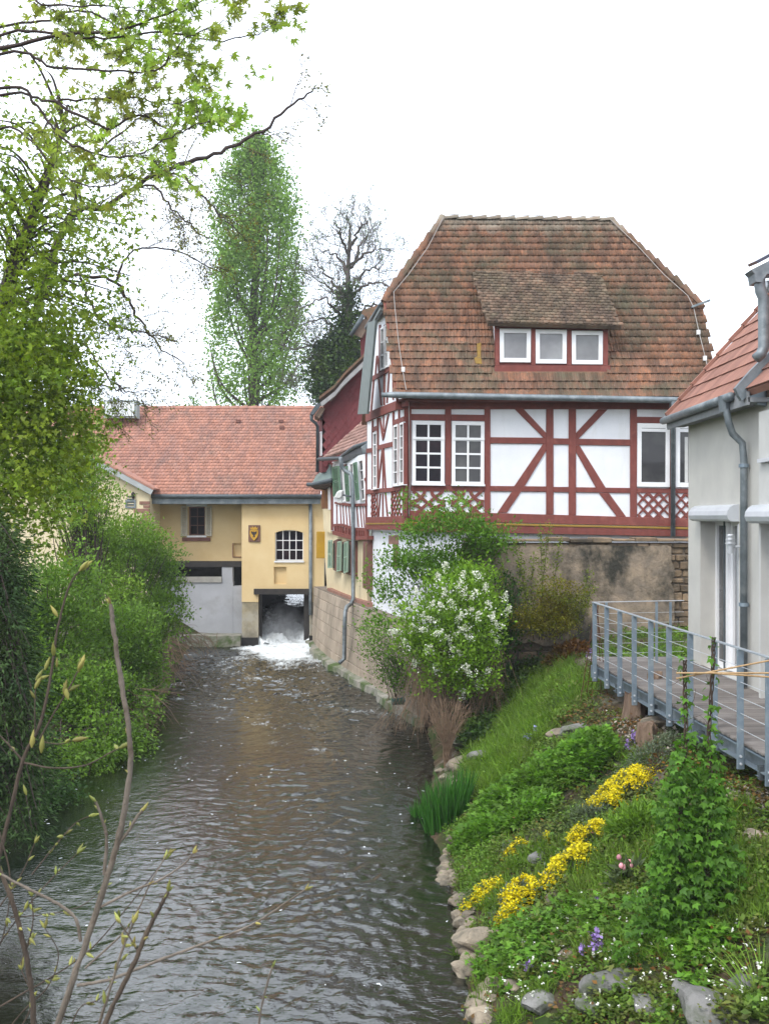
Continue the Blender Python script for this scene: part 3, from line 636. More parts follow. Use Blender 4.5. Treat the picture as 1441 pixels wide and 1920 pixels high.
# horizontals
FB([(200, 745), (1330, 768), (1330, 800), (200, 783)], 'wall_plate', .04)
FB([(228, 815), (358, 817), (358, 841), (228, 839)]); FB([(382, 817), (510, 819), (510, 843), (382, 841)])
FB([(1098, 826), (1225, 828), (1225, 852), (1098, 850)]); FB([(1243, 829), (1330, 830), (1330, 854), (1243, 853)])
FB([(533, 905), (748, 907), (748, 931), (533, 929)]); FB([(776, 909), (835, 910), (835, 934), (776, 933)]); FB([(863, 911), (1072, 914), (1072, 938), (863, 935)])
FB([(228, 1091), (510, 1093), (510, 1115), (228, 1113)]); FB([(533, 1093), (748, 1095), (748, 1116), (533, 1114)])
FB([(776, 1097), (835, 1097), (835, 1118), (776, 1117)]); FB([(863, 1098), (1072, 1101), (1072, 1121), (863, 1118)]); FB([(1098, 1101), (1330, 1104), (1330, 1122), (1098, 1120)])
FB([(198, 1188), (1330, 1220), (1330, 1252), (198, 1226)], 'sill_beam', .05)
FB([(198, 1229), (1330, 1254), (1330, 1262), (198, 1237)], 'gold_line', .075, m='gold', th=.09)
FB([(198, 1238), (1330, 1263), (1330, 1290), (198, 1268)], 'floor_beam', .06, th=.15)
# posts
FB([(200, 783), (228, 783), (226, 1188), (197, 1188)], 'corner_post', .05)
for a_, b_, y0, y1, sl_ in ((358, 382, 786, 1091, 1), (510, 533, 788, 1196, 0), (748, 776, 792, 1203, 0), (835, 863, 793, 1206, 0), (1072, 1098, 797, 1213, 0), (1221, 1244, 800, 1217, 0)):
    FB([(a_, y0), (b_, y0+.5), (b_, y1), (a_, y1)], 'timber_post', .037)
# braces
for pts in ([(622, 792), (657, 792), (748, 888), (748, 907), (735, 907)], [(735, 931), (748, 931), (748, 958), (592, 1197), (558, 1197), (630, 1114), (640, 1093)],
            [(985, 797), (948, 797), (863, 888), (863, 911), (876, 911)], [(876, 935), (863, 935), (863, 962), (1022, 1211), (1056, 1211), (965, 1121), (955, 1099)]):
    pass
FB([(622, 792), (657, 792), (748, 889), (748, 907), (738, 907)], 'timber_brace', .033)
FB([(736, 931), (748, 931), (748, 957), (665, 1094), (625, 1094)], 'timber_brace', .033); FB([(616, 1114), (652, 1114), (596, 1197), (560, 1197)], 'timber_brace', .033)
FB([(985, 798), (948, 798), (863, 889), (863, 911), (873, 911)], 'timber_brace', .033)
FB([(876, 936), (863, 936), (863, 962), (940, 1100), (978, 1101)], 'timber_brace', .033); FB([(952, 1121), (990, 1121), (1056, 1212), (1020, 1211)], 'timber_brace', .033)
# diamond lattice
def lattice(fac, x0, x1, y0, y1, nx_, w, parent, z, ratio=1.0, off=.03, sk=0.0, skb=0.0):
    pitch = (x1-x0)/nx_
    def corner(x, y):
        u = (x-x0)/(x1-x0); return z(x, y+sk*u*(1-(y-y0)/(y1-y0))+skb*u*((y-y0)/(y1-y0)))
    n_ = int((x1-x0+(y1-y0)/ratio)/pitch)+2
    for sgn in (1, -1):
        for k in range(-n_, n_+2):
            # line x = xs + sgn*(y-y0)/ratio
            xs_ = x0+k*pitch+(pitch*.0)
            t0, t1 = 0.0, (y1-y0)
            xa_ = lambda t_: xs_+sgn*t_/ratio
            if sgn > 0: t0 = max(t0, (x0-xs_)*ratio); t1 = min(t1, (x1-xs_)*ratio)
            else: t0 = max(t0, (xs_-x1)*ratio); t1 = min(t1, (xs_-x0)*ratio)
            if t1-t0 < w*.8: continue
            hw = w/2
            pts = [(max(x0, min(x1, xa_(t0)-hw)), y0+t0), (max(x0, min(x1, xa_(t0)+hw)), y0+t0), (max(x0, min(x1, xa_(t1)+hw)), y0+t1), (max(x0, min(x1, xa_(t1)-hw)), y0+t1)]
            q = [corner(*p) for p in pts]
            o_ = off+(.004 if sgn > 0 else 0)
            MB().prism([fac.pt(*p)+fac.n*o_ for p in q], fac.n*-.06).build('lattice_lath', M['red_timber'], parent)
lattice(FF, 1098, 1221, 1121, 1218, 2.95, 16, house, Z1, 1.0)
lattice(FF, 1244, 1330, 1123, 1222, 2.06, 16, house, Z1, 1.0)
# curved tracery in the two panels under the small-paned windows
def arcpiece(pts, w, par):
    n_ = len(pts); L = []; Rr = []
    for i in range(n_):
        a_ = pts[max(0, i-1)]; b_ = pts[min(n_-1, i+1)]; dx, dy = b_[0]-a_[0], b_[1]-a_[1]; l_ = math.hypot(dx, dy) or 1
        L.append((pts[i][0]-dy/l_*w/2, pts[i][1]+dx/l_*w/2)); Rr.append((pts[i][0]+dy/l_*w/2, pts[i][1]-dx/l_*w/2))
    mb = MB(); o_ = .03+R.uniform(0, .004)
    for i in range(n_-1):
        mb.prism([FF.pt(*Z9(*p))+FF.n*o_ for p in (L[i], Rr[i], Rr[i+1], L[i+1])], (0, .05, 0))
    mb.build('tracery_brace', M['red_timber'], par)
for (x0, x1) in ((155, 485), (540, 855)):
    y0, y1 = 925, 1170; xm = (x0+x1)/2; ym = (y0+y1)/2
    for sx in (0, 1):
        for sy in (0, 1):
            X = lambda u: x0+(x1-x0)*(1-u if sx else u); Yy = lambda v: y0+(y1-y0)*(1-v if sy else v)
            arcpiece([(X(.40), Yy(0)), (X(.38), Yy(.14)), (X(.30), Yy(.27)), (X(.18), Yy(.40)), (X(0), Yy(.44))], 34, house)
            arcpiece([(X(.06), Yy(.02)), (X(.5), Yy(.5))], 30, house)
# front windows
def fw(pts, z=Z1, off=0): return [FF.pt(*z(*p))+FF.n*off for p in pts]
window(house, fw([(232, 843), (356, 845), (354, 1090), (231, 1088)]), (0, -1, 0), .085, 2, 4, 'glass', off=.07, depth=.07, mw=.045, vsplit=[.265, .51, .757])
window(house, fw([(384, 845), (509, 847), (507, 1092), (383, 1090)]), (0, -1, 0), .085, 2, 4, 'glass_mid', off=.07, depth=.07, mw=.045, vsplit=[.265, .51, .757])
for q in ([(232, 905), (356, 907), (356, 916), (232, 914)], [(384, 907), (509, 909), (509, 918), (384, 916)]):
    MB().prism(fw(q, off=.085), (0, .05, 0)).build('transom', M['window_white'], house)
for q in ([(229, 1084), (358, 1086), (358, 1093), (229, 1091)], [(381, 1086), (511, 1088), (511, 1095), (381, 1093)]):
    MB().prism(fw(q, off=.11), (0, .09, 0)).build('sill', M['window_white'], house)
w3 = window(house, fw([(1097, 852), (1222, 854), (1221, 1098), (1096, 1096)]), (0, -1, 0), .10, 1, 1, 'glass_mid', off=.07, depth=.07, fw_v=.11, label='plain white window with a ventilated top bar')
w4 = window(house, fw([(1245, 854), (1370, 856), (1369, 1100), (1244, 1098)]), (0, -1, 0), .10, 2, 1, 'glass_mid', off=.07, depth=.07, fw_v=.11)
for q in ([(1112, 872), (1210, 874), (1210, 886), (1112, 884)], [(1260, 874), (1350, 876), (1350, 888), (1260, 886)]): MB().prism(fw(q, off=.075), (0, .04, 0)).build('transom', M['window_white'], house)
MB().prism(fw([(1280, 905), (1292, 905), (1292, 1080), (1280, 1080)], off=.04), (0, .02, 0)).build('curtain', mat('curtain_white', (.6, .6, .58)), house)
# ---- gable wall along the river
def GB(pts, name='timber_beam', z=Z7, off=.035, th=.09, m='red_timber'): return piece(name, GG, [z(*p) for p in pts], M[m], house, off, th)
gable = [Z7(693, 1290), Z7(745, 870), Z7(800, 300), Z7(905, 190), Z7(1000, 900), Z7(1130, 1115)]
# the triangle of wall above the plate
VT = Vector((-.03, 25.36, 9.95)); RVT = Vector((.30+0*-.41, 28.2, 9.95))
def gp(t, z, off=0): p = C0+GD*t+GN*off; return Vector((p.x, p.y, z))
MB().prism([gp(0.05, top_z), gp(1.35, 9.6), gp(1.75, 9.93), gp(3.02, 9.93), gp(4.1, top_z)], GN*-.25).build('gable_wall', M['white'], house)
GB([(690, 1288), (905, 1200), (1136, 1108), (1136, 1208), (905, 1296), (690, 1386)], 'wall_plate', off=.06)
GB([(742, 882), (870, 815), (985, 745), (988, 795), (870, 865), (740, 935)])
for q in ([(838, 300), (850, 292), (848, 820), (837, 826)], [(893, 300), (903, 290), (900, 790), (893, 795)], [(888, 860), (898, 855), (897, 1195), (888, 1198)]): GB(q, 'timber_post')
for q in ([(806, 650), (815, 640), (800, 858), (790, 862)], [(812, 640), (820, 640), (840, 825), (832, 832)], [(772, 915), (782, 912), (752, 1265), (740, 1270)], [(826, 900), (836, 897), (866, 1195), (857, 1200)],
          [(945, 830), (953, 826), (930, 1170), (920, 1174)], [(988, 800), (996, 797), (999, 1135), (990, 1138)]): GB(q, 'timber_brace', off=.03)
window(house, [GG.lift(*Z7(*p), .06) for p in [(855, 332), (893, 308), (893, 790), (852, 812)]], GN, .05, 1, 3, 'glass_mid', off=0, mw=.04)
window(house, [GG.lift(*Z7(*p), .06) for p in [(904, 300), (935, 284), (937, 766), (903, 786)]], GN, .05, 1, 3, 'glass_mid', off=0, mw=.04)
for q in ([(754, 1370), (766, 1365), (766, 2940), (755, 2943)],): pass
# lower storey of the gable
def G8(pts, name='timber_beam', off=.035, th=.09, m='red_timber'): return GB(pts, name, Z8, off, th, m)
def z78(x, y): px, py = Z7(x, y); return ((px-580)*5.645, (py-840)*5.645)
for (xt, yt, xb, w_) in ((757, 1372, 655, 10), (815, 1345, 708, 11), (990, 1275, 868, 11), (1054, 1250, 932, 9)):
    a_ = z78(xt, yt); b_ = z78(xt+w_, yt-4); yb_ = 440 if xt != 1054 else 400
    G8([a_, b_, (b_[0]+0, yb_), (a_[0]+0, yb_)], 'timber_post', .037)
G8([(980, 200-460), (997, 200-470), (997, 728), (980, 728)], 'timber_post', .05)
G8([(592, 442), (700, 430), (865, 420), (990, 392), (990, 436), (865, 462), (700, 476), (592, 490)], off=.045)
GB([(695, 1688), (757, 1680), (757, 1728), (695, 1738)]); GB([(822, 1652), (990, 1608), (990, 1660), (822, 1702)])
GB([(766, 1446), (816, 1430), (816, 1478), (766, 1495)]); GB([(1000, 1368), (1118, 1325), (1118, 1378), (1000, 1420)])
for q in ([(838, 1342), (850, 1338), (888, 1560), (878, 1600)], [(935, 1300), (947, 1296), (893, 1560), (880, 1590)], [(884, 1300), (890, 1298), (888, 1500), (884, 1500)]): GB(q, 'timber_brace', off=.03)
for q in ([(764, -20), (775, -22), (723, 440), (713, 442)], [(768, -20), (778, -20), (803, 425), (794, 428)], [(740, 484), (747, 483), (728, 726), (720, 726)], [(766, 480), (773, 480), (773, 726), (766, 726)], [(793, 474), (800, 473), (823, 724), (815, 724)], [(768, 20), (774, 20), (774, 430), (768, 430)]): G8(q, 'timber_brace', off=.03)
lattice(GG, 657, 710, 486, 728, 2.0, 8, house, Z8, 2.6, sk=-10, skb=-2)
lattice(GG, 868, 980, 458, 726, 3.2, 9, house, Z8, 2.4, sk=-18, skb=-3)
G8([(652, 440), (658, 440), (658, 730), (652, 730)], 'timber_post'); G8([(708, 440), (713, 440), (713, 730), (708, 730)], 'timber_post'); G8([(862, 440), (868, 440), (868, 730), (862, 730)], 'timber_post')
G8([(592, 732), (995, 722), (995, 790), (592, 792)], 'sill_beam', .05)
G8([(592, 794), (995, 792), (995, 806), (592, 808)], 'gold_line', .075, .1, 'gold')
G8([(592, 810), (995, 808), (995, 870), (592, 862)], 'floor_beam', .06, .18)
def gwin(pts, rows, gm='glass_mid', split=None): window(house, [GG.lift(*Z8(*p), .06) for p in pts], GN, .05, 1, rows, gm, off=0, mw=.03, vsplit=split)
q = [z78(770, 1508), z78(810, 1496), (705, 428), (668, 438)]; gwin(q, 5)
q = [z78(1000, 1428), z78(1046, 1410), (929, 392), (878, 402)]; gwin(q, 5)
q = [z78(1068, 1402), z78(1112, 1384), (990, 384), (943, 392)]; gwin(q, 5)
G8([(650, 438), (708, 426), (708, 434), (650, 446)], 'sill', .12, .1, 'window_white'); G8([(862, 402), (990, 384), (990, 393), (862, 411)], 'sill', .12, .1, 'window_white')
# ground floor openings in the gable wall
GL = Fac(C0+Vector((.12, .12, 0)), GN)
def GLp(pts, name, m, off=.02, th=.06): return piece(name, GL, [Z8(*p) for p in pts], M[m], house, off, th)
GLp([(688, 905), (733, 905), (733, 992), (688, 995)], 'lintel_stone', 'sandstone'); GLp([(696, 995), (725, 993), (725, 1100), (696, 1104)], 'window_recess', 'glass_mid', .004)
GLp([(836, 925), (938, 920), (938, 1012), (836, 1018)], 'lintel_stone', 'sandstone'); GLp([(838, 1018), (880, 1015), (880, 1290), (838, 1300)], 'window_recess', 'window_white', .004)
GLp([(884, 1015), (934, 1012), (934, 1270), (884, 1280)], 'shutter', 'brown_frame')
# ---- roof
EL, ER = Vector((P(737, 0, 23.75).x, 23.75, 7.42)), Vector((7.86, 23.75, 7.42)); SLP = 1.6
def rp(x, y): return Vector((x, y, EL.z+SLP*(y-EL.y)))
def roof_hit(px, py):
    dz = -(py-CY)/FPX; y = (H-EL.z+SLP*EL.y)/(SLP-dz); return P(px, py, y)
vL, vR = roof_hit(718, 566), roof_hit(1317, 576); rL, rR = roof_hit(829, 411), roof_hit(1146, 415)
eL, eR = roof_hit(741, 742), roof_hit(1347, 745)
poly3 = [eL, eR, vR, rR, rL, vL]
VS = Vector((0, 1, SLP)).normalized(); NR = Vector((0, -SLP, 1)).normalized()
roof = MB().prism(poly3, -NR*.10).build('roof', M['tile_house'], house)
uv = [((p-eL).dot(Vector((1, 0, 0))), (p-eL).dot(VS)) for p in poly3]
# dormer footprint on the slope, kept free of tiles
dq = [roof_hit(*Z1(*p)) for p in [(548, 652), (988, 652), (985, 480), (935, 268), (470, 280), (545, 470)]]
duv = [((p-eL).x, (p-eL).dot(VS)) for p in dq]
inset = [(u, v) for u, v in uv]
lay_tiles(roof, eL, Vector((1, 0, 0)), VS, uv, .152, .232, 'wave', M['tile_house'], 300, skip=lambda u, v: inpoly(u, v, duv))
# left hip, rear slope, right hip
yr = rL.y; rear_e = 2*yr-EL.y
hl = [vL, rL, Vector((-.46, 28.5, vL.z))]
MB().prism(hl, (0.05, 0, -.10)).build('hip_roof', M['tile_house'], house)
hr = [vR, Vector((vR.x+.2, 2*yr-vR.y, vR.z)), rR]
MB().prism(hr, (-.05, 0, -.10)).build('hip_roof', M['tile_house'], house)
reL = Vector((-.68, rear_e, EL.z))
MB().prism([rL, rR, hr[1], Vector((eR.x, rear_e, EL.z)), reL, hl[2]], (0, -.08, -.08)).build('rear_roof', M['tile_house'], house)
nh = (rL-vL).cross(hl[2]-vL).normalized()
if nh.x > 0: nh = -nh
Uh = (hl[2]-vL).normalized(); Vh = Uh.cross(nh); Vh = Vh if Vh.z > 0 else -Vh
huv = [((p-vL).dot(Uh), (p-vL).dot(Vh)) for p in hl]
rfh = MB().prism([p+nh*.002 for p in hl], nh*.004).build('hip_roof', M['tile_house'], house)
lay_tiles(rfh, vL, Uh, Vh, huv, .152, .232, 'wave', M['tile_house'], 0)
# ridge and hip tiles, half round, overlapping
def caps(a_, b_, par, m, step=.36, r=.105, name='ridge_tile', up=Vector((0, 0, 1))):
    L = (b_-a_).length; n_ = max(1, round(L/step)); d_ = (b_-a_)/n_
    for i in range(n_):
        p = a_+d_*i; q = a_+d_*(i+1.12); dn = d_.normalized(); sd = dn.cross(up).normalized(); u2 = sd.cross(dn)
        mb = MB(); base = len(mb.v)
        r0 = r*R.uniform(.94, 1.08); k_ = 7
        lift = u2*(.012+R.uniform(0, .012))
        for (c_, rr_) in ((p+lift*.3, r0*.82), (q+lift*2, r0*1.06)):
            for th_ in (0, 1):
                for j in range(k_):
                    an = math.pi*j/(k_-1); rr2 = rr_-(.018 if th_ else 0); mb.v.append(tuple(c_+sd*math.cos(an)*rr2+u2*(math.sin(an)*rr2-.02)))
        for j in range(k_-1):
            mb.f += [(j, j+1, 2*k_+j+1, 2*k_+j), (k_+j, k_+j+1, j+1, j), (2*k_+j, 2*k_+j+1, 3*k_+j+1, 3*k_+j)]
        mb.build(name, m, par)
caps(rL, rR, roof, M['tile_house']); caps(vL, rL, roof, M['tile_house'], name='hip_tile'); caps(vR, rR, roof, M['tile_house'], name='hip_tile')
# bargeboards and half-hip eave on the gable
bm_ = mat('grey_green_bargeboard', (.16, .19, .18), (.13, .155, .15), 5, rough=.6)
bw = [GG.lift(*Z7(*p), .42) for p in [(712, 270), (800, 240), (705, 1295), (600, 1300)]]
MB().prism(bw, GN*-.06).build('bargeboard', bm_, house)
MB().bar(vL+Vector((-.03, .05, -.12)), hl[2]+Vector((.02, 0, -.12)), .10, .16).build('eave_board', bm_, house)
MB().tube([vL+Vector((-.05, 0, -.06)), hl[2]+Vector((-.05, 0, -.06))], .06, 8).build('hip_gutter', M['zinc_dark'], house, smooth=True)
MB().prism([eL+Vector((.02, -.02, -.02)), vL+Vector((.02, -.02, -.02)), vL+Vector((.02, .14, -.16)), eL+Vector((.02, .14, -.16))], (.05, 0, 0)).build('verge_board', M['red_timber'], house)
MB().box(eL.x, eR.x, YF-.02, YF+.2, 7.18, 7.34).box(eL.x+.05, eR.x, EL.y+.05, YF+.1, 7.34, 7.38).build('eave_board', M['red_timber'], house)
# gutter, downpipe, hopper
MB().tube([P(*Z1(112, 742), 23.62), P(*Z1(165, 742), 23.62), P(*Z1(1240, 762), 23.62), P(*Z1(1330, 766), 23.62)], [.05, .075, .075, .075], 8).build('gutter', M['zinc'], house, smooth=True)
hx = P(*Z1(1250, 770), 23.65)
MB().box(hx.x-.14, hx.x+.14, 23.56, 23.76, hx.z-.22, hx.z+.06).build('hopper', M['zinc'], house, bevel=.01)
dpx = P(*Z1(1236, 0), YF-.15).x
MB().tube([(hx.x, 23.66, hx.z-.2), (hx.x, 23.7, hx.z-.32), (dpx, YF-.16, hx.z-.55), (dpx, YF-.16, 4.15)], .055, 8).build('downpipe', M['zinc'], house, smooth=True)
# lightning conductor
wire = mat('lightning_wire', (.38, .36, .34), rough=.6, metallic=.2)
pts = [roof_hit(*Z1(*p))+NR*.10 for p in [(352, 66), (290, 185), (215, 290), (160, 355), (165, 420), (180, 560), (195, 660), (208, 733)]]
MB().tube(pts, .009, 5).build('lightning_wire', wire, house)
pts = [roof_hit(*Z1(*p))+NR*.10 for p in [(992, 75), (1090, 170), (1200, 290), (1290, 370), (1312, 415), (1335, 520), (1360, 620), (1366, 650)]]
MB().tube(pts, .009, 5).build('lightning_wire', wire, house)
MB().tube([rL+Vector((.1, 0, .13)), rR+Vector((-.1, 0, .13))], .010, 5).build('lightning_wire', wire, house)
MB().tube([P(*Z1(218, 745), YF-.08), P(*Z1(222, 1080), YF-.08), P(*Z1(218, 1210), YF-.08)], .012, 5).build('lightning_wire', wire, house)
for (x, y) in ((1330, 512), (1355, 612), (196, 655)):
    p = roof_hit(*Z1(x, y))+NR*.1; MB().box(p.x-.04, p.x+.04, p.y-.03, p.y+.03, p.z-.05, p.z+.06).build('wire_clamp', M['window_white'], house)
p = roof_hit(*Z1(1335, 412))+NR*.15; MB().bar(p+Vector((-.22, 0, -.05)), p+Vector((.24, 0, .12)), .09, .05).build('verge_cap', M['zinc'], house)
# mossy ochre lead patch beside the dormer
p = roof_hit(*Z1(487, 590)); MB().prism([roof_hit(*Z1(*q))+NR*.05 for q in [(480, 548), (496, 545), (495, 600), (500, 628), (475, 625), (470, 605), (482, 598)]], -NR*.02).build('patch_tile', mat('ochre_lichen', (.26, .16, .03), (.2, .13, .04), 20), roof)
# ---- dormer
dz0, dz1 = P(*Z1(0, 650), YF).z, P(*Z1(0, 462), YF).z; dx0, dx1 = P(*Z1(552, 0), YF).x, P(*Z1(985, 0), YF).x
dorm = MB().box(dx0, dx1, YF+.02, YF+.2, dz0-.1, dz1).build('dormer', M['red_timber'], house)
pc = M['white']
MB().prism([Vector((dx0+.02, YF+.1, dz0)), Vector((dx0+.02, YF+.1, dz1-.03)), Vector((dx0+.02, 25.5, 10.1)), ], (.05, 0, 0)).build('cheek', pc, dorm)
MB().prism([Vector((dx1-.07, YF+.1, dz0)), Vector((dx1-.07, YF+.1, dz1-.03)), Vector((dx1-.07, 25.5, 10.1)), ], (.05, 0, 0)).build('cheek', M['tile_house'], dorm)
for a_, b_ in ((552, 567), (689, 706), (827, 845), (966, 985)): MB().box(P(*Z1(a_, 0), YF).x, P(*Z1(b_, 0), YF).x, YF-.03, YF+.02, P(*Z1(0, 628), YF).z, dz1).build('timber_post', M['red_timber'], dorm)
MB().box(dx0-.02, dx1+.05, YF-.04, YF+.02, dz0-.05, P(*Z1(0, 629), YF).z).build('timber_beam', M['red_timber'], dorm)
MB().box(dx0-.02, dx1+.05, YF-.05, YF+.02, dz1-.13, dz1).build('timber_beam', M['red_timber'], dorm)
for a_, b_, c_, e_ in ((568, 688, 487, 617), (706, 826, 490, 622), (845, 965, 495, 625)):
    window(house, [FF.pt(*Z1(x, y))+FF.n*.04 for x, y in ((a_, c_), (b_, c_+1), (b_-1, e_), (a_+1, e_-1))], (0, -1, 0), .10, 1, 1, 'glass_grey', off=.0, depth=.05, name='dormer_window')
D = [P(*Z1(522, 470), 23.95), P(*Z1(1036, 484), 23.95), roof_hit(*Z1(945, 258)), roof_hit(*Z1(463, 276))]
dn_ = (D[1]-D[0]).cross(D[3]-D[0]).normalized(); dn_ = dn_ if dn_.z > 0 else -dn_
_o = Vector((0, 0, H)); _d = (D[2]-_o); D[2] = _o+_d*((D[0]-_o).dot(dn_)/_d.dot(dn_))
D = [p+dn_*.06 for p in D]
dr = MB().prism(D, -dn_*.10).build('dormer_roof', M['tile_dormer'], house)
Ud = (D[1]-D[0]).normalized(); Vd = dn_.cross(Ud); Vd = Vd if Vd.z > 0 else -Vd
lay_tiles(dr, D[0], Ud, Vd, [((p-D[0]).dot(Ud), (p-D[0]).dot(Vd)) for p in D], .135, .135, 'beaver', M['tile_dormer'], 0, jit=.01, off=.004)
# moss-grey weathered courses under the dormer are the same tiles (material)

# ---------------------------------------------------------------- house with green shutters, further along the river
bh = thing('shutter_house', 'low white and cream half-timbered house with green shutters along the river', 'house', (-.8, 30, 2.2))
def BB(pts, name, m, off=.03, th=.07, z=Z8, fac=GG): return piece(name, fac, [z(*p) for p in pts], M[m], bh, off, th)
def BW(pts, name, m, off=0.0, th=.5, z=Z8): return piece(name, GG, [z(*p) for p in pts], M[m], bh, off, th)
BW([(225, 150), (596, 60), (604, 860), (228, 880)], 'upper_wall', 'white')
BW([(150, 600), (228, 600), (228, 900), (608, 960), (612, 1650), (185, 1500), (165, 1180)], 'lower_wall', 'cream', -.12)
BB([(222, 160), (241, 158), (243, 872), (225, 868)], 'corner_post', 'red_timber')
BB([(240, 805), (340, 800), (460, 842), (605, 846), (605, 880), (460, 872), (340, 828), (240, 832)], 'sill_beam', 'red_timber', .05)
BB([(243, 876), (350, 902), (460, 932), (610, 930), (610, 970), (460, 975), (350, 945), (243, 915)], 'floor_beam', 'red_timber', .07, .2)
for x in (262, 290, 318, 345, 375, 405, 435, 488, 515, 540, 562, 585, 600):
    y0 = 820+(x-240)*.16; BB([(x-5, y0), (x+5, y0), (x+5, y0+72), (x-5, y0+70)], 'joist_end', 'red_timber', .055)
for x, l in ((285, 4), (322, 10), (350, 12), (380, 16), (412, 16), (440, 10), (495, 20), (532, 20), (560, 20), (588, 8)):
    BB([(x-3, 600), (x+3, 600), (x+l+4, 805+(x-240)*.12), (x+l-3, 805+(x-240)*.12)], 'timber_post', 'red_timber', .02)
BB([(265, 570), (440, 590), (595, 585), (595, 612), (440, 622), (265, 590)], 'timber_beam', 'red_timber', .05)
BB([(590, 60), (598, 60), (600, 850), (592, 850)], 'timber_post', 'red_timber', .03)
BB([(570, 318), (596, 312), (596, 345), (570, 350)], 'timber_beam', 'red_timber', .03)
# windows and shutters upstairs
for pts, lab in (([(335, 165), (352, 160), (372, 568), (352, 572)], 0), ([(420, 160), (455, 150), (470, 560), (440, 566)], 0), ([(515, 130), (560, 110), (582, 552), (545, 560)], 0)):
    window(bh, [GG.lift(*Z8(*p), .05) for p in pts], GN, .05, 1, 4, 'glass', off=0, mw=.03)
BB([(355, 175), (385, 170), (415, 560), (385, 566)], 'window_recess', 'glass', .035)
def louvre(pts, m, off=.12):
    q = [GG.lift(*Z8(*p), off) for p in pts]; s_ = MB(); TL, TR, BR, BL = q
    def pt(u, v, o): return TL.lerp(TR, u).lerp(BL.lerp(BR, u), v)+GN*o
    def br(mb, u0, v0, u1, v1, o0, o1): mb.hexa([pt(u0, v0, o1), pt(u1, v0, o1), pt(u1, v1, o1), pt(u0, v1, o1), pt(u0, v0, o0), pt(u1, v0, o0), pt(u1, v1, o0), pt(u0, v1, o0)])
    br(s_, 0, 0, .14, 1, 0, .04); br(s_, .86, 0, 1, 1, 0, .04); br(s_, .14, 0, .86, .05, 0, .04); br(s_, .14, .95, .86, 1, 0, .04); br(s_, .14, .47, .86, .52, 0, .04)
    s = s_.build('shutter', M[m], bh); mb = MB()
    for k in range(22):
        v = .06+k*.04
        if not .45 < v < .52: mb.hexa([pt(.14, v, .03), pt(.86, v, .03), pt(.86, v+.012, .035), pt(.14, v+.012, .035), pt(.14, v+.03, .004), pt(.86, v+.03, .004), pt(.86, v+.038, .008), pt(.14, v+.038, .008)])
    o = mb.build('louvre_slat', M[m], s); o['kind'] = 'stuff'; return s
louvre([(248, 200), (318, 188), (338, 500), (262, 515)], 'green_paint'); louvre([(378, 200), (408, 190), (428, 555), (398, 562)], 'green_paint'); louvre([(470, 160), (504, 148), (532, 548), (502, 556)], 'green_paint')
BB([(242, 175), (262, 170), (272, 520), (250, 522)], 'window_frame', 'window_white', .06)
# downstairs: brown frames, sage shutters
for pts in ([(252, 985), (290, 965), (288, 1310), (250, 1290)], [(345, 995), (390, 980), (388, 1330), (340, 1318)], [(420, 1000), (456, 985), (456, 1360), (415, 1340)], [(566, 985), (610, 975), (612, 1500), (562, 1480)]):
    BB(pts, 'window_frame', 'brown_frame', .04, .2)
for pts in ([(248, 1010), (268, 1005), (266, 1285), (246, 1280)], [(345, 1020), (362, 1015), (360, 1305), (342, 1300)], [(420, 1030), (432, 1025), (432, 1320), (420, 1315)], [(592, 1010), (608, 1005), (608, 1460), (592, 1450)]):
    BB(pts, 'window_recess', 'glass', .045, .2)
for pts in ([(208, 978), (246, 972), (244, 1268), (204, 1272)], [(306, 990), (344, 984), (340, 1300), (298, 1308)], [(378, 995), (416, 985), (412, 1312), (372, 1330)]): louvre(pts, 'sage_paint', .10)
BB([(188, 1480), (300, 1530), (460, 1590), (615, 1635), (618, 1705), (460, 1655), (300, 1605), (188, 1560)], 'base_course', 'sandstone', .03, .3)
# roof of the low house and its gutters
E1, E2, T1 = P(690, 829, 28.6), P(601, 861, 33.4), P(692, 778, 31.6)
E1b = E1+Vector((1.2, -.6, .25)); T2 = T1+Vector((1.2, -.3, 1.0))
rn_ = (E1-E2).cross(T1-E2).normalized(); rn_ = rn_ if rn_.z > 0 else -rn_
rb = MB().prism([E2, E1, T1], -rn_*.08).build('roof', M['tile_pink'], bh)
Ub = (E1-E2).normalized(); Vb = rn_.cross(Ub); Vb = Vb if Vb.z > 0 else -Vb
lay_tiles(rb, E2, Ub, Vb, [(0, 0), ((E1-E2).length, 0), ((T1-E2).dot(Ub), (T1-E2).dot(Vb))], .17, .17, 'beaver', M['tile_pink'], 0)
MB().tube([P(597, 861, 33.3), P(637, 859, 31.5), P(664, 838, 29.6), P(689, 830, 28.5)], .06, 8).build('gutter', M['zinc_dark'], bh, smooth=True)
MB().prism([P(637, 858, 31.3), P(690, 829, 28.4), P(690, 846, 28.4), P(640, 868, 31.3)], (.3, .1, 0)).build('eave_board', M['zinc_dark'], bh)
MB().prism([P(676, 838, 28.45), P(690, 829, 28.35), P(690, 848, 28.35), P(680, 850, 28.45)], (.1, .1, 0)).build('gutter_end', M['zinc'], bh)
gpipe = [GG.lift(*Z8(x, y), o) for x, y, o in ((330, 100, .45), (340, 190, .4), (375, 240, .3), (440, 275, .16), (458, 330, .12), (462, 700, .12), (464, 1200, .12), (462, 1600, .12), (440, 1650, .2), (395, 1680, .4), (378, 1740, .5), (372, 1900, .5))]
gpipe += [P(645, 1235, 29.2), P(636, 1243, 29.1)]
MB().tube(gpipe, .06, 8).build('downpipe', M['zinc'], bh, smooth=True)
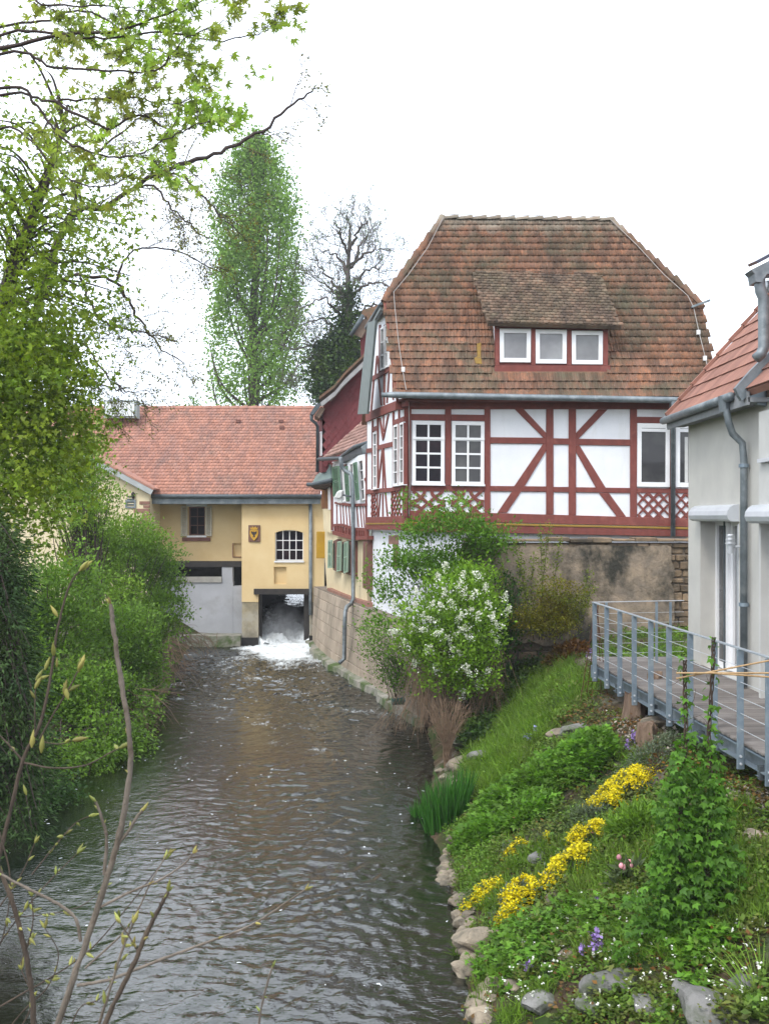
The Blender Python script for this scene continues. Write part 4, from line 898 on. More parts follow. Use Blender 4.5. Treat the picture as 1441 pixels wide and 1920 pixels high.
# lean-to end with yellow slatted window under a green-grey metal roof
BW([(118, 380), (222, 330), (224, 900), (150, 860), (140, 600)], 'end_wall', 'cream', .02)
for x in (125, 140, 156, 172, 188): BB([(x, 395), (x+8, 393), (x+14, 640), (x+6, 642)], 'timber_post', 'red_timber', .04)
for x in (133, 148, 165, 180): BB([(x, 396), (x+5, 395), (x+10, 636), (x+5, 637)], 'yellow_panel', 'gold', .035)
BB([(192, 388), (218, 380), (220, 650), (198, 655)], 'window_frame', 'window_white', .05)
MB().prism([P(*Z8(20, 385), 34.6), P(*Z8(230, 335), 32.6), P(*Z8(220, 170), 33.6), P(*Z8(70, 290), 34.9)], (.1, .2, .06)).build('lean_to_roof', mat('green_grey_sheet', (.17, .24, .22), (.13, .19, .18), 4, rough=.5, metallic=.2), bh)
MB().prism([P(*Z8(0, 400), 34.5), P(*Z8(230, 345), 32.6), P(*Z8(230, 385), 32.6), P(*Z8(60, 440), 34.4)], (.3, .4, 0)).build('lean_to_eave', M['wood_dark'], bh)
MB().tube([P(*Z8(-20, 385), 34.6), P(*Z8(20, 388), 34.5), P(*Z8(232, 340), 32.5)], .07, 8).build('gutter', M['zinc_dark'], bh, smooth=True)
# white floodlight
fl = thing('floodlight', 'white outdoor floodlight under the green shuttered window', 'floodlight', GG.lift(*Z8(300, 520), .3))
a_ = [P(*Z8(258, 530), 29.6), P(*Z8(290, 462), 29.6), P(*Z8(345, 458), 29.6), P(*Z8(345, 505), 29.6), P(*Z8(320, 535), 29.6)]
MB().prism(a_, (.05, .25, .05)).build('lamp_housing', mat('white_plastic', (.75, .76, .74), rough=.4), fl, bevel=.02)
MB().box(a_[3].x-.15, a_[3].x, 29.65, 29.8, a_[3].z-.22, a_[3].z-.02).build('sensor', mat('white_plastic', (.75, .76, .74)), fl, bevel=.02)
MB().tube([a_[2]+Vector((0, .1, -.1)), a_[2]+Vector((.25, .35, -.15))], .03, 6).build('bracket', M['zinc'], fl)

# ---------------------------------------------------------------- red shingled gable house behind
shh = thing('shingle_house', 'tall gabled house clad in dark red shingles behind the tiled lean-to', 'house', (-.8, 34, 2))
YS = 33.6; FS = Fac((0, YS, 0), (0, -1, 0))
g = [Z7(205, 1235), Z7(330, 1130), Z7(430, 1010), Z7(645, 775), Z7(760, 650), Z7(760, 1850), Z7(205, 1850)]
MB().prism(fquad(FS, g), (0, .4, 0)).build('wall', M['shingle'], shh)
c1_ = FS.pt(*Z7(205, 1300)); xS = c1_.x
sw = MB().prism([Vector((xS, YS, 6.1)), Vector((xS, YS, 8.0)), Vector((xS-.32, YS+2.3, 8.0)), Vector((xS-.32, YS+2.3, 6.1))], (.2, 0, 0)).build('side_wall', M['shingle'], shh)
mb = MB(); gp_ = [(FS.pt(*p).x, FS.pt(*p).z) for p in g]; z = 4.6; r_ = 0; rr = random.Random(4); rd = []
while z < 12:
    x = xS+.11+(.11 if r_ % 2 else 0)
    while x < 1.2:
        if inpoly(x, z, gp_): mb.prism([Vector((x, YS-.03-rr.uniform(0, .01), z-.16)), Vector((x+.105, YS-.025, z)), Vector((x, YS-.01, z+.16)), Vector((x-.105, YS-.025, z))], (0, .02, 0))
        x += .22
    z += .15; r_ += 1
me_o = mb.build('wall_shingle', M['shingle'], shh); me_o['kind'] = 'stuff'
MB().prism(fquad(FS, [Z7(183, 1168), Z7(345, 1040), Z7(470, 890), Z7(645, 722), Z7(760, 600), Z7(760, 660), Z7(645, 785), Z7(430, 990), Z7(350, 1090), Z7(195, 1215)], .45), (0, .1, 0)).build('verge_board', mat('pale_verge', (.36, .36, .36), (.28, .28, .28), 6), shh)
pr = [FS.pt(*p)+Vector((0, -.5, .04)) for p in [Z7(180, 1168), Z7(345, 1040), Z7(470, 890), Z7(645, 722), Z7(760, 600)]]
mb = MB()
for a_, b_ in zip(pr, pr[1:]): mb.hexa([a_, b_, b_+Vector((0, 0, .10)), a_+Vector((0, 0, .10)), a_+Vector((0, 5, 0)), b_+Vector((0, 5, 0)), b_+Vector((0, 5, .1)), a_+Vector((0, 5, .1))])
mb.build('roof', M['tile_house'], shh)
MB().prism([P(*Z7(70, 1290), 33.2), P(*Z7(130, 1190), 33.2), P(*Z7(190, 1165), 33.2), P(*Z7(185, 1200), 33.2), P(*Z7(100, 1310), 33.2)], (-.1, .9, 0)).build('gutter', M['zinc_dark'], shh)
MB().prism([P(*Z7(120, 1310), 33.3), P(*Z7(190, 1215), 33.3), P(*Z7(235, 1235), 33.3), P(*Z7(170, 1345), 33.3)], (-.1, 1.2, 0)).build('eave_box', mat('brown_soffit', (.22, .16, .12), (.17, .12, .09), 8), shh)
MB().tube([P(*Z7(82, 1305), 33.4), P(*Z7(85, 1365), 33.4), P(*Z7(130, 1400), 33.5), P(*Z7(152, 1440), 33.6), P(*Z7(150, 1950), 33.8)], .055, 8).build('downpipe', M['zinc_dark'], shh, smooth=True)
SW = Fac((xS, YS, 0), (-2.3, -.32, 0))
window(shh, [Vector((xS-.10+.02, YS+.35, 7.45)), Vector((xS-.03, YS+.02, 7.45)), Vector((xS-.03, YS+.02, 6.65)), Vector((xS-.08, YS+.35, 6.65))], (-1, -.4, 0), .04, 1, 1, 'glass', off=.03)
MB().prism(fquad(Fac((0, 34.2, 0), (0, -1, 0)), [Z7(640, 780), Z7(632, 430), Z7(700, 300), Z7(760, 260), Z7(760, 900)]), (0, .3, 0)).build('rear_wall', M['shingle'], shh)
MB().prism([P(*Z7(555, 405), 34), P(*Z7(620, 290), 34), P(*Z7(700, 190), 34), P(*Z7(720, 300), 34), P(*Z7(645, 440), 34)], (.2, 1.0, .1)).build('eave_soffit', mat('brown_soffit', (.22, .16, .12)), shh)
MB().tube([P(*Z7(525, 415), 33.9), P(*Z7(600, 290), 33.9), P(*Z7(665, 185), 33.9)], .07, 8).build('gutter', M['zinc_dark'], shh, smooth=True)
MB().prism([P(*Z7(640, 185), 34), P(*Z7(655, 130), 34), P(*Z7(740, 100), 34), P(*Z7(860, 60), 34), P(*Z7(720, 250), 34)], (.2, 2.0, .2)).build('rear_roof', M['tile_house'], shh)

# ---------------------------------------------------------------- stone embankment below the houses
bank = thing('river_wall', 'damp sandstone embankment wall below the half-timbered houses', 'wall', (0, 28, 0))
def top_at(t): p = C0+GD*t+GN*.12; return Vector((p.x, p.y, 2.12))
BT = [(36.6, -2.62), (34, -2.28), (31.8, -1.82), (29, -1.02), (26.5, -.25), (24.6, .22), (23.3, .52), (22.2, .86)]
def base_at(y): return Vector((float(np.interp(y, [b[0] for b in BT][::-1], [b[1] for b in BT][::-1])), y, -.5))
N_ = 46; ys_ = np.linspace(22.2, 36.5, N_); 
def tp(y): t = (y-YF)/GD.y; p = top_at(t); return p if y > YF else Vector((.30+(YF-y)*.25, y, 2.05))
mb = MB()
for i in range(N_-1):
    a_, b_ = ys_[i], ys_[i+1]
    A, B, Cc, Dd = base_at(a_), base_at(b_), tp(b_), tp(a_)
    mb.hexa([A, B, Cc, Dd, A+Vector((.6, 0, 0)), B+Vector((.6, 0, 0)), Cc+Vector((.5, 0, 0)), Dd+Vector((.5, 0, 0))])
mb.build('wall_core', M['mortar'], bank)
courses = [-.3, .05, .42, .78, 1.12, 1.46, 1.80, 2.10]
for r_ in range(len(courses)-1):
    y = 22.2+R.uniform(0, .4)
    while y < 36.3:
        L = R.uniform(.45, .95); y1 = min(y+L, 36.45); pts = []
        for (yy, zz) in ((y+.008, courses[r_]+.006), (y1-.008, courses[r_]+.006), (y1-.008, courses[r_+1]-.006), (y+.008, courses[r_+1]-.006)):
            A, T_ = base_at(yy), tp(yy); f_ = (zz+.5)/(T_.z+.5); q = A.lerp(T_, f_); pts.append(q)
        o_ = R.uniform(.012, .03)
        MB().prism([p+Vector((-o_, 0, 0)) for p in pts], (.1, 0, 0)).build('stone', M['stone_wall'], bank, bevel=.012)
        y = y1
mb = MB()
for i in range(N_-1):
    a_, b_ = ys_[i], ys_[i+1]; w0, w1 = .16+.07*math.sin(a_*2.1)+.04*math.sin(a_*5), .16+.07*math.sin(b_*2.1)+.04*math.sin(b_*5)
    A, B = base_at(a_), base_at(b_); zt_ = .16
    mb.hexa([A+Vector((-w0-.1, 0, 0)), B+Vector((-w1-.1, 0, 0)), Vector((B.x-w1, B.y, zt_)), Vector((A.x-w0, A.y, zt_)), A+Vector((.2, 0, 0)), B+Vector((.2, 0, 0)), Vector((B.x+.2, B.y, zt_+.08)), Vector((A.x+.2, A.y, zt_+.08))])
mb.build('concrete_footing', M['concrete'], bank)
sp = thing('bank_spotlight', 'small green cylindrical spotlight at the water beside the wall footing', 'spotlight', P(747, 1316, 22.6))
c_ = P(746, 1315, 22.5); MB().tube([c_+Vector((-.13, -.05, 0)), c_+Vector((.10, .03, 0))], .075, 12).build('lamp_housing', mat('dark_green_enamel', (.03, .11, .10), rough=.4), sp, smooth=False)
MB().tube([c_+Vector((.10, .03, 0)), c_+Vector((.14, .04, 0))], .09, 12).build('rim', mat('dark_green_enamel', (.03, .11, .10)), sp)
MB().tube([c_, c_+Vector((.18, .2, .12))], .02, 6).build('bracket', M['zinc'], sp)
# ---------------------------------------------------------------- garden wall
gw = thing('garden_wall', 'old stone garden wall with peeling black stained render and mossy top', 'wall', (5, 22.2, 2))
YW2 = 22.0; gx0, gx1 = 1.7, 9.5; gt = 4.12
mb = MB().box(gx0, gx1, YW2+.06, YW2+.5, 1.2, gt-.08); mb.build('wall_core', M['mortar'], gw)
z = 1.5; n_st = 0
while z < gt-.12:
    h_ = R.uniform(.13, .22); h_ = min(h_, gt-.08-z); x = gx0+R.uniform(0, .2)
    while x < gx1:
        L = R.uniform(.22, .55); x1 = min(x+L, gx1); o_ = R.uniform(-.01, .06); j = lambda: R.uniform(-.012, .012)
        if x < 6.9:
            MB().prism([Vector((x+.01+j(), YW2-o_+.03, z+.008+j())), Vector((x1-.01+j(), YW2-o_+.03, z+.008+j())), Vector((x1-.01+j(), YW2-o_+.03, z+h_-.01+j())), Vector((x+.01+j(), YW2-o_+.03, z+h_-.01+j()))], (0, .1, 0)).build('stone', M['garden_stone'], gw, bevel=.02); n_st += 1
        x = x1
    z += h_
# render coat with a ragged outline
def ragged(x0, x1, z0, z1, seed, n=26, amp=.09):
    r_ = random.Random(seed); pts = []
    for k in range(n): pts.append((x0+(x1-x0)*k/n, z0+r_.uniform(-amp, amp)))
    for k in range(n//2): pts.append((x1+r_.uniform(-amp, amp), z0+(z1-z0)*k/(n//2)))
    for k in range(n): pts.append((x1-(x1-x0)*k/n, z1+r_.uniform(-amp*.3, amp*.3)))
    for k in range(n//2): pts.append((x0+r_.uniform(-amp, amp), z1-(z1-z0)*k/(n//2)))
    return pts
def coat(x0, x1, z0, z1, seed, y, m=None):
    c = ((x0+x1)/2, (z0+z1)/2); ring = ragged(x0, x1, z0, z1, seed); me = bpy.data.meshes.new('render_coat'); bm = bmesh.new()
    vs = [bm.verts.new((p[0], y+R.uniform(-.006, .006), p[1])) for p in ring]; f = bm.faces.new(vs)
    bmesh.ops.triangulate(bm, faces=[f]); g_ = bmesh.ops.extrude_face_region(bm, geom=list(bm.faces))
    for e in g_['geom']:
        if isinstance(e, bmesh.types.BMVert): e.co.y -= .03
    bmesh.ops.recalc_face_normals(bm, faces=bm.faces); bm.to_mesh(me); bm.free(); return new_obj('render_coat', me, gw, m or M['garden_render'])
coat(P(960, 0, 22).x, P(1256, 0, 22).x, 1.9, 3.98, 3, YW2-.035)
coat(P(870, 0, 22).x, P(950, 0, 22).x, 2.9, 3.98, 5, YW2-.034)
# mossy coping
x = gx0
while x < gx1:
    L = R.uniform(.3, .6); MB().box(x+.01, min(x+L, gx1)-.01, YW2-.08-R.uniform(0, .03), YW2+.55, gt-.06+R.uniform(-.02, .02), gt+R.uniform(.0, .05)).build('coping_stone', M['garden_stone'], gw, bevel=.015); x += L

# ---------------------------------------------------------------- grey rendered house on the right
gh = thing('grey_house', 'pale grey rendered house with terracotta tiled roof and glass garden doors', 'house', (5.5, 14, 2.2))
XW, YC, ZD = 5.12, 17.1, 2.2
def yat(px, X=XW): return X*FPX/(px-CX)
dY0, dY1, dz_ = yat(1384), yat(1312), 4.58
mb = MB()
for (y0, y1, z0, z1) in ((YC, dY1, 1.2, 6.35), (dY0, 13.5, 1.2, 6.35), (dY1, dY0, dz_, 6.35), (dY1, dY0, 1.2, ZD-.02)): mb.box(XW, XW+.42, y1, y0, z0, z1)
mb.box(XW+.42, 9.5, YC-.3, YC, 1.2, 6.3)
mb.build('wall', M['grey_render'], gh)
XB = 4.98
d2a, d2b = yat(1425, XB), 11.0
mb = MB().box(XB, XB+.5, d2a, 13.5, 1.2, 6.0).box(XB, XB+.5, 8.0, d2a, 4.55, 6.0).box(XB, XB+.5, 8.0, d2b-1.0, 1.2, 4.55).box(XB, XB+.5, d2b-1, d2a, 1.2, ZD-.02); mb.build('bay_wall', mat('off_white_roughcast', (.56, .56, .54), (.50, .50, .48), 2, rough=.95, bump=.5, bscale=90, bdist=.01), gh)
mb = MB().box(XW+.38, XW+3, dY0, dY1, ZD-.05, ZD); mb.build('door_threshold', M['concrete'], gh)
# glazed doors
def glazed(x, y0, y1, z0, z1, leaves):
    n_ = len(leaves); w_ = (y1-y0)/n_
    for k, gm in enumerate(leaves):
        a_, b_ = y1-k*w_, y1-(k+1)*w_; xx = x+(.05 if k % 2 else 0)
        window(gh, [Vector((xx, a_, z1)), Vector((xx, b_, z1)), Vector((xx, b_, z0)), Vector((xx, a_, z0))], (-1, 0, 0), .09, 1, 1, gm, off=0, depth=.07, name='glass_door')
        MB().box(xx-.03, xx-.01, b_+.09, b_+.11, z0, z1).build('door_seal', M['zinc_dark'], gh)
glazed(XW+.24, dY0, dY1, ZD, dz_-.02, ['glass_mid', 'glass_grey', 'glass_mid'])
glazed(XB+.2, d2b-1, d2a, ZD, 4.5, ['glass_mid', 'glass_mid', 'glass_mid'])
al = mat('pale_aluminium', (.62, .65, .69), (.55, .58, .62), 3, rough=.35, metallic=.25, spec=.5)
def shbox(x, y0, y1, z):
    mb = MB(); n_ = 10; pr_ = [(.0, -.12), (-.11, -.12), (-.16, -.09), (-.18, -.03), (-.17, .035), (-.13, .09), (-.08, .12), (0, .13)]
    mb.prism([Vector((x+a_, y0, z+b_)) for a_, b_ in pr_], (0, y1-y0, 0)); mb.build('shutter_box', al, gh)
shbox(XW+.0, dY0-.02, dY1+.06, 4.66); shbox(XB, 8.6, d2a+.1, 4.64)
MB().box(XW-.01, XW+.2, dY0-.0, dY0+.03, ZD, 4.5).build('shutter_rail', al, gh)
# roof
XE, ZE, SG = 4.84, 6.30, 1.17
Ve = Vector((1, 0, SG)).normalized(); O_ = Vector((XE, 17.35, ZE)); L_ = 3.4
rg = MB().prism([O_, O_+Ve*L_, O_+Ve*L_+Vector((0, -10, 0)), O_+Vector((0, -10, 0))], (.06, 0, -.07)).build('roof', M['tile_plain'], gh)
lay_tiles(rg, O_+Vector((0, .02, 0)), Vector((0, -1, 0)), Ve, [(0, 0), (5.2, 0), (5.2, L_), (0, L_)], .21, .335, 'flat', M['tile_plain'], 300, stagger=False, jit=.003)
for k in range(1, 10):
    p = O_+Ve*(.335*k-.33)+Vector((-.01, .06, .02)); q = p+Ve*.36
    MB().prism([p, p+Vector((-.03, 0, .06)), q+Vector((-.03, 0, .03)), q], (0, -.08, 0)).build('verge_tile', M['tile_plain'], rg)
MB().prism([O_+Vector((0, .05, -.02)), O_+Ve*L_+Vector((0, .05, -.02)), O_+Ve*L_+Vector((0, .05, -.2)), O_+Vector((0, .05, -.16))], (0, -.04, 0)).build('verge_board', M['zinc_dark'], gh)
MB().tube([(XE-.06, 17.42, ZE-.045), (XE-.06, 14.0, ZE-.03)], .062, 10).build('gutter', M['zinc'], gh, smooth=True)
MB().box(XE+.0, XW, 13.5, 17.35, ZE-.16, ZE-.10).box(XE-.01, XE+.02, 13.5, 17.35, ZE-.2, ZE-.02).build('soffit', mat('grey_soffit', (.24, .25, .26)), gh)
py_ = yat(1404)
q_ = [(XE-.06, 14.25, ZE-.05), (XE-.05, 14.22, ZE-.2), (XE-.02, 14.2, ZE-.38), (XE+.06, py_+.05, ZE-.52), (XW-.1, py_, ZE-.66), (XW-.08, py_, ZE-.9), (XW-.08, py_, ZD+.02)]
MB().tube(q_, .050, 12).build('downpipe', M['zinc'], gh, smooth=True)
for z_ in (5.3, 3.35): MB().tube([(XW-.08, py_, z_), (XW-.08, py_, z_+.05)], .07, 12).build('pipe_clip', M['galv'], gh)
MB().tube([(XE-.06, 14.25, ZE-.0), (XE-.06, 14.25, ZE-.22)], [.10, .075], 10).build('hopper', M['zinc'], gh)
# zinc-clad verge of the bay roof
YV = 13.55
zv = [ZA(*p) for p in [(665, 1510), (830, 1320), (1300, 860), (1300, 1000), (800, 1590), (735, 1640), (700, 1590)]]
MB().prism([P(x, y, YV) for x, y in zv], (0, .1, 0)).build('zinc_verge', M['zinc'], gh)
zv = [ZA(*p) for p in [(800, 1588), (1300, 1060), (1300, 1720), (1022, 1700), (900, 1680)]]
MB().prism([P(x, y, YV+.03) for x, y in zv], (0, .1, 0)).build('zinc_cladding', mat('blue_grey_zinc', (.22, .27, .30), (.17, .21, .24), 2, rough=.45, metallic=.35), gh)
MB().prism([P(*ZA(*p), YV-.01) for p in [(800, 1582), (806, 1592), (1300, 1066), (1300, 1050)]], (0, .05, 0)).build('zinc_seam', M['zinc'], gh)
MB().box(XB-.06, XB+.4, 8, yat(1418, XB-.06), 5.32, 5.37).build('ledge', al, gh)
# upper dormer eave, S-bend pipe, solar panel
YU = 13.2
MB().prism([P(*ZA(*p), YU) for p in [(830, 258), (1300, 20), (1300, 300), (1000, 300), (940, 390), (880, 385), (868, 300)]], (0, .25, 0)).build('dormer_gutter', M['zinc'], gh)
MB().prism([P(*ZA(*p), YU) for p in [(880, 165), (1300, -60), (1300, -20), (905, 190)]], (.1, .6, .1)).build('solar_panel', mat('dark_blue_panel', (.03, .03, .06), rough=.2, spec=.6), gh)
MB().tube([P(*ZA(x, y), YU+.1) for x, y in ((925, 330), (920, 420), (930, 490), (960, 560), (962, 700), (962, 1080), (935, 1150), (880, 1200))], .07, 12).build('downpipe', M['zinc'], gh, smooth=True)
MB().tube([P(*ZA(x, y), YU+.3) for x, y in ((990, 440), (1300, 430))], .085, 12).build('vent_pipe', al, gh, smooth=True)
MB().prism([P(*ZA(*p), YU+.6) for p in [(1010, 560), (1300, 430), (1300, 1000), (1010, 1080)]], (0, .2, 0)).build('dormer_cheek', M['tile_plain'], gh)
# wall lamp
wl_ = thing('wall_lamp', 'small round stainless wall lamp beside the glass garden door', 'lamp', (XW-.1, yat(1388), 4.28))
yl = yat(1389)
MB().tube([(XW, yl, 4.18), (XW-.16, yl, 4.18)], .018, 8).build('arm', al, wl_)
MB().tube([(XW-.16, yl, 4.08), (XW-.16, yl, 4.20)], [.03, .05], 12).build('lamp_base', al, wl_)
for k in range(3): MB().tube([(XW-.16, yl, 4.22+.055*k), (XW-.16, yl, 4.235+.055*k)], .075-.008*k, 12).build('lamp_ring', al, wl_)
MB().tube([(XW-.16, yl, 4.20), (XW-.16, yl, 4.36)], .035, 10).build('lamp_glass', M['window_white'], wl_)

# ---------------------------------------------------------------- terrace and railing
def rx(y): return 3.41+.0606*(16.6-y)
tr = thing('timber_terrace', 'raised grey board terrace on galvanised beams beside the grey house', 'terrace', (4.5, 13, 2.1))
y = 17.45
while y > 7.6:
    x0_ = rx(y)+.06 if y < 16.62 else 3.47
    MB().hexa([(x0_, y-.138, ZD-.03), (XW+.05, y-.138, ZD-.03), (XW+.05, y-.138, ZD), (x0_, y-.138, ZD), (x0_-.0, y, ZD-.03), (XW+.05, y, ZD-.03), (XW+.05, y, ZD), (x0_, y, ZD)]).build('plank', M['deck'], tr, bevel=.004); y -= .146
a_, b_ = Vector((rx(16.7)+.13, 16.7, 2.07)), Vector((rx(7.5)+.13, 7.5, 2.07))
MB().bar(a_, b_, .02, .17).build('edge_beam', M['zinc'], tr)
for z_ in (.078, -.078): MB().bar(a_+Vector((-.04, 0, z_)), b_+Vector((-.04, 0, z_)), .08, .014).build('beam_flange', M['galv'], tr)
MB().bar((rx(16.7), 16.72, 2.06), (5.1, 16.72, 2.06), .05, .2).build('edge_beam', M['galv'], tr)
for y in (15.5, 13.8, 12.1, 10.4, 8.7):
    MB().bar((rx(y)+.05, y, 1.98), (5.2, y, 1.98), .08, .14).build('cross_beam', M['zinc_dark'], tr)
    MB().prism([Vector((rx(y)+.02, y, 1.95)), Vector((rx(y)+.5, y, 1.93)), Vector((rx(y)+.5, y, 1.70))], (0, .03, 0)).build('bracket', M['galv'], tr)
    g0 = gz(rx(y)+.55, y); MB().box(rx(y)+.4, rx(y)+.7, y-.15, y+.15, g0-.3, 1.91).build('footing', M['concrete'], tr, bevel=.02)
rl = thing('railing', 'galvanised steel railing with thin cables along the terrace edge', 'railing', (3.6, 13, 2.1))
posts = [16.5, 15.8, 15.1, 14.4, 13.67, 12.95, 12.2, 11.45, 10.74, 10.05, 9.35, 8.65]
for y in posts:
    x = rx(y)
    p_ = MB().box(x-.035, x+.035, y-.012, y+.012, 1.93, 3.20).build('post', M['galv'], rl, bevel=.003)
    for z_ in (1.99, 2.07): MB().tube([(x, y-.012, z_), (x, y-.03, z_)], .014, 6).build('bolt', al, p_)
    MB().box(x-.03, x+.05, y-.006+.015, y+.03, 1.93, 2.16).build('bracket', M['galv'], p_)
A_, B_ = Vector((rx(16.6), 16.6, 3.21)), Vector((rx(8.2), 8.2, 3.21))
MB().bar(A_, B_, .05, .012).build('handrail', mat('bright_galvanised', (.42, .46, .50), (.33, .37, .41), 8, rough=.4, metallic=.4), rl)
for k in range(5):
    z_ = 2.36+k*.165; MB().tube([(rx(16.5), 16.5, z_), (rx(8.2), 8.2, z_)], .004, 4).build('cable', al, rl)
    MB().tube([(rx(16.6), 16.6, z_), (5.0, 16.95, z_)], .004, 4).build('cable', al, rl)
MB().bar((rx(16.6), 16.6, 3.21), (5.0, 16.95, 3.21), .03, .012).build('handrail', al, rl)
for px_ in (1230, 1256, 1136):
    Yp = 16.75; x = P(px_, 0, Yp).x; MB().box(x-.02, x+.02, Yp-.01, Yp+.01, 2.0, 3.20).build('post', M['galv'], rl)
# ---------------------------------------------------------------- vegetation tools
TM = {}
def kite(w, l, fold, ang=0, curl=.0):
    a = math.radians(ang); c, s = math.cos(a), math.sin(a)
    v = [(0, 0, 0), (w/2, l*.42, fold), (0, l, -curl), (-w/2, l*.42, fold)]
    return [(x*c+y*s, -x*s+y*c, z) for x, y, z in v]
TM['leaf'] = (np.array(kite(.55, 1, .07, 0, .08)), np.array([[0, 1, 2, 3]]))
TM['round'] = (np.array(kite(.85, 1, .08, 0, .1)), np.array([[0, 1, 2, 3]]))
TM['narrow'] = (np.array(kite(.26, 1, .03, 0, .12)), np.array([[0, 1, 2, 3]]))
TM['lobed'] = (np.array(kite(.5, 1, .05, 0, .12)+kite(.42, .8, .05, 52, .1)+kite(.42, .8, .05, -52, .1)), np.array([[0, 1, 2, 3], [4, 5, 6, 7], [8, 9, 10, 11]]))
TM['palm'] = (np.array(sum([kite(.30, l, .05, a, .42) for a, l in ((0, 1), (38, .95), (-38, .95), (78, .7), (-78, .7))], [])), np.arange(20).reshape(5, 4))
TM['blade'] = (np.array([(-.03, 0, 0), (.03, 0, 0), (.024, .55, .05), (-.024, .55, .05), (.003, 1, .22), (-.003, 1, .22)]), np.array([[0, 1, 2, 3], [3, 2, 4, 5]]))
TM['dot'] = (np.array([(-.5, -.5, 0), (.5, -.5, .15), (.5, .5, 0), (-.5, .5, .15)]), np.array([[0, 1, 2, 3]]))
def unit(a): return a/np.maximum(np.linalg.norm(a, axis=-1, keepdims=True), 1e-9)
def leaves_arr(pts, size, tm, r, dirs=None, up=.35, jit=.35):
    """Leaf geometry at pts: axis directions dirs (or random), blade normals leaning upward."""
    v, f = TM[tm]; n = len(pts); pts = np.asarray(pts, float)
    d = r.normal(size=(n, 3)) if dirs is None else np.asarray(dirs)+r.normal(size=(n, 3))*jit
    d = unit(d); nr = r.normal(size=(n, 3))+np.array([0, 0, up*3]); nr = unit(nr-d*np.sum(nr*d, 1, keepdims=True)); x = np.cross(d, nr)
    s = size*r.uniform(.65, 1.25, n)
    B = np.stack([x, d, nr], 1)                         # rows: local axes in world
    V = np.einsum('kj,njc->nkc', v, B)*s[:, None, None]+pts[:, None, :]
    k = len(v); F = (f[None]+(np.arange(n)*k)[:, None, None]).reshape(-1, 4)
    return V.reshape(-1, 3), F, np.repeat(r.random(n), k)
def leaf_obj(name, parent, m, sets, kind=None, label=None):
    Vs, Fs, Rs = [], [], []; b = 0
    for V_, F_, r_ in sets:
        Vs.append(V_); Fs.append(F_+b); Rs.append(r_); b += len(V_)
    o = new_obj(name, np_mesh(name, np.concatenate(Vs), np.concatenate(Fs), np.concatenate(Rs)), parent, m)
    if kind: o['kind'] = kind
    if label: o['label'] = label
    return o
def tubes_mesh(paths, n=5):
    """Many tapered tubes: paths = [(pts (k,3), radii (k,))]."""
    Vs, Fs = [], []; b = 0; an = np.arange(n)*2*math.pi/n; ca, sa = np.cos(an), np.sin(an)
    for pts, rad in paths:
        pts = np.asarray(pts, float); k = len(pts); rad = np.asarray(rad, float)
        t = np.gradient(pts, axis=0); t = unit(t)
        ref = np.array([.31, .17, .93]) if abs(t[0][2]) < .9 else np.array([.9, .3, .1])
        u = unit(np.cross(t, ref)); w = np.cross(t, u)
        ring = pts[:, None, :]+(u[:, None, :]*ca[None, :, None]+w[:, None, :]*sa[None, :, None])*rad[:, None, None]
        Vs.append(ring.reshape(-1, 3)); i = np.arange(k-1)[:, None]*n; j = np.arange(n)[None]; j2 = (j+1) % n
        Fs.append(np.stack([i+j, i+j2, i+n+j2, i+n+j], -1).reshape(-1, 4)+b); b += k*n
    return np.concatenate(Vs), np.concatenate(Fs)
def tubes_obj(name, parent, m, paths, n=5, kind=None):
    V_, F_ = tubes_mesh(paths, n); o = new_obj(name, np_mesh(name, V_, F_, None, True), parent, m)
    if kind: o['kind'] = kind
    return o
def smooth_path(pts, k=6):
    """Catmull-Rom through given points."""
    P_ = [np.array(p, float) for p in pts]; P_ = [2*P_[0]-P_[1]]+P_+[2*P_[-1]-P_[-2]]; out = []
    for i in range(1, len(P_)-2):
        for t_ in np.linspace(0, 1, k, endpoint=False):
            a, b, c, d = P_[i-1], P_[i], P_[i+1], P_[i+2]
            out.append(.5*((2*b)+(-a+c)*t_+(2*a-5*b+4*c-d)*t_**2+(-a+3*b-3*c+d)*t_**3))
    out.append(P_[-2]); return np.array(out)
def wiggle(p0, d, L, r, n=7, curl=.25, grav=0.0):
    pts = [np.array(p0, float)]; d = unit(np.array(d, float)); s = L/(n-1)
    for i in range(n-1):
        d = unit(d+r.normal(size=3)*curl*.5+np.array([0, 0, grav])); pts.append(pts[-1]+d*s)
    return np.array(pts), d
def twigs(paths, tips, base, rad0, r, levels, L0, nkids, ang=.8, curl=.3, grav=0., shrink=.62, start=.25, minr=.003, nseg=7, radk=.6, rise=.0):
    """Grow side shoots from a branch path; appends to paths, leaf-bearing ends to tips (point, direction)."""
    k = len(base)
    for j in range(nkids):
        t_ = start+(1-start)*(j+r.random())/nkids; x = t_*(k-1); i = min(int(x), k-2); p = base[i]+(base[i+1]-base[i])*(x-i)
        d0 = unit(base[i+1]-base[i]); side = unit(np.cross(d0, r.normal(size=3))); side = unit(side+np.array([0, 0, rise]))
        d = unit(d0*math.cos(ang)+side*math.sin(ang)); L = L0*(1-.45*t_)*r.uniform(.6, 1.2); rr = max(minr, rad0*radk*(1-.6*t_))
        q, de = wiggle(p, d, L, r, nseg, curl, grav); paths.append((q, np.linspace(rr, max(minr*.6, rr*.3), len(q))))
        if levels > 1: twigs(paths, tips, q, rr, r, levels-1, L*shrink, max(2, int(nkids*.75)), ang, curl, grav, shrink, .2, minr, max(4, nseg-1), radk, rise)
        else:
            for a in (.45, .7, 1.0): tips.append((q[min(len(q)-1, int(a*(len(q)-1)))], de))
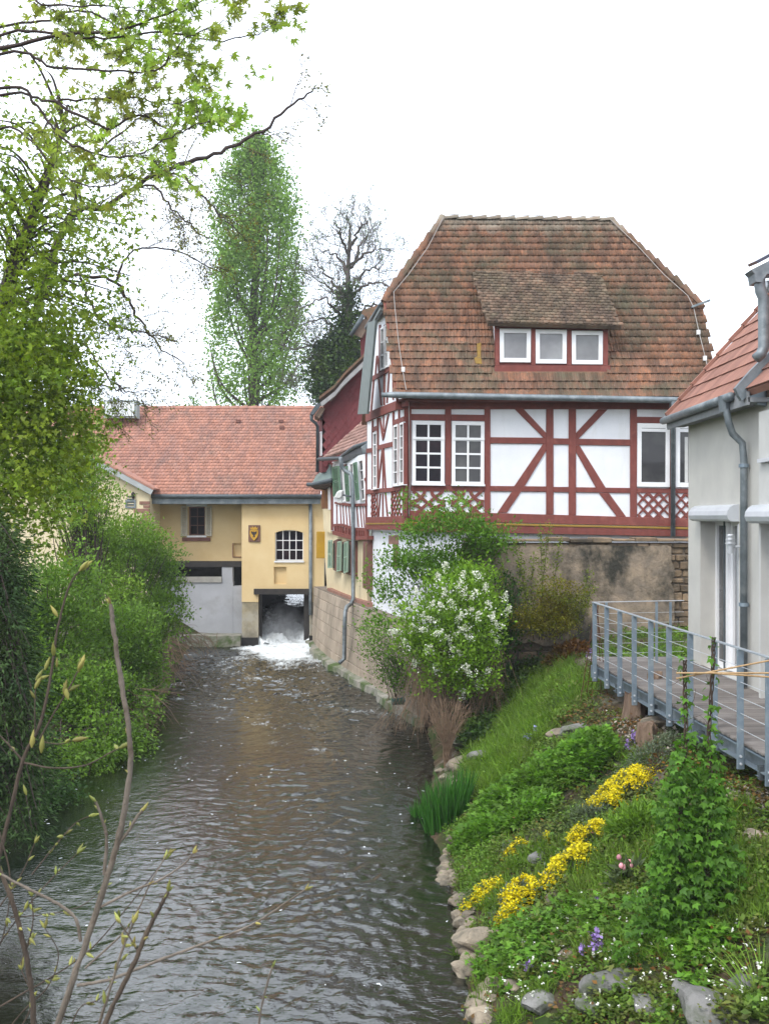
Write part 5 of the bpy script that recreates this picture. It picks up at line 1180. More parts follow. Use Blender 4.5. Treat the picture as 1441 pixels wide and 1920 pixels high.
def blobs_pts(blobs, n, r, shell=.5):
    """Clump centres in a set of ellipsoids, denser towards their surfaces; blob = (cx,cy,cz, rx,ry,rz, weight)."""
    w = np.array([b[6] if len(b) > 6 else b[3]*b[4]*b[5] for b in blobs]); ix = r.choice(len(blobs), n, p=w/w.sum())
    B = np.array([b[:6] for b in blobs])[ix]; d = unit(r.normal(size=(n, 3))); rr = shell+(1-shell)*r.random(n)**.6
    rr *= 1+.18*np.sin(d[:, 0]*5+B[:, 0]*3)*np.cos(d[:, 2]*6+B[:, 1])
    return B[:, :3]+d*B[:, 3:6]*rr[:, None], d
def bush(name, label, cat, base, blobs, n_cl, per, size, m, tm='leaf', spread=.13, stem_m=None, nstems=7, seed=1, shell=.35, group=None, up=.5, stem_r=.018, crown='foliage', zmin=None):
    r = np.random.default_rng(seed); b = Vector(base); th_ = thing(name, label, cat, b, group)
    c, d = blobs_pts(blobs, n_cl, r, shell)
    if zmin is not None: c = c[c[:, 2] > zmin]; n_cl = len(c)
    if name == 'bank_bush': c = c[::2]; per = int(per*1.75); spread *= 1.15
    per = max(4, per); pts = np.repeat(c, per, 0)+r.normal(size=(len(c)*per, 3))*spread*np.array([1, 1, .7])
    out = unit(pts-np.array([b.x, b.y, b.z+.3])+1e-6)
    leaf_obj(crown, th_, m, [leaves_arr(pts, size, tm, r, out*.7+np.array([0, 0, .1]), up, .6)])
    paths = []
    for k in r.choice(len(c), min(len(c), nstems*9), replace=False):
        e = c[k]; s0 = np.array([b.x, b.y, b.z])+r.normal(size=3)*np.array([.18, .18, .0]); mid = s0+(e-s0)*.5+np.array([0, 0, .25])*np.linalg.norm(e-s0)*.4+r.normal(size=3)*.08
        p = smooth_path([s0, mid, e], 5); paths.append((p, np.linspace(stem_r, stem_r*.2, len(p))))
    tubes_obj('stem', th_, stem_m or M['bark'], paths, 4, 'stuff')
    return th_
LM = {}
LM['poplar'] = leaf_mat('poplar_leaf', (.17, .29, .09), (.25, .38, .13), (.21, .33, .10), .48)
LM['maple_y'] = leaf_mat('yellow_green_maple_leaf', (.20, .27, .03), (.31, .36, .055), (.15, .23, .03), .48, cs=1.6)
LM['hedge'] = leaf_mat('mid_green_leaf', (.12, .22, .035), (.21, .34, .06), (.10, .18, .035), .45, cs=1.2)
LM['hedge2'] = leaf_mat('fresh_green_leaf', (.19, .31, .055), (.29, .42, .09), (.15, .25, .045), .48, cs=1.2)
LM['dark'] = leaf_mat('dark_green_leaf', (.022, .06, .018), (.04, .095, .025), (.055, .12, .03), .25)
LM['conifer'] = leaf_mat('blue_green_needle', (.022, .05, .024), (.04, .08, .036), (.055, .09, .03), .2, .75)
LM['ivy'] = leaf_mat('ivy_leaf', (.02, .055, .015), (.045, .085, .02), (.07, .11, .02), .15, .35)
LM['sycamore'] = leaf_mat('fresh_sycamore_leaf', (.26, .40, .09), (.38, .48, .14), (.30, .27, .10), .55)
LM['bud'] = leaf_mat('bud_scale', (.32, .30, .12), (.38, .25, .14), (.28, .32, .12), .25)
LM['lilac'] = leaf_mat('lilac_leaf', (.16, .28, .03), (.26, .40, .055), (.18, .30, .04), .45)
LM['elder'] = leaf_mat('elder_leaf', (.12, .24, .035), (.18, .32, .055), (.09, .18, .03), .42)
LM['forsythia'] = leaf_mat('forsythia_leaf', (.16, .14, .02), (.24, .17, .015), (.12, .15, .02), .4)
LM['forsythia_g'] = leaf_mat('forsythia_green_leaf', (.12, .17, .02), (.17, .2, .025), None, .4)
LM['grass'] = leaf_mat('grass_blade', (.10, .20, .025), (.19, .30, .045), (.15, .22, .05), .38, cs=2)
LM['iris'] = leaf_mat('iris_blade', (.03, .115, .02), (.06, .18, .035), None, .3)
LM['cover'] = leaf_mat('ground_cover_leaf', (.075, .145, .025), (.15, .24, .045), (.14, .15, .05), .32, cs=3)
LM['cover2'] = leaf_mat('lush_perennial_leaf', (.085, .20, .025), (.16, .31, .045), (.12, .22, .035), .38, cs=2.5)
LM['greyleaf'] = leaf_mat('grey_green_leaf', (.10, .14, .09), (.15, .18, .12), (.09, .12, .07), .2)
LM['hop'] = leaf_mat('hop_leaf', (.055, .14, .022), (.13, .26, .04), (.09, .2, .03), .38, cs=3)
LM['yellow'] = leaf_mat('alyssum_yellow', (.75, .56, .01), (.82, .66, .02), (.62, .50, .01), .2)
LM['white_fl'] = leaf_mat('white_petal', (.75, .77, .68), (.80, .80, .76), None, .25)
LM['purple'] = leaf_mat('purple_petal', (.28, .18, .48), (.38, .27, .58), None, .25)
LM['blue'] = leaf_mat('pale_blue_petal', (.30, .32, .62), (.4, .4, .7), None, .25)
LM['pink'] = leaf_mat('pink_petal', (.62, .22, .30), (.75, .38, .42), None, .25)
LM['reddish'] = leaf_mat('russet_leaf', (.14, .055, .025), (.2, .09, .03), (.1, .08, .03), .2)
LM['haze_green'] = leaf_mat('far_leaf', (.10, .17, .06), (.15, .22, .08), None, .3)

# ---------------------------------------------------------------- poplar and bare ivy-clad tree beyond the mill
r = np.random.default_rng(21)
YP = 62.0
pop = thing('poplar_tree', 'tall columnar poplar in fresh pale leaf behind the mill roof', 'tree', (P(478, 0, YP).x, YP, 1.8))
trunk = smooth_path([P(478, 1000, YP), P(476, 820, YP), P(478, 700, YP), P(474, 600, YP), P(480, 480, YP), P(484, 340, YP), P(486, 262, YP)], 6)
paths = [(trunk, np.linspace(.42, .05, len(trunk)))]; tips = []
prof = [(265, 8), (300, 42), (340, 66), (400, 84), (470, 86), (540, 84), (600, 90), (650, 96), (700, 100), (760, 92), (820, 60)]
def hw(py): return np.interp(py, [a[0] for a in prof], [a[1] for a in prof])/FPX*YP
def poplar_limbs(n):
    for k in range(n):
        f_ = r.uniform(.12, .93); i = int(f_*(len(trunk)-1)); p = trunk[i]; a = r.uniform(0, 6.28)
        zt_ = p[2]+r.uniform(3.5, 8); py_t = CY-(zt_-H)/YP*FPX; w_ = hw(max(270, py_t))*r.uniform(.6, 1.12)
        if zt_ > P(0, 268, YP).z: zt_ = P(0, 275, YP).z-r.uniform(0, 2); w_ = hw(300)*r.random()
        e = np.array([trunk[0][0]+.1+math.cos(a)*w_, YP+math.sin(a)*w_*.9, zt_]); m_ = np.array([p[0]+(e[0]-p[0])*.72, p[1]+(e[1]-p[1])*.72, p[2]+(e[2]-p[2])*.42])
        q = smooth_path([p, m_, e], 6); paths.append((q, np.linspace(.10*(1-f_)+.05, .015, len(q))))
        twigs(paths, tips, q, .05, r, 1, 1.6, 5, .5, .2, .06, minr=.012, rise=.5)
poplar_limbs(60)
tubes_obj('trunk', pop, M['bark'], paths, 5)
nst = 330; cl = []
for k in range(nst):       # ascending sprays of leaves, packed evenly over the column
    z_ = r.uniform(0, 1)**.9; py0 = 790-z_*500; a = r.uniform(0, 6.28); f_ = r.random()**.45
    for t_ in np.linspace(0, 1, 9):
        pyk = py0-t_*75; w_ = hw(max(262, pyk))*f_*(1.02-.12*t_)
        if pyk < 262: continue
        cl.append((trunk[0][0]+.1+math.cos(a)*w_+r.normal()*.22, YP+math.sin(a)*w_+r.normal()*.22, P(0, pyk, YP).z+r.normal()*.3))
cl = np.array(cl); per = 14; pts = np.repeat(cl, per, 0)+r.normal(size=(len(cl)*per, 3))*np.array([.27, .27, .42])
leaf_obj('crown', pop, LM['poplar'], [leaves_arr(pts, .175, 'round', r, None, .2)])

YB = 56.0
M['bark_far'] = mat('grey_brown_bark', (.12, .10, .09), (.075, .06, .055), 3)
bt = thing('bare_tree', 'bare spreading tree with dark ivy round its trunk behind the red gable', 'tree', (P(652, 0, YB).x, YB, 1.8))
trunk = smooth_path([P(655, 1000, YB), P(652, 800, YB), P(650, 690, YB), P(654, 600, YB), P(652, 520, YB), P(655, 450, YB), P(656, 418, YB)], 6)
paths = [(trunk, np.linspace(.36, .03, len(trunk)))]; tips = []
for (sy, ex, ey, mx_, my_) in ((520, 600, 470, 628, 478), (505, 700, 440, 680, 455), (540, 720, 500, 690, 505), (560, 745, 545, 700, 530), (585, 585, 520, 625, 545), (610, 562, 580, 610, 560), (640, 560, 610, 610, 600),
                               (670, 545, 660, 600, 640), (690, 545, 700, 600, 668), (480, 630, 420, 640, 440), (470, 685, 415, 672, 430), (600, 735, 600, 700, 570), (690, 560, 735, 600, 700), (560, 580, 480, 620, 520), (620, 705, 640, 685, 600), (500, 730, 470, 695, 470), (700, 590, 740, 620, 705)):
    e = P(ex, ey, YB+r.uniform(-3, 3)); m_ = P(mx_, my_, YB+r.uniform(-1.5, 1.5))
    q = smooth_path([P(653, sy, YB), m_, e], 7); q = q+r.normal(size=q.shape)*.08; paths.append((q, np.linspace(.11, .022, len(q))))
    twigs(paths, tips, q, .055, r, 3, 2.7, 9, .8, .5, .03, .6, .1, .010, 6, .5, .4)
tubes_obj('trunk', bt, M['bark_far'], paths, 4)
tb = np.array([t_[0] for t_ in tips]); tb = tb[r.random(len(tb)) < .5]
leaf_obj('foliage', bt, LM['haze_green'], [leaves_arr(tb+r.normal(size=tb.shape)*.1, .10, 'leaf', r)])
s_ = YB/FPX
iv = []
for px_, py_, rx_, ry_ in ((652, 560, 16, 30), (650, 610, 24, 35), (640, 650, 38, 32), (655, 690, 45, 45), (620, 690, 40, 35), (640, 735, 55, 40), (605, 655, 25, 14), (680, 650, 28, 30)):
    p = P(px_, py_, YB-.5); iv.append((p.x, p.y, p.z, rx_*s_, rx_*s_, ry_*s_))
c, d = blobs_pts(iv, 1900, r, .3); pts = np.repeat(c, 12, 0)+r.normal(size=(len(c)*12, 3))*.25
leaf_obj('ivy', bt, LM['ivy'], [leaves_arr(pts, .19, 'round', r, None, .4)])
p = P(350, 756, 46); bush('garden_shrub', 'small leafy treetop peeping over the mill ridge beside the poplar', 'tree', (p.x, p.y, 1.8), [(p.x, p.y, p.z-.6, .9, .6, .9), (p.x+.6, p.y, p.z-1.0, .7, .5, .7), (p.x-.5, p.y, p.z-1, .6, .5, .6)], 130, 12, .13, LM['elder'], seed=3, stem_r=.03, crown='crown')
bpy.data.objects['garden_shrub'].name = 'small_tree'

# ---------------------------------------------------------------- left bank
def B_(px, py, Y, rpx, rpy, ry=None, w=None):
    s = Y/FPX; p = P(px, py, Y); b_ = (p.x, p.y, p.z, rpx*s, (ry if ry else rpx*s), rpy*s); return b_+((w,) if w else ())
def bankz(x, y): return gz(x, y)
def lbush(name, label, px, Y, blobs, n, per, size, m, seed, **k):
    b0 = P(px, 1000, Y); x = min(b0.x, float(interp(XL, Y))-.2); return bush(name, label, k.pop('cat', 'bush'), (x, Y, gz(x, Y)), blobs, n, per, size, LM[m], seed=seed, **k)
lbush('bank_bush', 'mid green bush overhanging the river beside the grey sluice wall', 285, 31, [B_(300, 1085, 31, 45, 65), B_(318, 1150, 30, 38, 55), B_(250, 1060, 32, 50, 60), B_(325, 1045, 31.5, 22, 20), B_(270, 1160, 29.5, 50, 60)], 1100, 13, .105, 'hedge', 31, group='bushes along the far riverbank')
lbush('bank_bush', 'fresh green bush below the yellow wing wall with sprays towards the steel beam', 225, 29, [B_(240, 1010, 30, 60, 45), B_(180, 1040, 29, 60, 60), B_(285, 1020, 30, 40, 30), B_(325, 1022, 30, 18, 8), B_(205, 1120, 28, 60, 60)], 1150, 13, .10, 'hedge2', 32, group='bushes along the far riverbank')
lbush('bank_bush', 'dense green bush hanging over dry twigs at the river bend', 240, 24.5, [B_(250, 1180, 25, 55, 60), B_(265, 1250, 24.5, 48, 60), B_(205, 1230, 24, 60, 80), B_(235, 1320, 23, 55, 60), B_(270, 1350, 21.5, 35, 50)], 1250, 14, .09, 'hedge', 33, group='bushes along the far riverbank')
lbush('bank_bush', 'low bright green bush trailing its leaves into the river', 170, 20.5, [B_(190, 1390, 19.5, 62, 60), B_(150, 1430, 18.5, 62, 50), B_(235, 1400, 19.5, 45, 40), B_(100, 1440, 18, 60, 50), B_(120, 1330, 20, 60, 70), B_(175, 1290, 21.5, 60, 55)], 1300, 14, .085, 'hedge', 34, group='bushes along the far riverbank')
lbush('bank_bush', 'tall shaded bush behind the dark conifer', 90, 22, [B_(110, 1180, 22, 70, 90), B_(60, 1120, 21.5, 70, 80), B_(140, 1100, 23, 60, 70), B_(30, 1230, 20, 60, 90), B_(90, 1290, 20, 70, 60)], 1300, 13, .095, 'hedge', 35, group='bushes along the far riverbank')
lbush('riverside_tree', 'loose light green tree in front of the yellow wing', 165, 28, [B_(150, 870, 28, 55, 60), B_(185, 930, 28, 45, 45), B_(140, 960, 27.5, 55, 45), B_(175, 815, 28.5, 32, 45), B_(100, 900, 28, 50, 70), B_(200, 990, 28, 40, 30)], 900, 14, .085, 'hedge2', 36, cat='tree', crown='crown', stem_r=.03, spread=.17)
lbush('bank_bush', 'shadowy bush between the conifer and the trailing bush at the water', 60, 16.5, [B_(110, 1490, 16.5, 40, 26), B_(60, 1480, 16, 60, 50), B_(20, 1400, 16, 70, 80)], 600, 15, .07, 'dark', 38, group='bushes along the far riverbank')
# dry twigs above the water under the hedge
r = np.random.default_rng(9); dt = thing('dry_twigs', 'tangle of dry brown twigs hanging from the bank into the river', 'twigs', (-5.3, 23, .3)); paths = []
for k in range(230):
    px_, py_, Y = [(r.normal(262, 18), r.uniform(1290, 1370), 22.5), (r.normal(318, 16), r.uniform(1190, 1260), 28), (r.normal(345, 22), r.uniform(1180, 1205), 31.5)][k % 3]
    p = P(px_, py_, Y+r.normal()*.5); d = np.array([r.normal(.5, .4), r.normal(0, .4), r.normal(-.35, .35)])
    q, _ = wiggle(p, d, r.uniform(.4, 1.1), r, 6, .3, -.10); paths.append((q, np.linspace(.010, .004, len(q))))
tubes_obj('twig', dt, M['dry'], paths, 3, 'stuff')

# yellow-green field maple
mp = thing('field_maple', 'tall olive yellow leafed tree filling the near left bank', 'tree', (-7.2, 16, 1.4)); r = np.random.default_rng(41)
base = np.array([-6.9, 16.5, 1.2]); tr_ = smooth_path([base, P(-40, 800, 16.5), P(20, 520, 16.5), P(90, 330, 17), P(120, 230, 17)], 7)
paths = [(tr_, np.linspace(.20, .03, len(tr_)))]; tips = []
bl = [B_(40, 640, 16, 95, 70), B_(110, 690, 16, 75, 60), B_(30, 740, 15.5, 110, 80), B_(70, 830, 16, 80, 70), B_(20, 900, 15, 90, 80), B_(120, 770, 16.5, 60, 55), B_(50, 960, 15.5, 60, 45), B_(150, 660, 16.5, 35, 30), B_(-60, 700, 15, 80, 150), B_(170, 590, 17, 40, 22), B_(200, 640, 17, 30, 14), B_(140, 850, 17, 30, 60)]
c, d = blobs_pts(bl, 1500, r, .2); c = c+r.normal(size=c.shape)*.30; per = 12
pts1 = np.repeat(c, per, 0)+r.normal(size=(len(c)*per, 3))*.11
bl2 = [B_(60, 260, 16.5, 55, 60), B_(110, 400, 16.5, 75, 50), B_(40, 480, 16, 80, 60), B_(150, 500, 17, 60, 45), B_(80, 560, 16, 90, 45), B_(20, 360, 16, 60, 60), B_(180, 480, 17, 40, 40), B_(210, 510, 17, 25, 22), B_(30, 180, 16.5, 40, 40), B_(190, 430, 17, 40, 18), B_(130, 290, 17, 40, 25)]
c2, d2 = blobs_pts(bl2, 300, r, .1); c2 = c2+r.normal(size=c2.shape)*.42; pts2 = np.repeat(c2, 18, 0)+r.normal(size=(len(c2)*18, 3))*.14
leaf_obj('crown', mp, LM['maple_y'], [leaves_arr(np.concatenate([pts1, pts2]), .078, 'lobed', r, None, .35)])
for k in r.choice(len(c2), 90, replace=False):
    i = int(np.argmin(np.linalg.norm(tr_-c2[k], axis=1)*1.0+np.maximum(tr_[:, 2]-c2[k][2], 0)*3)); q = smooth_path([tr_[i], (tr_[i]+c2[k])/2+np.array([0, 0, .25]), c2[k]], 5); paths.append((q, np.linspace(.03, .006, len(q))))
tubes_obj('trunk', mp, M['bark_dark'], paths, 4)

# conifer, feathery drooping sprays
r = np.random.default_rng(43); cf = thing('conifer', 'dark feathery conifer leaning over the water on the near bank', 'tree', (-5.4, 12.6, .9))
sets = []; paths = []; tr_ = smooth_path([(-5.5, 12.6, .9), P(-60, 1100, 12.6), P(-40, 940, 12.8)], 6); paths.append((tr_, np.linspace(.12, .03, len(tr_))))
spr = []
for k in range(300):
    f_ = r.random(); p = tr_[int(f_*(len(tr_)-1))]; py_ = r.uniform(985, 1590); mxw = np.interp(py_, [980, 1100, 1250, 1400, 1500, 1600], [30, 60, 65, 80, 100, 50])
    e = np.array(P(r.uniform(-60, mxw), py_, 12.6+r.uniform(-1.3, .6))); m_ = (np.array(p)+e)/2+np.array([0, 0, .25]); q = smooth_path([p, m_, e], 6); paths.append((q, np.linspace(.016, .004, len(q)))); spr.append((q, e-m_))
pts, dirs = [], []
for q, dd in spr:
    dd = unit(dd)
    for t_ in r.uniform(.35, 1.05, 150):
        x = min(t_, 1)*(len(q)-1); i = min(int(x), len(q)-2); p = q[i]+(q[i+1]-q[i])*(x-i); o_ = r.normal(size=3)*np.array([.12, .12, .05]); pts.append(p+o_+np.array([0, 0, -abs(o_[0])*.4])); dirs.append(dd*.6+o_*7+np.array([0, 0, -.05]))
leaf_obj('foliage', cf, LM['conifer'], [leaves_arr(np.array(pts), .085, 'narrow', r, np.array(dirs), .3, .25)])
tubes_obj('branch', cf, M['bark_dark'], paths, 4, 'stuff')

# arching thin-twigged tree, mostly bare
r = np.random.default_rng(47); at_ = thing('arching_tree', 'bare arching tree with dark limbs and tiny new leaves reaching over the river', 'tree', (-7.6, 19, 1.5)); YA = 18.5
main = [[P(-60, 1050, YA), P(20, 760, YA), P(120, 430, YA), P(200, 385, YA), P(290, 330, YA-.5), P(400, 288, YA-1), P(480, 250, YA-1), P(560, 190, YA-1), P(596, 160, YA-1)],
        [P(20, 760, YA), P(60, 600, YA), P(120, 520, YA), P(215, 530, YA), P(255, 590, YA), P(300, 650, YA), P(345, 680, YA)],
        [P(20, 760, YA), P(80, 640, YA), P(150, 640, YA), P(190, 690, YA), P(235, 740, YA)],
        [P(120, 430, YA), P(170, 300, YA), P(240, 240, YA), P(300, 200, YA)],
        [P(200, 385, YA), P(280, 345, YA-.4), P(330, 400, YA-.5), P(390, 450, YA-.5)],
        [P(290, 330, YA), P(340, 330, YA), P(400, 390, YA), P(440, 430, YA)],
        [P(215, 530, YA), P(250, 470, YA), P(330, 470, YA), P(390, 500, YA)],
        [P(150, 520, YA), P(190, 600, YA), P(260, 620, YA), P(330, 640, YA)],
        [P(120, 600, YA), P(160, 700, YA), P(220, 730, YA), P(250, 735, YA)]]
paths = []; tips = []; rd_ = [.085, .05, .035, .04, .03, .03, .025, .025, .025]
for mpth, rd0 in zip(main, rd_):
    q = smooth_path(mpth, 7); q = q+r.normal(size=q.shape)*.02; paths.append((q, np.linspace(rd0, .010, len(q))))
    twigs(paths, tips, q, rd0*.5, r, 2, 1.35, 12, .7, .35, -.03, .6, .25, .0045, 7, .4)
tubes_obj('trunk', at_, M['bark_dark'], paths, 4)
tb = np.array([t_[0] for t_ in tips]); tb = tb[r.random(len(tb)) < .62]; tb = np.repeat(tb, 3, 0)+r.normal(size=(len(tb)*3, 3))*.03
leaf_obj('new_leaves', at_, leaf_mat('young_leaf', (.17, .20, .05), (.20, .15, .06), None, .35), [leaves_arr(tb, .055, 'leaf', r)])

# sycamore boughs overhead
r = np.random.default_rng(53); sy = thing('sycamore', 'overhanging sycamore boughs with large fresh drooping leaves', 'tree', (-5.5, 6.5, 1.0)); Ys = 7.2
main = [[P(-700, 900, Ys), P(-420, 330, Ys), P(-200, 170, Ys), P(0, 95, Ys), P(120, 65, Ys), P(230, 55, Ys), P(330, 18, Ys), P(430, -10, Ys)],
        [P(-200, 170, Ys), P(0, 66, Ys), P(100, 62, Ys), P(180, 74, Ys), P(300, 60, Ys), P(390, 75, Ys), P(470, 68, Ys), P(505, 55, Ys)],
        [P(-300, 240, Ys), P(0, 100, Ys-.3), P(100, 125, Ys-.3), P(190, 130, Ys-.3), P(290, 132, Ys-.3), P(345, 75, Ys-.3), P(420, 40, Ys-.3)],
        [P(-300, 260, Ys), P(0, 178, Ys), P(90, 190, Ys), P(180, 186, Ys), P(250, 180, Ys), P(330, 195, Ys), P(400, 160, Ys)],
        [P(-300, 240, Ys), P(0, 165, Ys-.5), P(70, 200, Ys-.5), P(110, 255, Ys-.5), P(180, 290, Ys-.5), P(260, 290, Ys-.5), P(330, 250, Ys-.5), P(430, 215, Ys-.5)],
        [P(-300, 100, Ys), P(0, -10, Ys), P(90, 12, Ys), P(200, 10, Ys), P(280, 22, Ys)],
        [P(100, 190, Ys), P(200, 240, Ys), P(260, 215, Ys), P(330, 245, Ys), P(390, 225, Ys)],
        [P(-100, 60, Ys+.5), P(60, 40, Ys+.5), P(160, 20, Ys+.5), P(260, 80, Ys+.5), P(350, 110, Ys+.5)],
        [P(-100, 300, Ys+.8), P(20, 240, Ys+.8), P(120, 330, Ys+.8), P(200, 350, Ys+.8), P(270, 310, Ys+.8)]]
paths = []; tips = []
for k, mpth in enumerate(main):
    q = smooth_path(mpth, 7); q = q+r.normal(size=q.shape)*.006; paths.append((q, np.linspace(.026 if k == 0 else .012, .0030, len(q))))
    twigs(paths, tips, q, .007, r, 2, .52, 12, .65, .35, -.03, .6, .3, .0016, 6, .5, .2)
tubes_obj('branch', sy, M['bark_dark'], paths, 5, 'stuff')
tb = np.array([t_[0] for t_ in tips]); td = np.array([t_[1] for t_ in tips]); sel = r.random(len(tb)) < .38; tb, td = tb[sel], td[sel]
cc = np.repeat(tb, 2, 0)+r.normal(size=(len(tb)*2, 3))*.022; dd = np.repeat(td, 2, 0)*.5+np.array([0, 0, -.55])
leaf_obj('crown', sy, LM['sycamore'], [leaves_arr(cc, .052, 'palm', r, dd, .1, .65)])
# ---------------------------------------------------------------- planted bank on the right
def ground_hits(px, py, y0=5.0, y1=25.0, st=.1):
    px = np.asarray(px, float); py = np.asarray(py, float); n = len(px); Y = np.arange(y0, y1, st)[:, None]
    x = (px-CX)/FPX*Y; z = H-(py-CY)/FPX*Y; below = z <= gfast(x, Y*np.ones_like(x)); i = np.where(below.any(0), below.argmax(0), len(Y)-1); i0 = np.maximum(i-1, 0); k = np.arange(n)
    ga = gfast(x, Y*np.ones_like(x)); e0 = z[i0, k]-ga[i0, k]; e1 = z[i, k]-ga[i, k]; f = np.clip(e0/np.where(np.abs(e0-e1) < 1e-9, 1, e0-e1), 0, 1)
    out = Y[i0, 0]+f*st; x = (px-CX)/FPX*out; return np.stack([x, out, gfast(x, out)], 1)
def in_poly_px(poly, n, r):
    xs = [p[0] for p in poly]; ys = [p[1] for p in poly]; out = []
    while len(out) < n:
        x, y = r.uniform(min(xs), max(xs)), r.uniform(min(ys), max(ys))
        if inpoly(x, y, poly): out.append((x, y))
    return np.array(out)
def carpet(poly, n_cl, per, size, tm, h, spread, r, dirs_up=.6, up=1.0, mask=None):
    q = in_poly_px(poly, n_cl, r); g = ground_hits(q[:, 0], q[:, 1])
    if mask: m_ = lumps(g[:, 0]*mask[0]+mask[1], g[:, 1]*mask[0]*.8-mask[1], 2.0)+r.normal(size=len(g))*.10; g = g[m_ > mask[2]]
    h = h*(1+.6*np.clip(lumps(g[:, 0]*2, g[:, 1]*2, 2), -1, 1)); c = g+np.stack([0*g[:, 0], 0*g[:, 0], h*r.uniform(.2, 1, len(g))], 1)
    pts = np.repeat(c, per, 0)+r.normal(size=(len(c)*per, 3))*np.array([spread, spread, spread*.45]); pts[:, 2] = np.maximum(pts[:, 2], gfast(pts[:, 0], pts[:, 1])+.005)
    d = r.normal(size=pts.shape); d[:, 2] = np.abs(d[:, 2])*dirs_up; return leaves_arr(pts, size, tm, r, d, up, .2)
def stuff(name, label, m, sets): o = leaf_obj(name, None, m, sets); return tag(o, label, None, None, 'stuff')
r = np.random.default_rng(61)
slope = [(905, 1500), (1010, 1400), (1120, 1370), (1290, 1470), (1441, 1530), (1441, 1925), (880, 1925), (905, 1800), (860, 1690), (845, 1560)]
stuff('ground_cover', 'low mixed leafy ground cover over the whole planted bank', LM['cover'], [carpet(slope, 4600, 9, .042, 'round', .09, .05, r, mask=(1.2, 0, -.12)), carpet(slope, 1500, 8, .07, 'leaf', .13, .05, r, mask=(1.5, 9, .05)), carpet(slope, 900, 4, .03, 'round', .03, .08, r)])
stuff('meadow_grass', 'short grass growing between the bank plants', LM['grass'], [carpet(slope, 3200, 13, .15, 'blade', .01, .04, r, 2.2, .2, mask=(1.3, 5, .08))])
low_ = [(900, 1760), (1080, 1700), (1200, 1730), (1441, 1790), (1441, 1925), (890, 1925)]
stuff('ground_cover', 'leafy strawberry-like ground cover at the foot of the hop vine', LM['cover2'], [carpet(low_, 1500, 9, .062, 'lobed', .15, .06, r, mask=(1.4, 2, .02))])
stuff('meadow_grass', 'bright green grass running up beside the lilac', LM['grass'], [carpet([(905, 1330), (960, 1270), (1060, 1238), (1110, 1300), (1060, 1340), (1010, 1400), (950, 1470), (900, 1500), (875, 1440)], 2300, 12, .20, 'blade', .0, .07, r, 1.1, .3), carpet([(905, 1330), (960, 1270), (1060, 1238), (1110, 1300), (1060, 1340), (1010, 1400), (950, 1470), (900, 1500), (875, 1440)], 1500, 9, .06, 'leaf', .10, .06, r, mask=(1.6, 3, -.02))])
stuff('meadow_grass', 'rough grass and weeds beside the garden path', LM['grass'], [carpet([(1010, 1180), (1285, 1180), (1285, 1250), (1120, 1290), (1000, 1270)], 420, 10, .11, 'blade', .02, .07, r, 2, .2)])
stuff('ground_cover', 'leafy garden bed plants in front of the old wall', LM['hedge'], [carpet([(1140, 1185), (1290, 1178), (1290, 1240), (1130, 1240)], 330, 12, .07, 'leaf', .12, .08, r, mask=(1.5, 4, -.05))])
stuff('ground_cover', 'dark ivy spreading beside the lilac', LM['ivy'], [carpet([(900, 1255), (960, 1225), (1020, 1230), (1015, 1265), (960, 1310), (905, 1400), (860, 1420), (850, 1340)], 900, 16, .075, 'round', .28, .09, r)])
stuff('ground_cover', 'tangled low green growth along the rocky waterline', LM['hedge'], [carpet([(838, 1560), (900, 1540), (930, 1640), (900, 1700), (855, 1640)], 260, 16, .045, 'leaf', .12, .06, r)])
g = in_poly_px([(930, 1760), (1140, 1690), (1441, 1760), (1441, 1925), (900, 1925)], 190, r); g = ground_hits(g[:, 0], g[:, 1]); g[:, 2] += r.uniform(.08, .2, len(g))
stuff('white_flowers', 'scattered tiny white flowers on the lower bank', LM['white_fl'], [leaves_arr(np.repeat(g, 3, 0)+r.normal(size=(len(g)*3, 3))*.008, .016, 'dot', r, None, 2)])
g = in_poly_px([(1120, 1330), (1260, 1350), (1300, 1420), (1180, 1400)], 500, r); g2 = in_poly_px([(1360, 1470), (1441, 1480), (1441, 1545), (1370, 1520)], 400, r)
gg_ = ground_hits(np.concatenate([g[:, 0], g2[:, 0]]), np.concatenate([g[:, 1], g2[:, 1]]))
stuff('gravel', 'pale gravel chips under the terrace edge', mat('gravel_chip', (.42, .38, .32), (.26, .23, .19), 20, var=.3), [leaves_arr(gg_+np.array([0, 0, .015]), .05, 'round', r, None, 1.5)])

up_ = [(1040, 1262), (1110, 1290), (1290, 1400), (1441, 1480), (1441, 1540), (1300, 1480), (1180, 1400), (1060, 1360)]
stuff('dead_leaves', 'brown leaf litter on the bare soil of the bank', LM['reddish'], [carpet(up_, 420, 6, .05, 'round', .015, .09, r, mask=(1.5, 1, -.3)), carpet(slope, 500, 4, .045, 'round', .01, .1, r)])
stuff('ground_cover', 'small creeping plants on the bare soil under the terrace', LM['cover'], [carpet(up_, 420, 11, .045, 'leaf', .07, .05, r, mask=(1.8, 6, -.05)), carpet([(1040, 1250), (1110, 1262), (1120, 1320), (1050, 1360), (1010, 1390)], 300, 11, .06, 'leaf', .1, .06, r)])
def plant(name, label, cat, px, py, group=None):
    g = ground_hits([px], [py])[0]; return thing(name, label, cat, Vector(g), group), g
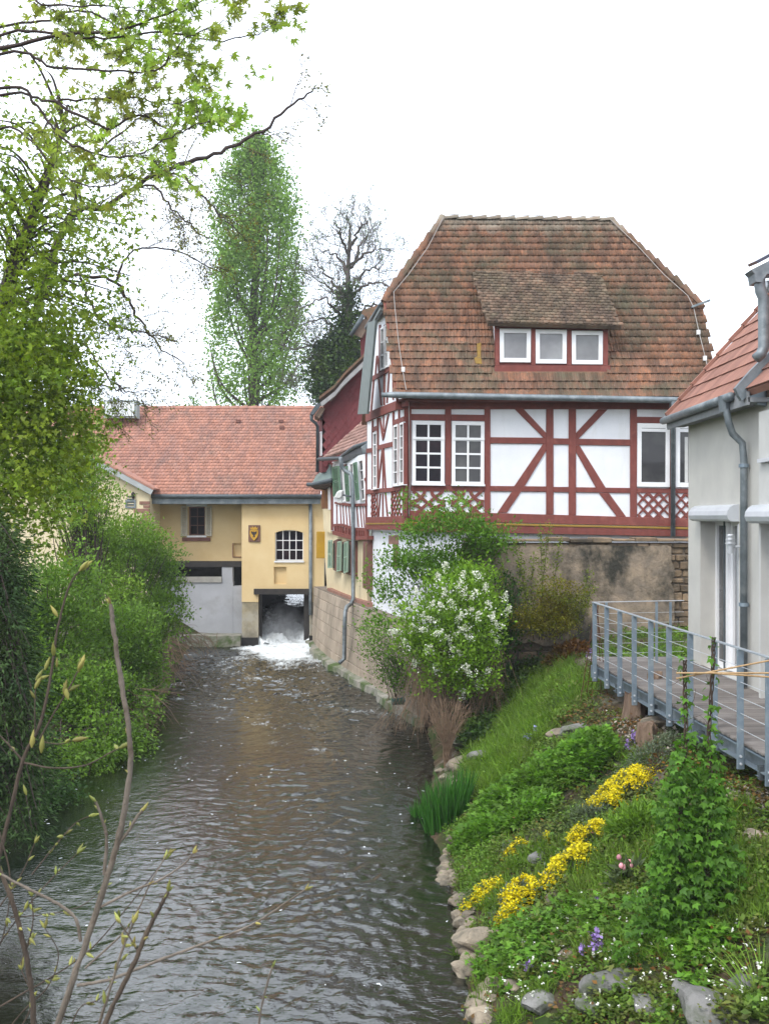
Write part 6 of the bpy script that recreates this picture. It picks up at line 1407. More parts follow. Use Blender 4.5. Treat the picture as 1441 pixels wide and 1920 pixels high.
# big leafy perennials (each rounded clump a plant)
def mound(t, g, rx_, ry_, h, n, m, size, tm='leaf', seed=1, per=12, part='foliage', spread=.05):
    r = np.random.default_rng(seed); a = r.uniform(0, 6.28, n); q = np.sqrt(r.random(n)); x = g[0]+np.cos(a)*q*rx_; y = g[1]+np.sin(a)*q*ry_; top = h*np.sqrt(np.clip(1-q**2*.85, 0, 1))
    z = gfast(x, y)+top*r.uniform(.45, 1.05, n); c = np.stack([x, y, z], 1); pts = np.repeat(c, per, 0)+r.normal(size=(n*per, 3))*spread*np.array([1, 1, .6])
    d = unit(pts-np.array([g[0], g[1], g[2]-.1])); return leaf_obj(part, t, m, [leaves_arr(pts, size, tm, r, d, .9, .5)])
for k, (px, py, rx_, ry_, h, lab) in enumerate(((1090, 1425, .42, .6, .38, 'tallest leafy perennial clump below the tree stump'), (1010, 1470, .45, .55, .34, 'rounded leafy perennial clump in the middle of the bank'),
                               (945, 1505, .42, .5, .30, 'leafy perennial clump just above the iris'), (990, 1530, .35, .4, .26, 'leafy perennial clump above the smallest yellow flowers'), (900, 1565, .32, .45, .24, 'lowest leafy perennial clump near the rocks'))):
    t_, g = plant('leafy_perennial', lab, 'plant', px, py+12, 'leafy perennials on the bank'); mound(t_, g, rx_, ry_, h, 330, LM['cover2'], .075, 'lobed', 70+k, 7)
for k, (px, py, rx_, ry_, h, lab) in enumerate(((1225, 1420, .35, .45, .2, 'grey green lavender mat below the terrace posts'), (1100, 1545, .2, .25, .16, 'small grey green cushion plant left of the upper yellow flowers'), (1190, 1560, .22, .3, .2, 'silvery tulip leaves beside the hop vine'),
                               (1050, 1330, .3, .3, .12, 'grey green mat beside the flat stone'))):
    t_, g = plant('cushion_plant', lab, 'plant', px, py, 'grey green cushion plants'); mound(t_, g, rx_, ry_, h, 150, LM['greyleaf'] if k != 2 else LM['hedge'], .05 if k != 2 else .10, 'narrow', 80+k, 12)
# yellow alyssum
for k, (px, py, w_, hh, n, lab) in enumerate(((1165, 1480, .26, .22, 330, 'topmost large yellow flower cushion near the gravel'), (1130, 1515, .18, .2, 170, 'yellow flower cushion under the topmost one'), (1098, 1570, .17, .2, 200, 'yellow flower cushion halfway down the slope'),
                      (1068, 1620, .18, .2, 210, 'yellow flower cushion just below the halfway one'), (1035, 1648, .12, .15, 90, 'thin yellow flower patch between two cushions'), (965, 1595, .10, .14, 90, 'small yellow flower cushion beside the perennials'), (1022, 1572, .06, .1, 45, 'tiny separate tuft of yellow flowers by the grey cushion'),
                      (905, 1680, .17, .16, 200, 'yellow flower cushion nearest the water'), (968, 1685, .17, .2, 260, 'densest yellow flower cushion low on the bank'), (948, 1722, .1, .14, 130, 'lowest yellow flower cushion above the boulders'), (1208, 1478, .04, .08, 25, 'tiny yellow tuft beside the topmost cushion'))):
    t_, g = plant('alyssum', lab, 'flowers', px, py+8, 'yellow flower cushions')
    mound(t_, g, w_, w_*1.1, hh*.75, max(30, n//3), LM['greyleaf'], .035, 'leaf', 90+k, 12)
    r = np.random.default_rng(300+k); n = int(n*1.9); a = r.uniform(0, 6.28, n); q = np.sqrt(r.random(n))*.95+np.abs(r.normal(size=n))*.26; w_ = w_*1.18; x = g[0]+np.cos(a)*q*w_; y = g[1]+np.sin(a)*q*w_; z = gfast(x, y)+hh*np.sqrt(np.clip(1-q**2*.7, .05, 1))*r.uniform(.75, 1.15, n)
    c = np.stack([x, y, z], 1); keep = (np.sin(x*23+k)+np.sin(y*19+2*k)) > -.9; c = c[keep]; pts = np.repeat(c, 7, 0)+r.normal(size=(len(c)*7, 3))*.016
    leaf_obj('flower_heads', t_, LM['yellow'], [leaves_arr(pts, .019, 'dot', r, None, 1.5)], 'stuff')
# small coloured flowers
def spikes(name, lab, cat, px, py, m, n, h, w_, seed, leafm='cover', grp=None):
    t_, g = plant(name, lab, cat, px, py, grp); r = np.random.default_rng(seed); mound(t_, g, w_*1.2, w_*1.2, h*.6, 25, LM[leafm], .06, 'narrow', seed, 8)
    paths = []; P_ = []
    for i in range(n):
        b_ = np.array([g[0]+r.normal()*w_*.5, g[1]+r.normal()*w_*.5, 0]); b_[2] = gz(b_[0], b_[1]); e = b_+np.array([r.normal()*.02, r.normal()*.02, h*r.uniform(.75, 1.1)]); paths.append((np.array([b_, (b_+e)/2, e]), np.array([.004, .003, .003])))
        for j in range(22): P_.append(b_+(e-b_)*r.uniform(.55, 1.05)+r.normal(size=3)*.014)
    tubes_obj('stem', t_, LM['grass'], paths, 3, 'stuff'); leaf_obj('blossom', t_, LM[m], [leaves_arr(np.array(P_), .026, 'dot', r, None, 1)], 'stuff')
for k, (px, py, m, n, h, w_, lab) in enumerate(((1112, 1800, 'purple', 5, .24, .09, 'tall mauve flower spikes low on the bank'), (988, 1835, 'purple', 2, .16, .05, 'small mauve flower beside the grey rock'), (1190, 1395, 'purple', 10, .12, .14, 'mauve cushion flowers at the foot of the log'), (985, 1408, 'blue', 5, .2, .12, 'pale blue bells at the grass edge'),
                               (1000, 1388, 'blue', 2, .2, .05, 'single blue bell above the others'), (1125, 1672+40, 'purple', 2, .16, .05, 'tiny violet flower below the tulip'), (1108, 1250, 'purple', 4, .3, .08, 'mauve flowers behind the trellis'))):
    spikes('flower_clump', lab, 'flowers', px, py, m, n, h, w_, 400+k, 'cover', 'mauve and blue flower clumps')
t_, g = plant('tulip_clump', 'pink and cream tulips beside the hop vine', 'flowers', 1172, 1660); r = np.random.default_rng(5); paths = []; pts = []
for i in range(5):
    b_ = g+np.array([r.normal()*.06, r.normal()*.04, 0]); e = b_+np.array([r.normal()*.03, 0, r.uniform(.16, .24)]); paths.append((np.array([b_, (b_+e)/2, e]), np.array([.005]*3)))
    V = MB(); rr_ = .022; V.tube([Vector(e), Vector(e)+Vector((0, 0, .015)), Vector(e)+Vector((0, 0, .035)), Vector(e)+Vector((0, 0, .055))], [.008, .024, .026, .014], 8); V.build('blossom', LM['pink'], t_, smooth=True)
tubes_obj('stem', t_, LM['grass'], paths, 4); mound(t_, g, .1, .1, .16, 20, LM['greyleaf'], .14, 'narrow', 6, 5)
# blades: iris clumps, day lilies, grass tufts
def blades(name, lab, cat, px, py, n, L, w_, spread_, m, seed, lean=.25, grp=None, arch=.25, part='blade'):
    t_, g = plant(name, lab, cat, px, py, grp); r = np.random.default_rng(seed); V, F = [], []; b = 0; rd = []
    for i in range(n):
        a = r.uniform(0, 6.28); q = math.sqrt(r.random())*spread_; x, y = g[0]+math.cos(a)*q, g[1]+math.sin(a)*q; z = max(gz(x, y), -.05); d = np.array([math.cos(a)*lean*r.uniform(.2, 1.6)+r.normal()*.1, math.sin(a)*lean+r.normal()*.1, 1.0]); Lk = L*r.uniform(.6, 1.1); side = unit(np.array([r.normal(), r.normal(), 0])); p = np.array([x, y, z]); k_ = 5
        for j in range(k_):
            f_ = j/(k_-1); hw_ = w_*(1-f_**2)*.5+.0008; V += [p-side*hw_, p+side*hw_]; d = unit(d+np.array([d[0]*arch, d[1]*arch, -arch*f_*.9])); p = p+d*Lk/(k_-1); rd += [0, 0]
        rr_ = r.random(); rd[-2*k_:] = [rr_]*(2*k_)
        for j in range(k_-1): F.append((b+2*j, b+2*j+1, b+2*j+3, b+2*j+2))
        b += 2*k_
    leaf_obj(part, t_, m, [(np.array(V), np.array(F), np.array(rd))], 'stuff'); return t_
blades('iris_clump', 'dense dark green iris clump at the water edge', 'plant', 838, 1535, 420, .62, .022, .33, LM['iris'], 11, .16, 'iris clumps', .06)
blades('iris_clump', 'small iris tuft standing in the river', 'plant', 783, 1535, 60, .3, .02, .10, LM['iris'], 12, .3, 'iris clumps', .08)
blades('day_lily', 'arching light green strap leaves at the top of the bank', 'plant', 1060, 1215, 160, .7, .04, .38, LM['hedge2'], 13, .6, None, .25)
blades('grass_tuft', 'arching grass tuft in the near corner of the bank', 'plant', 1425, 1870, 120, .5, .010, .12, LM['grass'], 14, .7, 'grass tufts', .3)
blades('grass_tuft', 'pale grass tuft below the terrace corner', 'plant', 1385, 1560, 90, .25, .008, .12, LM['grass'], 15, .6, 'grass tufts', .25)
blades('grass_tuft', 'grass tuft between boulders at the waterline', 'plant', 905, 1815, 110, .25, .008, .09, LM['grass'], 16, .6, 'grass tufts', .25)
blades('grass_tuft', 'small grass tuft overhanging the water', 'plant', 862, 1790, 60, .2, .007, .06, LM['grass'], 17, .6, 'grass tufts', .25)
t_, g = plant('russet_plant', 'russet leafed plant beside the strap leaves', 'plant', 1062, 1240); mound(t_, g, .45, .3, .35, 110, LM['reddish'], .09, 'leaf', 19, 8)

# rocks
def rock(px, py, s, m, lab, grp, seed, flat=.7, name='rock'):
    r = random.Random(seed); g = ground_hits([px], [py])[0] if px > 0 else None
    me = bpy.data.meshes.new(name); bm = bmesh.new(); bmesh.ops.create_icosphere(bm, subdivisions=3, radius=1)
    off = Vector((r.uniform(0, 50), r.uniform(0, 50), r.uniform(0, 50))); pl = [Vector((r.gauss(0, 1), r.gauss(0, 1), r.gauss(0, 1))).normalized() for _ in range(9)]
    for v in bm.verts:
        c = v.co.copy()
        for q in pl:
            e = c.dot(q)-.72
            if e > 0: c -= q*e
        c *= 1+.16*mnoise.noise(c*1.4+off)+.05*mnoise.noise(c*4+off); v.co = Vector((c.x*1.25, c.y, c.z*flat))*s
    bm.to_mesh(me); bm.free(); me.polygons.foreach_set('use_smooth', [False]*len(me.polygons))
    o = new_obj(name, me, None, m); o.location = (g[0], g[1], max(g[2], -.03)+s*flat*.25); o.rotation_euler = (r.uniform(-.3, .3), r.uniform(-.4, .1), r.uniform(0, 6.3)); tag(o, lab, 'rock', grp); return o
wl_px = [(808, 1438), (826, 1470), (835, 1590), (826, 1612), (836, 1632), (828, 1652), (840, 1668), (852, 1690), (846, 1712), (858, 1728), (872, 1752), (862, 1772), (868, 1798), (880, 1816), (890, 1840), (884, 1862), (896, 1880), (888, 1905), (905, 1918)]
R2 = random.Random(77); k = 0
def WL(y):
    for lim, lab, gr in ((1500, 'boulder at the waterline between the dry shrub and the iris clump', 'boulders upstream of the iris'), (1640, 'boulder at the waterline below the lowest leafy perennials', 'boulders below the perennials'), (1720, 'boulder at the waterline level with the yellow flower cushions', 'boulders beside the yellow flowers'),
                         (1800, 'boulder at the waterline around the largest rounded boulder', 'boulders round the largest one')):
        if y < lim: return lab, gr
    return 'boulder at the waterline nearest the bridge, below the grass tufts', 'boulders nearest the bridge'
for (a_, b_) in zip(wl_px, wl_px[1:]):
    n_ = max(1, int(math.hypot(b_[0]-a_[0], b_[1]-a_[1])/17))
    if 1470 <= a_[1] < 1590: continue
    for i in range(n_+4):
        u = R2.random(); dx = R2.choice([0, 12, 26, 40, 8]); s = R2.uniform(.045, .11)*(1.15 if dx < 20 else .95)
        rock(a_[0]+(b_[0]-a_[0])*u+dx, a_[1]+(b_[1]-a_[1])*u+R2.uniform(-6, 6), s, M['rock'], *WL(a_[1]), 500+k); k += 1
for i, (px, py, s, m, lab) in enumerate(((900, 1770, .27, 'rock', 'largest rounded boulder, standing above the waterline stones'), (875, 1822, .16, 'rock', 'angular wet boulder below the largest one'), (1010, 1612, .14, 'rock_grey', 'flat grey stone between the yellow cushions'), (1140, 1850, .22, 'rock_grey', 'large slate grey rock slab among leaves'),
        (1015, 1885, .17, 'rock_grey', 'pointed pale grey rock low on the bank'), (1330, 1905, .26, 'rock_grey', 'big flat rock at the bottom of the bank'), (1072, 1372, .20, 'rock_grey', 'upright grey stone plate beside the leafy clump'), (1045, 1378, .15, 'rock', 'flat brown stone lying by the grey plate'), (1190, 1525, .14, 'rock', 'flat buff stone under the topmost yellow cushion'),
        (1425, 1572, .13, 'rock', 'buff stone on the gravel below the terrace'), (870, 1395, .28, 'rock_grey', 'dark boulder under the dry shrub'), (905, 1425, .26, 'rock_grey', 'broad weathered boulder beside the grass'), (860, 1435, .22, 'rock', 'brown boulder right behind the iris'), (1300, 1860, .15, 'rock_grey', 'half buried grey stone under the hop vine'),
        (1060, 1790, .10, 'rock', 'small buff stone half hidden in leaves'), (1040, 1690, .10, 'rock', 'small brown stone under yellow flowers'), (1230, 1360, .2, 'rock', 'brown stone block in front of the footing'), (855, 1580, .13, 'rock', 'pale wet stone behind the low perennials'))):
    rock(px, py, s, M[m], lab, 'single stones set in the bank', 700+i, .55, 'rock')
for i, (px, py, s, m, lab) in enumerate(((1110, 1895, .15, 'rock_grey', 'wedge shaped grey stone between the low leaves'), (960, 1850, .09, 'rock', 'buff stone just above the waterline near the bridge'), (1085, 1725, .08, 'rock', 'little buff stone below the tulips'), (1220, 1890, .16, 'rock_grey', 'mossy grey stone at the foot of the bank'),
        (1400, 1850, .13, 'rock_grey', 'grey stone beside the arching grass tuft'), (1065, 1655, .07, 'rock', 'little brown stone under the cushion flowers'), (1160, 1585, .10, 'rock', 'buff stone beside the silvery leaves'), (1380, 1500, .10, 'rock', 'brown stone on the gravel next to the hop'))): rock(px, py, s, M[m], lab, 'single stones set in the bank', 760+i, .55)
# tree stumps / logs on the slope
for i, (px, py, h, rr_, lab) in enumerate(((1190, 1318, .34, .15, 'split weathered tree stump below the terrace corner'), (1212, 1368, .26, .13, 'short reddish tree stump beside mauve flowers'), (1225, 1290, .40, .12, 'grey leaning stump tucked under the terrace beam'))):
    t_, g = plant('tree_stump', lab, 'stump', px, py+25, 'old stumps on the bank'); r_ = random.Random(i); n_ = 14; mb = MB(); rings = []
    for (z_, k_) in ((-.1, 1.25), (.12, 1.0), (h*.7, .92), (h, .88)):
        rings.append([Vector((g[0]+math.cos(6.283*j/n_)*rr_*k_*(1+.22*math.sin(j*2.3+i)), g[1]+math.sin(6.283*j/n_)*rr_*k_*(1+.22*math.cos(j*1.7)), g[2]+z_+(r_.uniform(-.07, .05) if z_ == h else 0))) for j in range(n_)])
    for q in rings: mb.v += [tuple(v) for v in q]
    for a_ in range(3):
        for j in range(n_): mb.f.append((a_*n_+j, a_*n_+(j+1) % n_, (a_+1)*n_+(j+1) % n_, (a_+1)*n_+j))
    mb.f.append(tuple(3*n_+j for j in range(n_))); mb.build('trunk', mat('split_grey_wood', (.24, .17, .12), (.13, .085, .06), 14, rough=.95, bump=1, bscale=40, stretch=(1, 1, .2), bdist=.03), t_)

# rusty garden obelisk
t_, g = plant('garden_obelisk', 'rusty iron plant obelisk standing at the terrace corner', 'trellis', 1112, 1312); Yo = g[1]; top_ = P(1118, 1135, Yo)
for (x0, y0) in ((1086, 1310), (1138, 1308), (1098, 1290), (1126, 1290)):
    e = P(x0, y0, Yo+(.25 if y0 < 1300 else 0)); e.z = gz(e.x, e.y); MB().tube([e, top_+Vector((R.uniform(-.03, .03), 0, 0))], .007, 5).build('rod', M['rust'], t_)
for v in (.08, .35, .62):
    c = [P(1086, 1310, Yo), P(1138, 1308, Yo), P(1126, 1290, Yo+.25), P(1098, 1290, Yo+.25)]; c = [p.lerp(top_, v) for p in c]; MB().tube(c+[c[0]], .005, 4).build('ring', M['rust'], t_)

# ---------------------------------------------------------------- shrubs on the bank
def rbush(name, lab, cat, px, py, blobs, n, per, size, m, seed, **k):
    g = ground_hits([px], [py])[0]; return bush(name, lab, cat, tuple(g), blobs, n, per, size, LM[m], seed=seed, **k)
lil = rbush('lilac_bush', 'white flowering lilac bush leaning over the river wall', 'bush', 858, 1345, [B_(850, 1130, 20, 70, 55), B_(800, 1170, 19.6, 62, 45), B_(890, 1110, 20.2, 48, 55), B_(900, 1190, 19.6, 52, 50), B_(840, 1220, 19.4, 80, 40), B_(880, 1080, 20.3, 34, 30), B_(780, 1210, 19.6, 40, 28), B_(880, 1265, 19.2, 50, 40), B_(825, 1270, 19.2, 40, 28), B_(868, 1062, 20.3, 14, 16), B_(905, 1068, 20.3, 12, 18), B_(760, 1150, 19.6, 26, 16), B_(948, 1150, 19.8, 18, 22)], 960, 13, .085, 'lilac', 51, tm='leaf', stem_r=.02, nstems=9, spread=.11, shell=.5)
r = np.random.default_rng(52); fl_ = [(740, 1140), (735, 1185), (748, 1190), (790, 1115), (822, 1090), (835, 1070), (865, 1085), (868, 1118), (885, 1120), (900, 1085), (945, 1128), (800, 1185), (815, 1190), (812, 1165), (832, 1200), (842, 1205), (852, 1195), (862, 1165), (885, 1195), (895, 1160), (925, 1165), (940, 1180), (870, 1235), (865, 1255), (882, 1262), (930, 1210), (845, 1225), (785, 1250), (820, 1258), (862, 1308), (798, 1225), (760, 1215), (775, 1145), (805, 1140), (850, 1140), (915, 1140), (908, 1105), (950, 1150), (878, 1180), (905, 1265), (835, 1115), (758, 1160), (770, 1185), (855, 1100), (925, 1195), (868, 1145), (790, 1160), (897, 1290), (825, 1148)]
for (px, py) in fl_:
    e = P(px+r.normal()*2, py+r.normal()*2, 19.0+r.uniform(-.12, .5)-.25*math.cos((px-850)/60)); d = unit(np.array([r.normal()*.5, -.4, .8+r.normal()*.3])); n_ = 70; f_ = r.random(n_); pts = np.array(e)+d*f_[:, None]*.19+r.normal(size=(n_, 3))*(.045*(1-f_)+.010)[:, None]
    leaf_obj('blossom', lil, LM['white_fl'], [leaves_arr(pts, .026, 'dot', r, None, 1)])
rbush('elder_shrub', 'loose feathery shrub with arching green sprays in front of the half-timbered house', 'bush', 850, 1300, [B_(840, 975, 21.5, 60, 22), B_(900, 1000, 21.5, 62, 25), B_(790, 1000, 21.5, 45, 25), B_(760, 1050, 21.3, 50, 30), B_(820, 1060, 21.5, 70, 40), B_(930, 1020, 21.8, 40, 18), B_(730, 1110, 21, 42, 28), B_(880, 1040, 21.8, 50, 25), B_(700, 1080, 21, 25, 8), B_(770, 940, 21.5, 20, 8), B_(850, 940, 21.5, 30, 10), B_(710, 1170, 21, 38, 22), B_(690, 1150, 21, 22, 8)], 620, 15, .085, 'elder', 54, tm='leaf', spread=.15, nstems=8, stem_r=.013, shell=.1)
rbush('elder_shrub', 'olive green shrub trailing over the river wall below the lilac flowers', 'bush', 770, 1330, [B_(720, 1215, 22.3, 48, 30), B_(740, 1260, 22.3, 42, 30), B_(700, 1180, 22.3, 30, 18), B_(765, 1290, 22, 30, 25)], 230, 13, .06, 'elder', 55, spread=.12, nstems=10, stem_r=.012)
rbush('forsythia', 'yellow and orange leafed forsythia against the garden wall', 'bush', 1025, 1215, [B_(985, 1165, 20.8, 42, 28), B_(1030, 1165, 20.8, 50, 30), B_(1075, 1130, 20.8, 32, 35), B_(1040, 1120, 20.8, 40, 35)], 420, 15, .055, 'forsythia', 56, tm='leaf', nstems=14, stem_r=.012, spread=.09)
r = np.random.default_rng(57); t_ = thing('wall_shrub', 'upright green shoots of a shrub rising above the garden wall', 'bush', tuple(ground_hits([1010], [1200])[0])); paths = []; pts = []
for (x0, y0, x1, y1) in ((1015, 1200, 1012, 990), (1010, 1200, 1030, 985), (1000, 1200, 965, 1020), (1000, 1200, 975, 1050), (1030, 1200, 1050, 1010), (1040, 1200, 1105, 1070), (1045, 1200, 1112, 1100), (1020, 1200, 1000, 1040), (960, 1200, 940, 1060)):
    q = smooth_path([P(x0, y0, 21), P((x0+x1)/2+r.normal()*6, (y0+y1)/2, 21.2), P(x1, y1, 21.3)], 12); paths.append((q, np.linspace(.012, .004, len(q))))
    for p in q[5:]:
        for j in range(16): pts.append(p+r.normal(size=3)*.055)
leaf_obj('foliage', t_, LM['forsythia_g'], [leaves_arr(np.array(pts), .055, 'leaf', r, None, .4)]); tubes_obj('stem', t_, M['bark'], paths, 4, 'stuff')
# dry twiggy shrub, stems fanning up from one foot, and hanging withered shoots
r = np.random.default_rng(58); g = ground_hits([838], [1438])[0]; t_ = thing('dry_shrub', 'bare straw coloured shrub fanning up from the rocks', 'bush', tuple(g)); paths = []
for k in range(70):
    e = P(r.uniform(790, 885), r.uniform(1300, 1350), g[1]+r.uniform(-.3, .5)); m_ = (g+np.array(e))/2+np.array([(e.x-g[0])*-.18, 0, .05]); q = smooth_path([g+r.normal(size=3)*.03, m_, e], 6)+r.normal(size=(13, 3))*.008; paths.append((q, np.linspace(.008, .003, len(q))))
    for j in range(3): w_, _ = wiggle(q[r.integers(4, 11)], unit(q[-1]-q[0])+r.normal(size=3)*.4, r.uniform(.1, .3), r, 5, .3); paths.append((w_, np.linspace(.004, .002, 5)))
tubes_obj('stem', t_, M['dry'], paths, 4, 'stuff')
t_ = thing('withered_vine', 'curtain of withered brown shoots hanging below the lilac', 'vine', (1.2, 19.8, 1.2)); paths = []
for k in range(420):
    x0 = r.uniform(770, 945); y0 = r.uniform(1215, 1300); Y = r.uniform(19.3, 20.6); p = P(x0, y0, Y); q, _ = wiggle(p, np.array([r.normal(-.1, .3), r.normal()*.2, -.8]), r.uniform(.4, 1.25), r, 9, .22, -.10); paths.append((q, np.linspace(.007, .003, 9)))
tubes_obj('vine_stem', t_, M['dry'], paths, 3, 'stuff')
t_ = thing('water_twigs', 'thin drooping twigs touching the river beside the wall footing', 'twigs', (.6, 21.5, .2)); paths = []
for k in range(80):
    p = P(r.uniform(722, 800), r.uniform(1290, 1345), 22); q, _ = wiggle(p, np.array([r.normal(-.2, .3), -.2, -.9]), r.uniform(.3, .8), r, 8, .3, -.05); paths.append((q, np.linspace(.005, .002, 8)))
tubes_obj('twig', t_, M['dry'], paths, 3, 'stuff')
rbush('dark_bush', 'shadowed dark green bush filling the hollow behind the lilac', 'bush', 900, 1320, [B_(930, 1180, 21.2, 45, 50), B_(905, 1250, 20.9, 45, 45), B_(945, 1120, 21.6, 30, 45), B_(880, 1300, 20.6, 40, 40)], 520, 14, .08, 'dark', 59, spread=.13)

# ---------------------------------------------------------------- hop vine on poles with bamboo canes
YH = 8.9; r = np.random.default_rng(63)
hop = thing('hop_vine', 'large hop vine climbing two poles in front of the terrace railing', 'vine', tuple(ground_hits([1310], [1800])[0])); paths = []; pts = []; dirs = []
hb = []
for (poly, rad, nn) in (([P(1283, 1238, YH), P(1283, 1290, YH), P(1285, 1380, YH-.05), P(1278, 1480, YH-.1), P(1270, 1620, YH-.2), P(1285, 1760, YH-.3)], .016, 1), ([P(1337, 1195, YH), P(1335, 1262, YH), P(1328, 1380, YH), P(1334, 1480, YH-.1), P(1325, 1620, YH-.2), P(1330, 1800, YH-.3)], .022, 1)):
    q = smooth_path(poly, 10)
    for j in range(3): ph = j*2.1; w_ = q+np.stack([np.cos(np.arange(len(q))*.8+ph)*.014, np.sin(np.arange(len(q))*.8+ph)*.014, 0*q[:, 0]], 1); paths.append((w_, np.full(len(q), .006+.003*(j == 0))))
    for p in q:
        pyy = CY-(p[2]-H)/p[1]*FPX; f_ = np.clip((pyy-1340)/330, 0, 1); nleaf = int(2+60*f_**1.2) if pyy > 1300 else 1
        for j in range(nleaf):
            a = r.uniform(0, 6.28); R_ = (.05+.20*f_)*math.sqrt(r.random()); o_ = np.array([math.cos(a)*R_*1.15, math.sin(a)*R_, r.normal()*.05]); pts.append(p+o_); dirs.append(np.array([o_[0]*2, -.35+o_[1]*2, -.45]))
for (px, py, rx_, ry_, n_) in ((1262, 1545, 34, 100, 250), (1250, 1640, 38, 70, 200), (1362, 1650, 38, 80, 240), (1310, 1700, 85, 60, 380), (1240, 1740, 70, 50, 230), (1200, 1690, 35, 30, 80), (1335, 1540, 30, 95, 220), (1385, 1710, 35, 45, 120), (1270, 1450, 18, 50, 60), (1180, 1790, 45, 35, 120), (1290, 1790, 70, 35, 180)):
    for j in range(n_):
        d = unit(r.normal(size=3)); q_ = r.uniform(.5, 1.0)*(1+.28*math.sin(7*d[0]+px)*math.cos(6*d[2]+py)+.25*(r.random() > .93)); c = P(px+d[0]*rx_*q_, py+d[2]*ry_*q_, YH-.15+d[1]*.28*q_)
        pts.append(np.array(c)); dirs.append(np.array([d[0]*.6, -.5, -.5+d[2]*.3]))
pts = np.array(pts); low = pts[:, 2] < gfast(pts[:, 0], pts[:, 1])+.02; pts[low, 2] = gfast(pts[low, 0], pts[low, 1])+.04
leaf_obj('foliage', hop, LM['hop'], [leaves_arr(pts, .062, 'lobed', r, np.array(dirs), .7, .5)])
for k in range(16):
    p0 = P(r.choice([1283, 1335])+r.normal()*4, r.uniform(1260, 1420), YH); q, _ = wiggle(p0, np.array([r.normal(), r.normal()*.4, r.uniform(-.2, .9)]), r.uniform(.1, .3), r, 8, .5, -.03); paths.append((q, np.linspace(.003, .0012, 8)))
tubes_obj('stem', hop, M['wood_dark'], paths, 5, 'stuff')
for k, (a_, b_, lab) in enumerate((((1268, 1272), (1475, 1232), 'upper bamboo cane tied across the hop poles'), ((1268, 1262), (1480, 1262), 'middle bamboo cane tied across the hop poles'), ((1330, 1262), (1480, 1272), 'lowest short bamboo cane on the hop poles'))):
    A, B = P(*a_, YH-.05-k*.015), P(*b_, YH-.1-k*.02); mb = MB(); n_ = 7; pp = []; rr2 = []
    for j in range(n_):
        q = A.lerp(B, j/(n_-1)); pp += [q-(B-A).normalized()*.006, q, q+(B-A).normalized()*.006]; rr2 += [.008, .0105, .008]
    o = mb.tube(pp, rr2, 8).build('bamboo_cane', M['bamboo'], None, smooth=True); tag(o, lab, 'cane', 'bamboo canes on the hop vine')

# ---------------------------------------------------------------- saplings in the foreground
def sapling(name, lab, Y, stems, seed, m='bark_pale', buds=(), budsize=.05, minr=.0022, twig_n=4):
    r = np.random.default_rng(seed); p0 = P(*stems[0][0][0], Y); t_ = thing(name, lab, 'sapling', (p0.x, p0.y, 0)); paths = []; bp, bd = [], []
    for (pth, r0, r1) in stems:
        q = smooth_path([P(x, y, Y+dy) for x, y, dy in [(a[0], a[1], a[2] if len(a) > 2 else 0) for a in pth]], 9); q = q+r.normal(size=q.shape)*r0*.09; rad = np.linspace(r0, r1, len(q))*(1+.3*np.sin(np.arange(len(q))*2.6)*(np.arange(len(q)) % 9 == 0))
        paths.append((q, rad)); e = q[-1]; d = unit(q[-1]-q[-3])
        for j in range(r.integers(2, 4)): bp.append(e); bd.append(d+r.normal(size=3)*.35)
        for j in range(twig_n):
            i = r.integers(len(q)//4, len(q)-2); bp.append(q[i]); bd.append(unit(q[i+1]-q[i])*.7+r.normal(size=3)*.6)
    for (x, y, dy) in buds: bp.append(np.array(P(x, y, Y+dy))); bd.append(np.array([r.normal()*.25, 0, 1]))
    tubes_obj('stem', t_, M[m], paths, 7)
    V, F, n_ = [], [], 6; b = 0; rd = []
    for p, d in zip(bp, bd):
        d = unit(np.array(d)); L = budsize*r.uniform(.6, 1.2); u = unit(np.cross(d, [.3, .8, .2])); w_ = np.cross(d, u)
        for f_, k_ in ((-.05, .05), (.25, .16), (.55, .14), (.85, .06), (1.0, .01)):
            for j in range(n_): a = 6.283*j/n_; V.append(p+d*L*f_+(u*math.cos(a)+w_*math.sin(a))*L*k_)
        for a_ in range(4):
            for j in range(n_): F.append((b+a_*n_+j, b+a_*n_+(j+1) % n_, b+(a_+1)*n_+(j+1) % n_, b+(a_+1)*n_+j))
        b += 5*n_; rd += [r.random()]*(5*n_)
    leaf_obj('bud', t_, LM['bud'], [(np.array(V), np.array(F), np.array(rd))], 'stuff')
    return t_
Y0 = 3.3
sapling('young_tree', 'thick pale grey cut sapling stem with side shoots rising beside the conifer', Y0, [([(95, 1960), (150, 1800), (190, 1680), (225, 1560), (243, 1450), (243, 1380), (228, 1280), (213, 1180), (208, 1132)], .0115, .0070), ([(196, 1640), (200, 1570), (190, 1530), (180, 1503)], .006, .004), ([(215, 1590), (240, 1560), (258, 1530), (268, 1520)], .006, .0045),
        ([(152, 1765), (140, 1720), (100, 1690), (50, 1665), (3, 1640)], .006, .004), ([(145, 1848), (210, 1835), (300, 1800), (380, 1770), (470, 1735), (540, 1690), (572, 1668)], .0058, .0025), ([(190, 1700), (250, 1670), (300, 1650), (345, 1620), (362, 1600)], .0048, .0022), ([(160, 1815), (230, 1750), (262, 1700), (285, 1650), (315, 1600)], .0035, .0018)], 1, twig_n=2, budsize=.028)
sapling('young_tree', 'dark knobbly sapling stem ending in a fat bud low over the water', Y0-.3, [([(180, 1960), (215, 1880), (250, 1810), (275, 1750), (300, 1700), (315, 1672)], .0085, .006), ([(262, 1790), (245, 1760), (225, 1730)], .003, .002)], 2, 'bark', twig_n=4, budsize=.035)
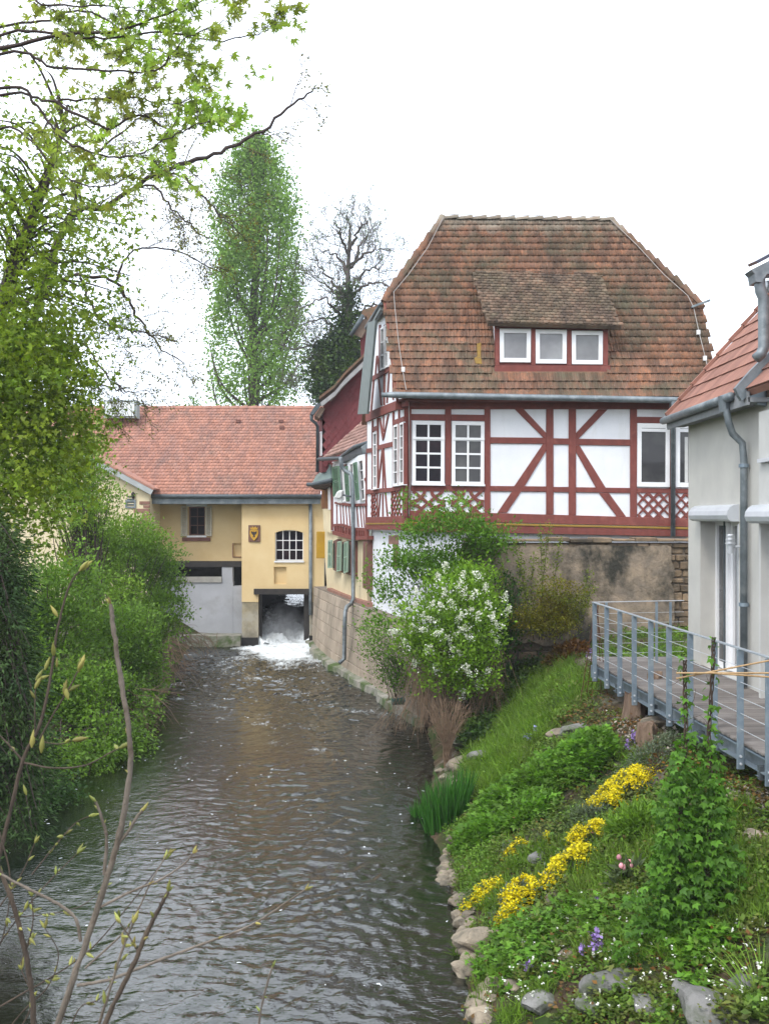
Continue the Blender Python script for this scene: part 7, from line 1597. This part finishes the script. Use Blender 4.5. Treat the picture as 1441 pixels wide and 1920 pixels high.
sapling('young_tree', 'dark curved sapling stem at the near water edge', Y0+.1, [([(65, 1960), (60, 1860), (45, 1770), (20, 1680), (-5, 1620)], .010, .007), ([(50, 1780), (62, 1730), (60, 1680)], .003, .002)], 3, 'bark', twig_n=4, budsize=.03)
sapling('young_tree', 'slender olive sapling with tall pale buds', Y0+.5, [([(-10, 1640), (20, 1520), (45, 1420), (75, 1360), (95, 1270), (108, 1180), (130, 1100), (150, 1070)], .0085, .003), ([(75, 1385), (100, 1340), (130, 1290), (148, 1255)], .004, .0028), ([(45, 1430), (100, 1440), (160, 1435), (205, 1412), (225, 1402)], .0038, .002), ([(66, 1380), (66, 1320), (68, 1275)], .003, .002), ([(48, 1432), (20, 1400), (-8, 1370)], .004, .003), ([(75, 1390), (110, 1395), (138, 1388)], .0025, .0015)], 4, 'bark', buds=((108, 1155, 0), (85, 1255, 0), (107, 1250, 0), (148, 1260, 0), (120, 1300, 0), (50, 1490, .1), (66, 1290, 0), (128, 1310, 0), (60, 1400, 0), (78, 1410, 0)), budsize=.06, twig_n=1)
sapling('young_tree', 'tangle of thin budding shoots in the lowest corner by the water', Y0+.2, [([(-20, 1900), (30, 1870), (100, 1830), (170, 1780), (240, 1700), (310, 1610)], .0035, .0015), ([(-20, 1800), (20, 1740), (60, 1690), (95, 1650), (145, 1600)], .003, .0015), ([(0, 1700), (40, 1640), (66, 1580)], .003, .0015), ([(-20, 1980), (40, 1900), (90, 1850), (110, 1790), (85, 1740)], .003, .0015), ([(0, 1560), (20, 1650), (10, 1740), (-10, 1800)], .003, .0015), ([(120, 1960), (150, 1890), (190, 1870), (230, 1800)], .0028, .0015), ([(20, 1720), (80, 1715), (150, 1700), (200, 1660)], .0022, .0012), ([(20, 1960), (60, 1880), (40, 1810), (60, 1760)], .0028, .0015), ([(60, 1640), (100, 1590), (140, 1545), (168, 1530)], .0025, .0015)], 5, 'bark', twig_n=5, budsize=.035)
sapling('young_tree', 'short vertical budding twig standing over open water', Y0-.2, [([(480, 1960), (490, 1890), (505, 1830), (512, 1812)], .004, .003)], 6, twig_n=3, budsize=.02)
sapling('young_tree', 'short forked twig with green opening buds beside the fat bud', Y0-.25, [([(170, 1970), (205, 1860), (230, 1780), (250, 1730)], .005, .0035)], 7, twig_n=5, budsize=.04)
# ---------------------------------------------------------------- thin haze volume, added to give a pale lens veil
t = NT('haze'); pv = t.n('ShaderNodeVolumePrincipled'); pv.inputs['Color'].default_value = (.90, .94, 1, 1); pv.inputs['Density'].default_value = .0007; t.l(pv.outputs[0], t.out.inputs['Volume'])
o = MB().box(-1200, 1200, -500, 1800, -6, 34).build('haze', t.m); tag(o, 'thin pale haze in the air, added over the whole place for the lens veil', None, None, 'stuff')
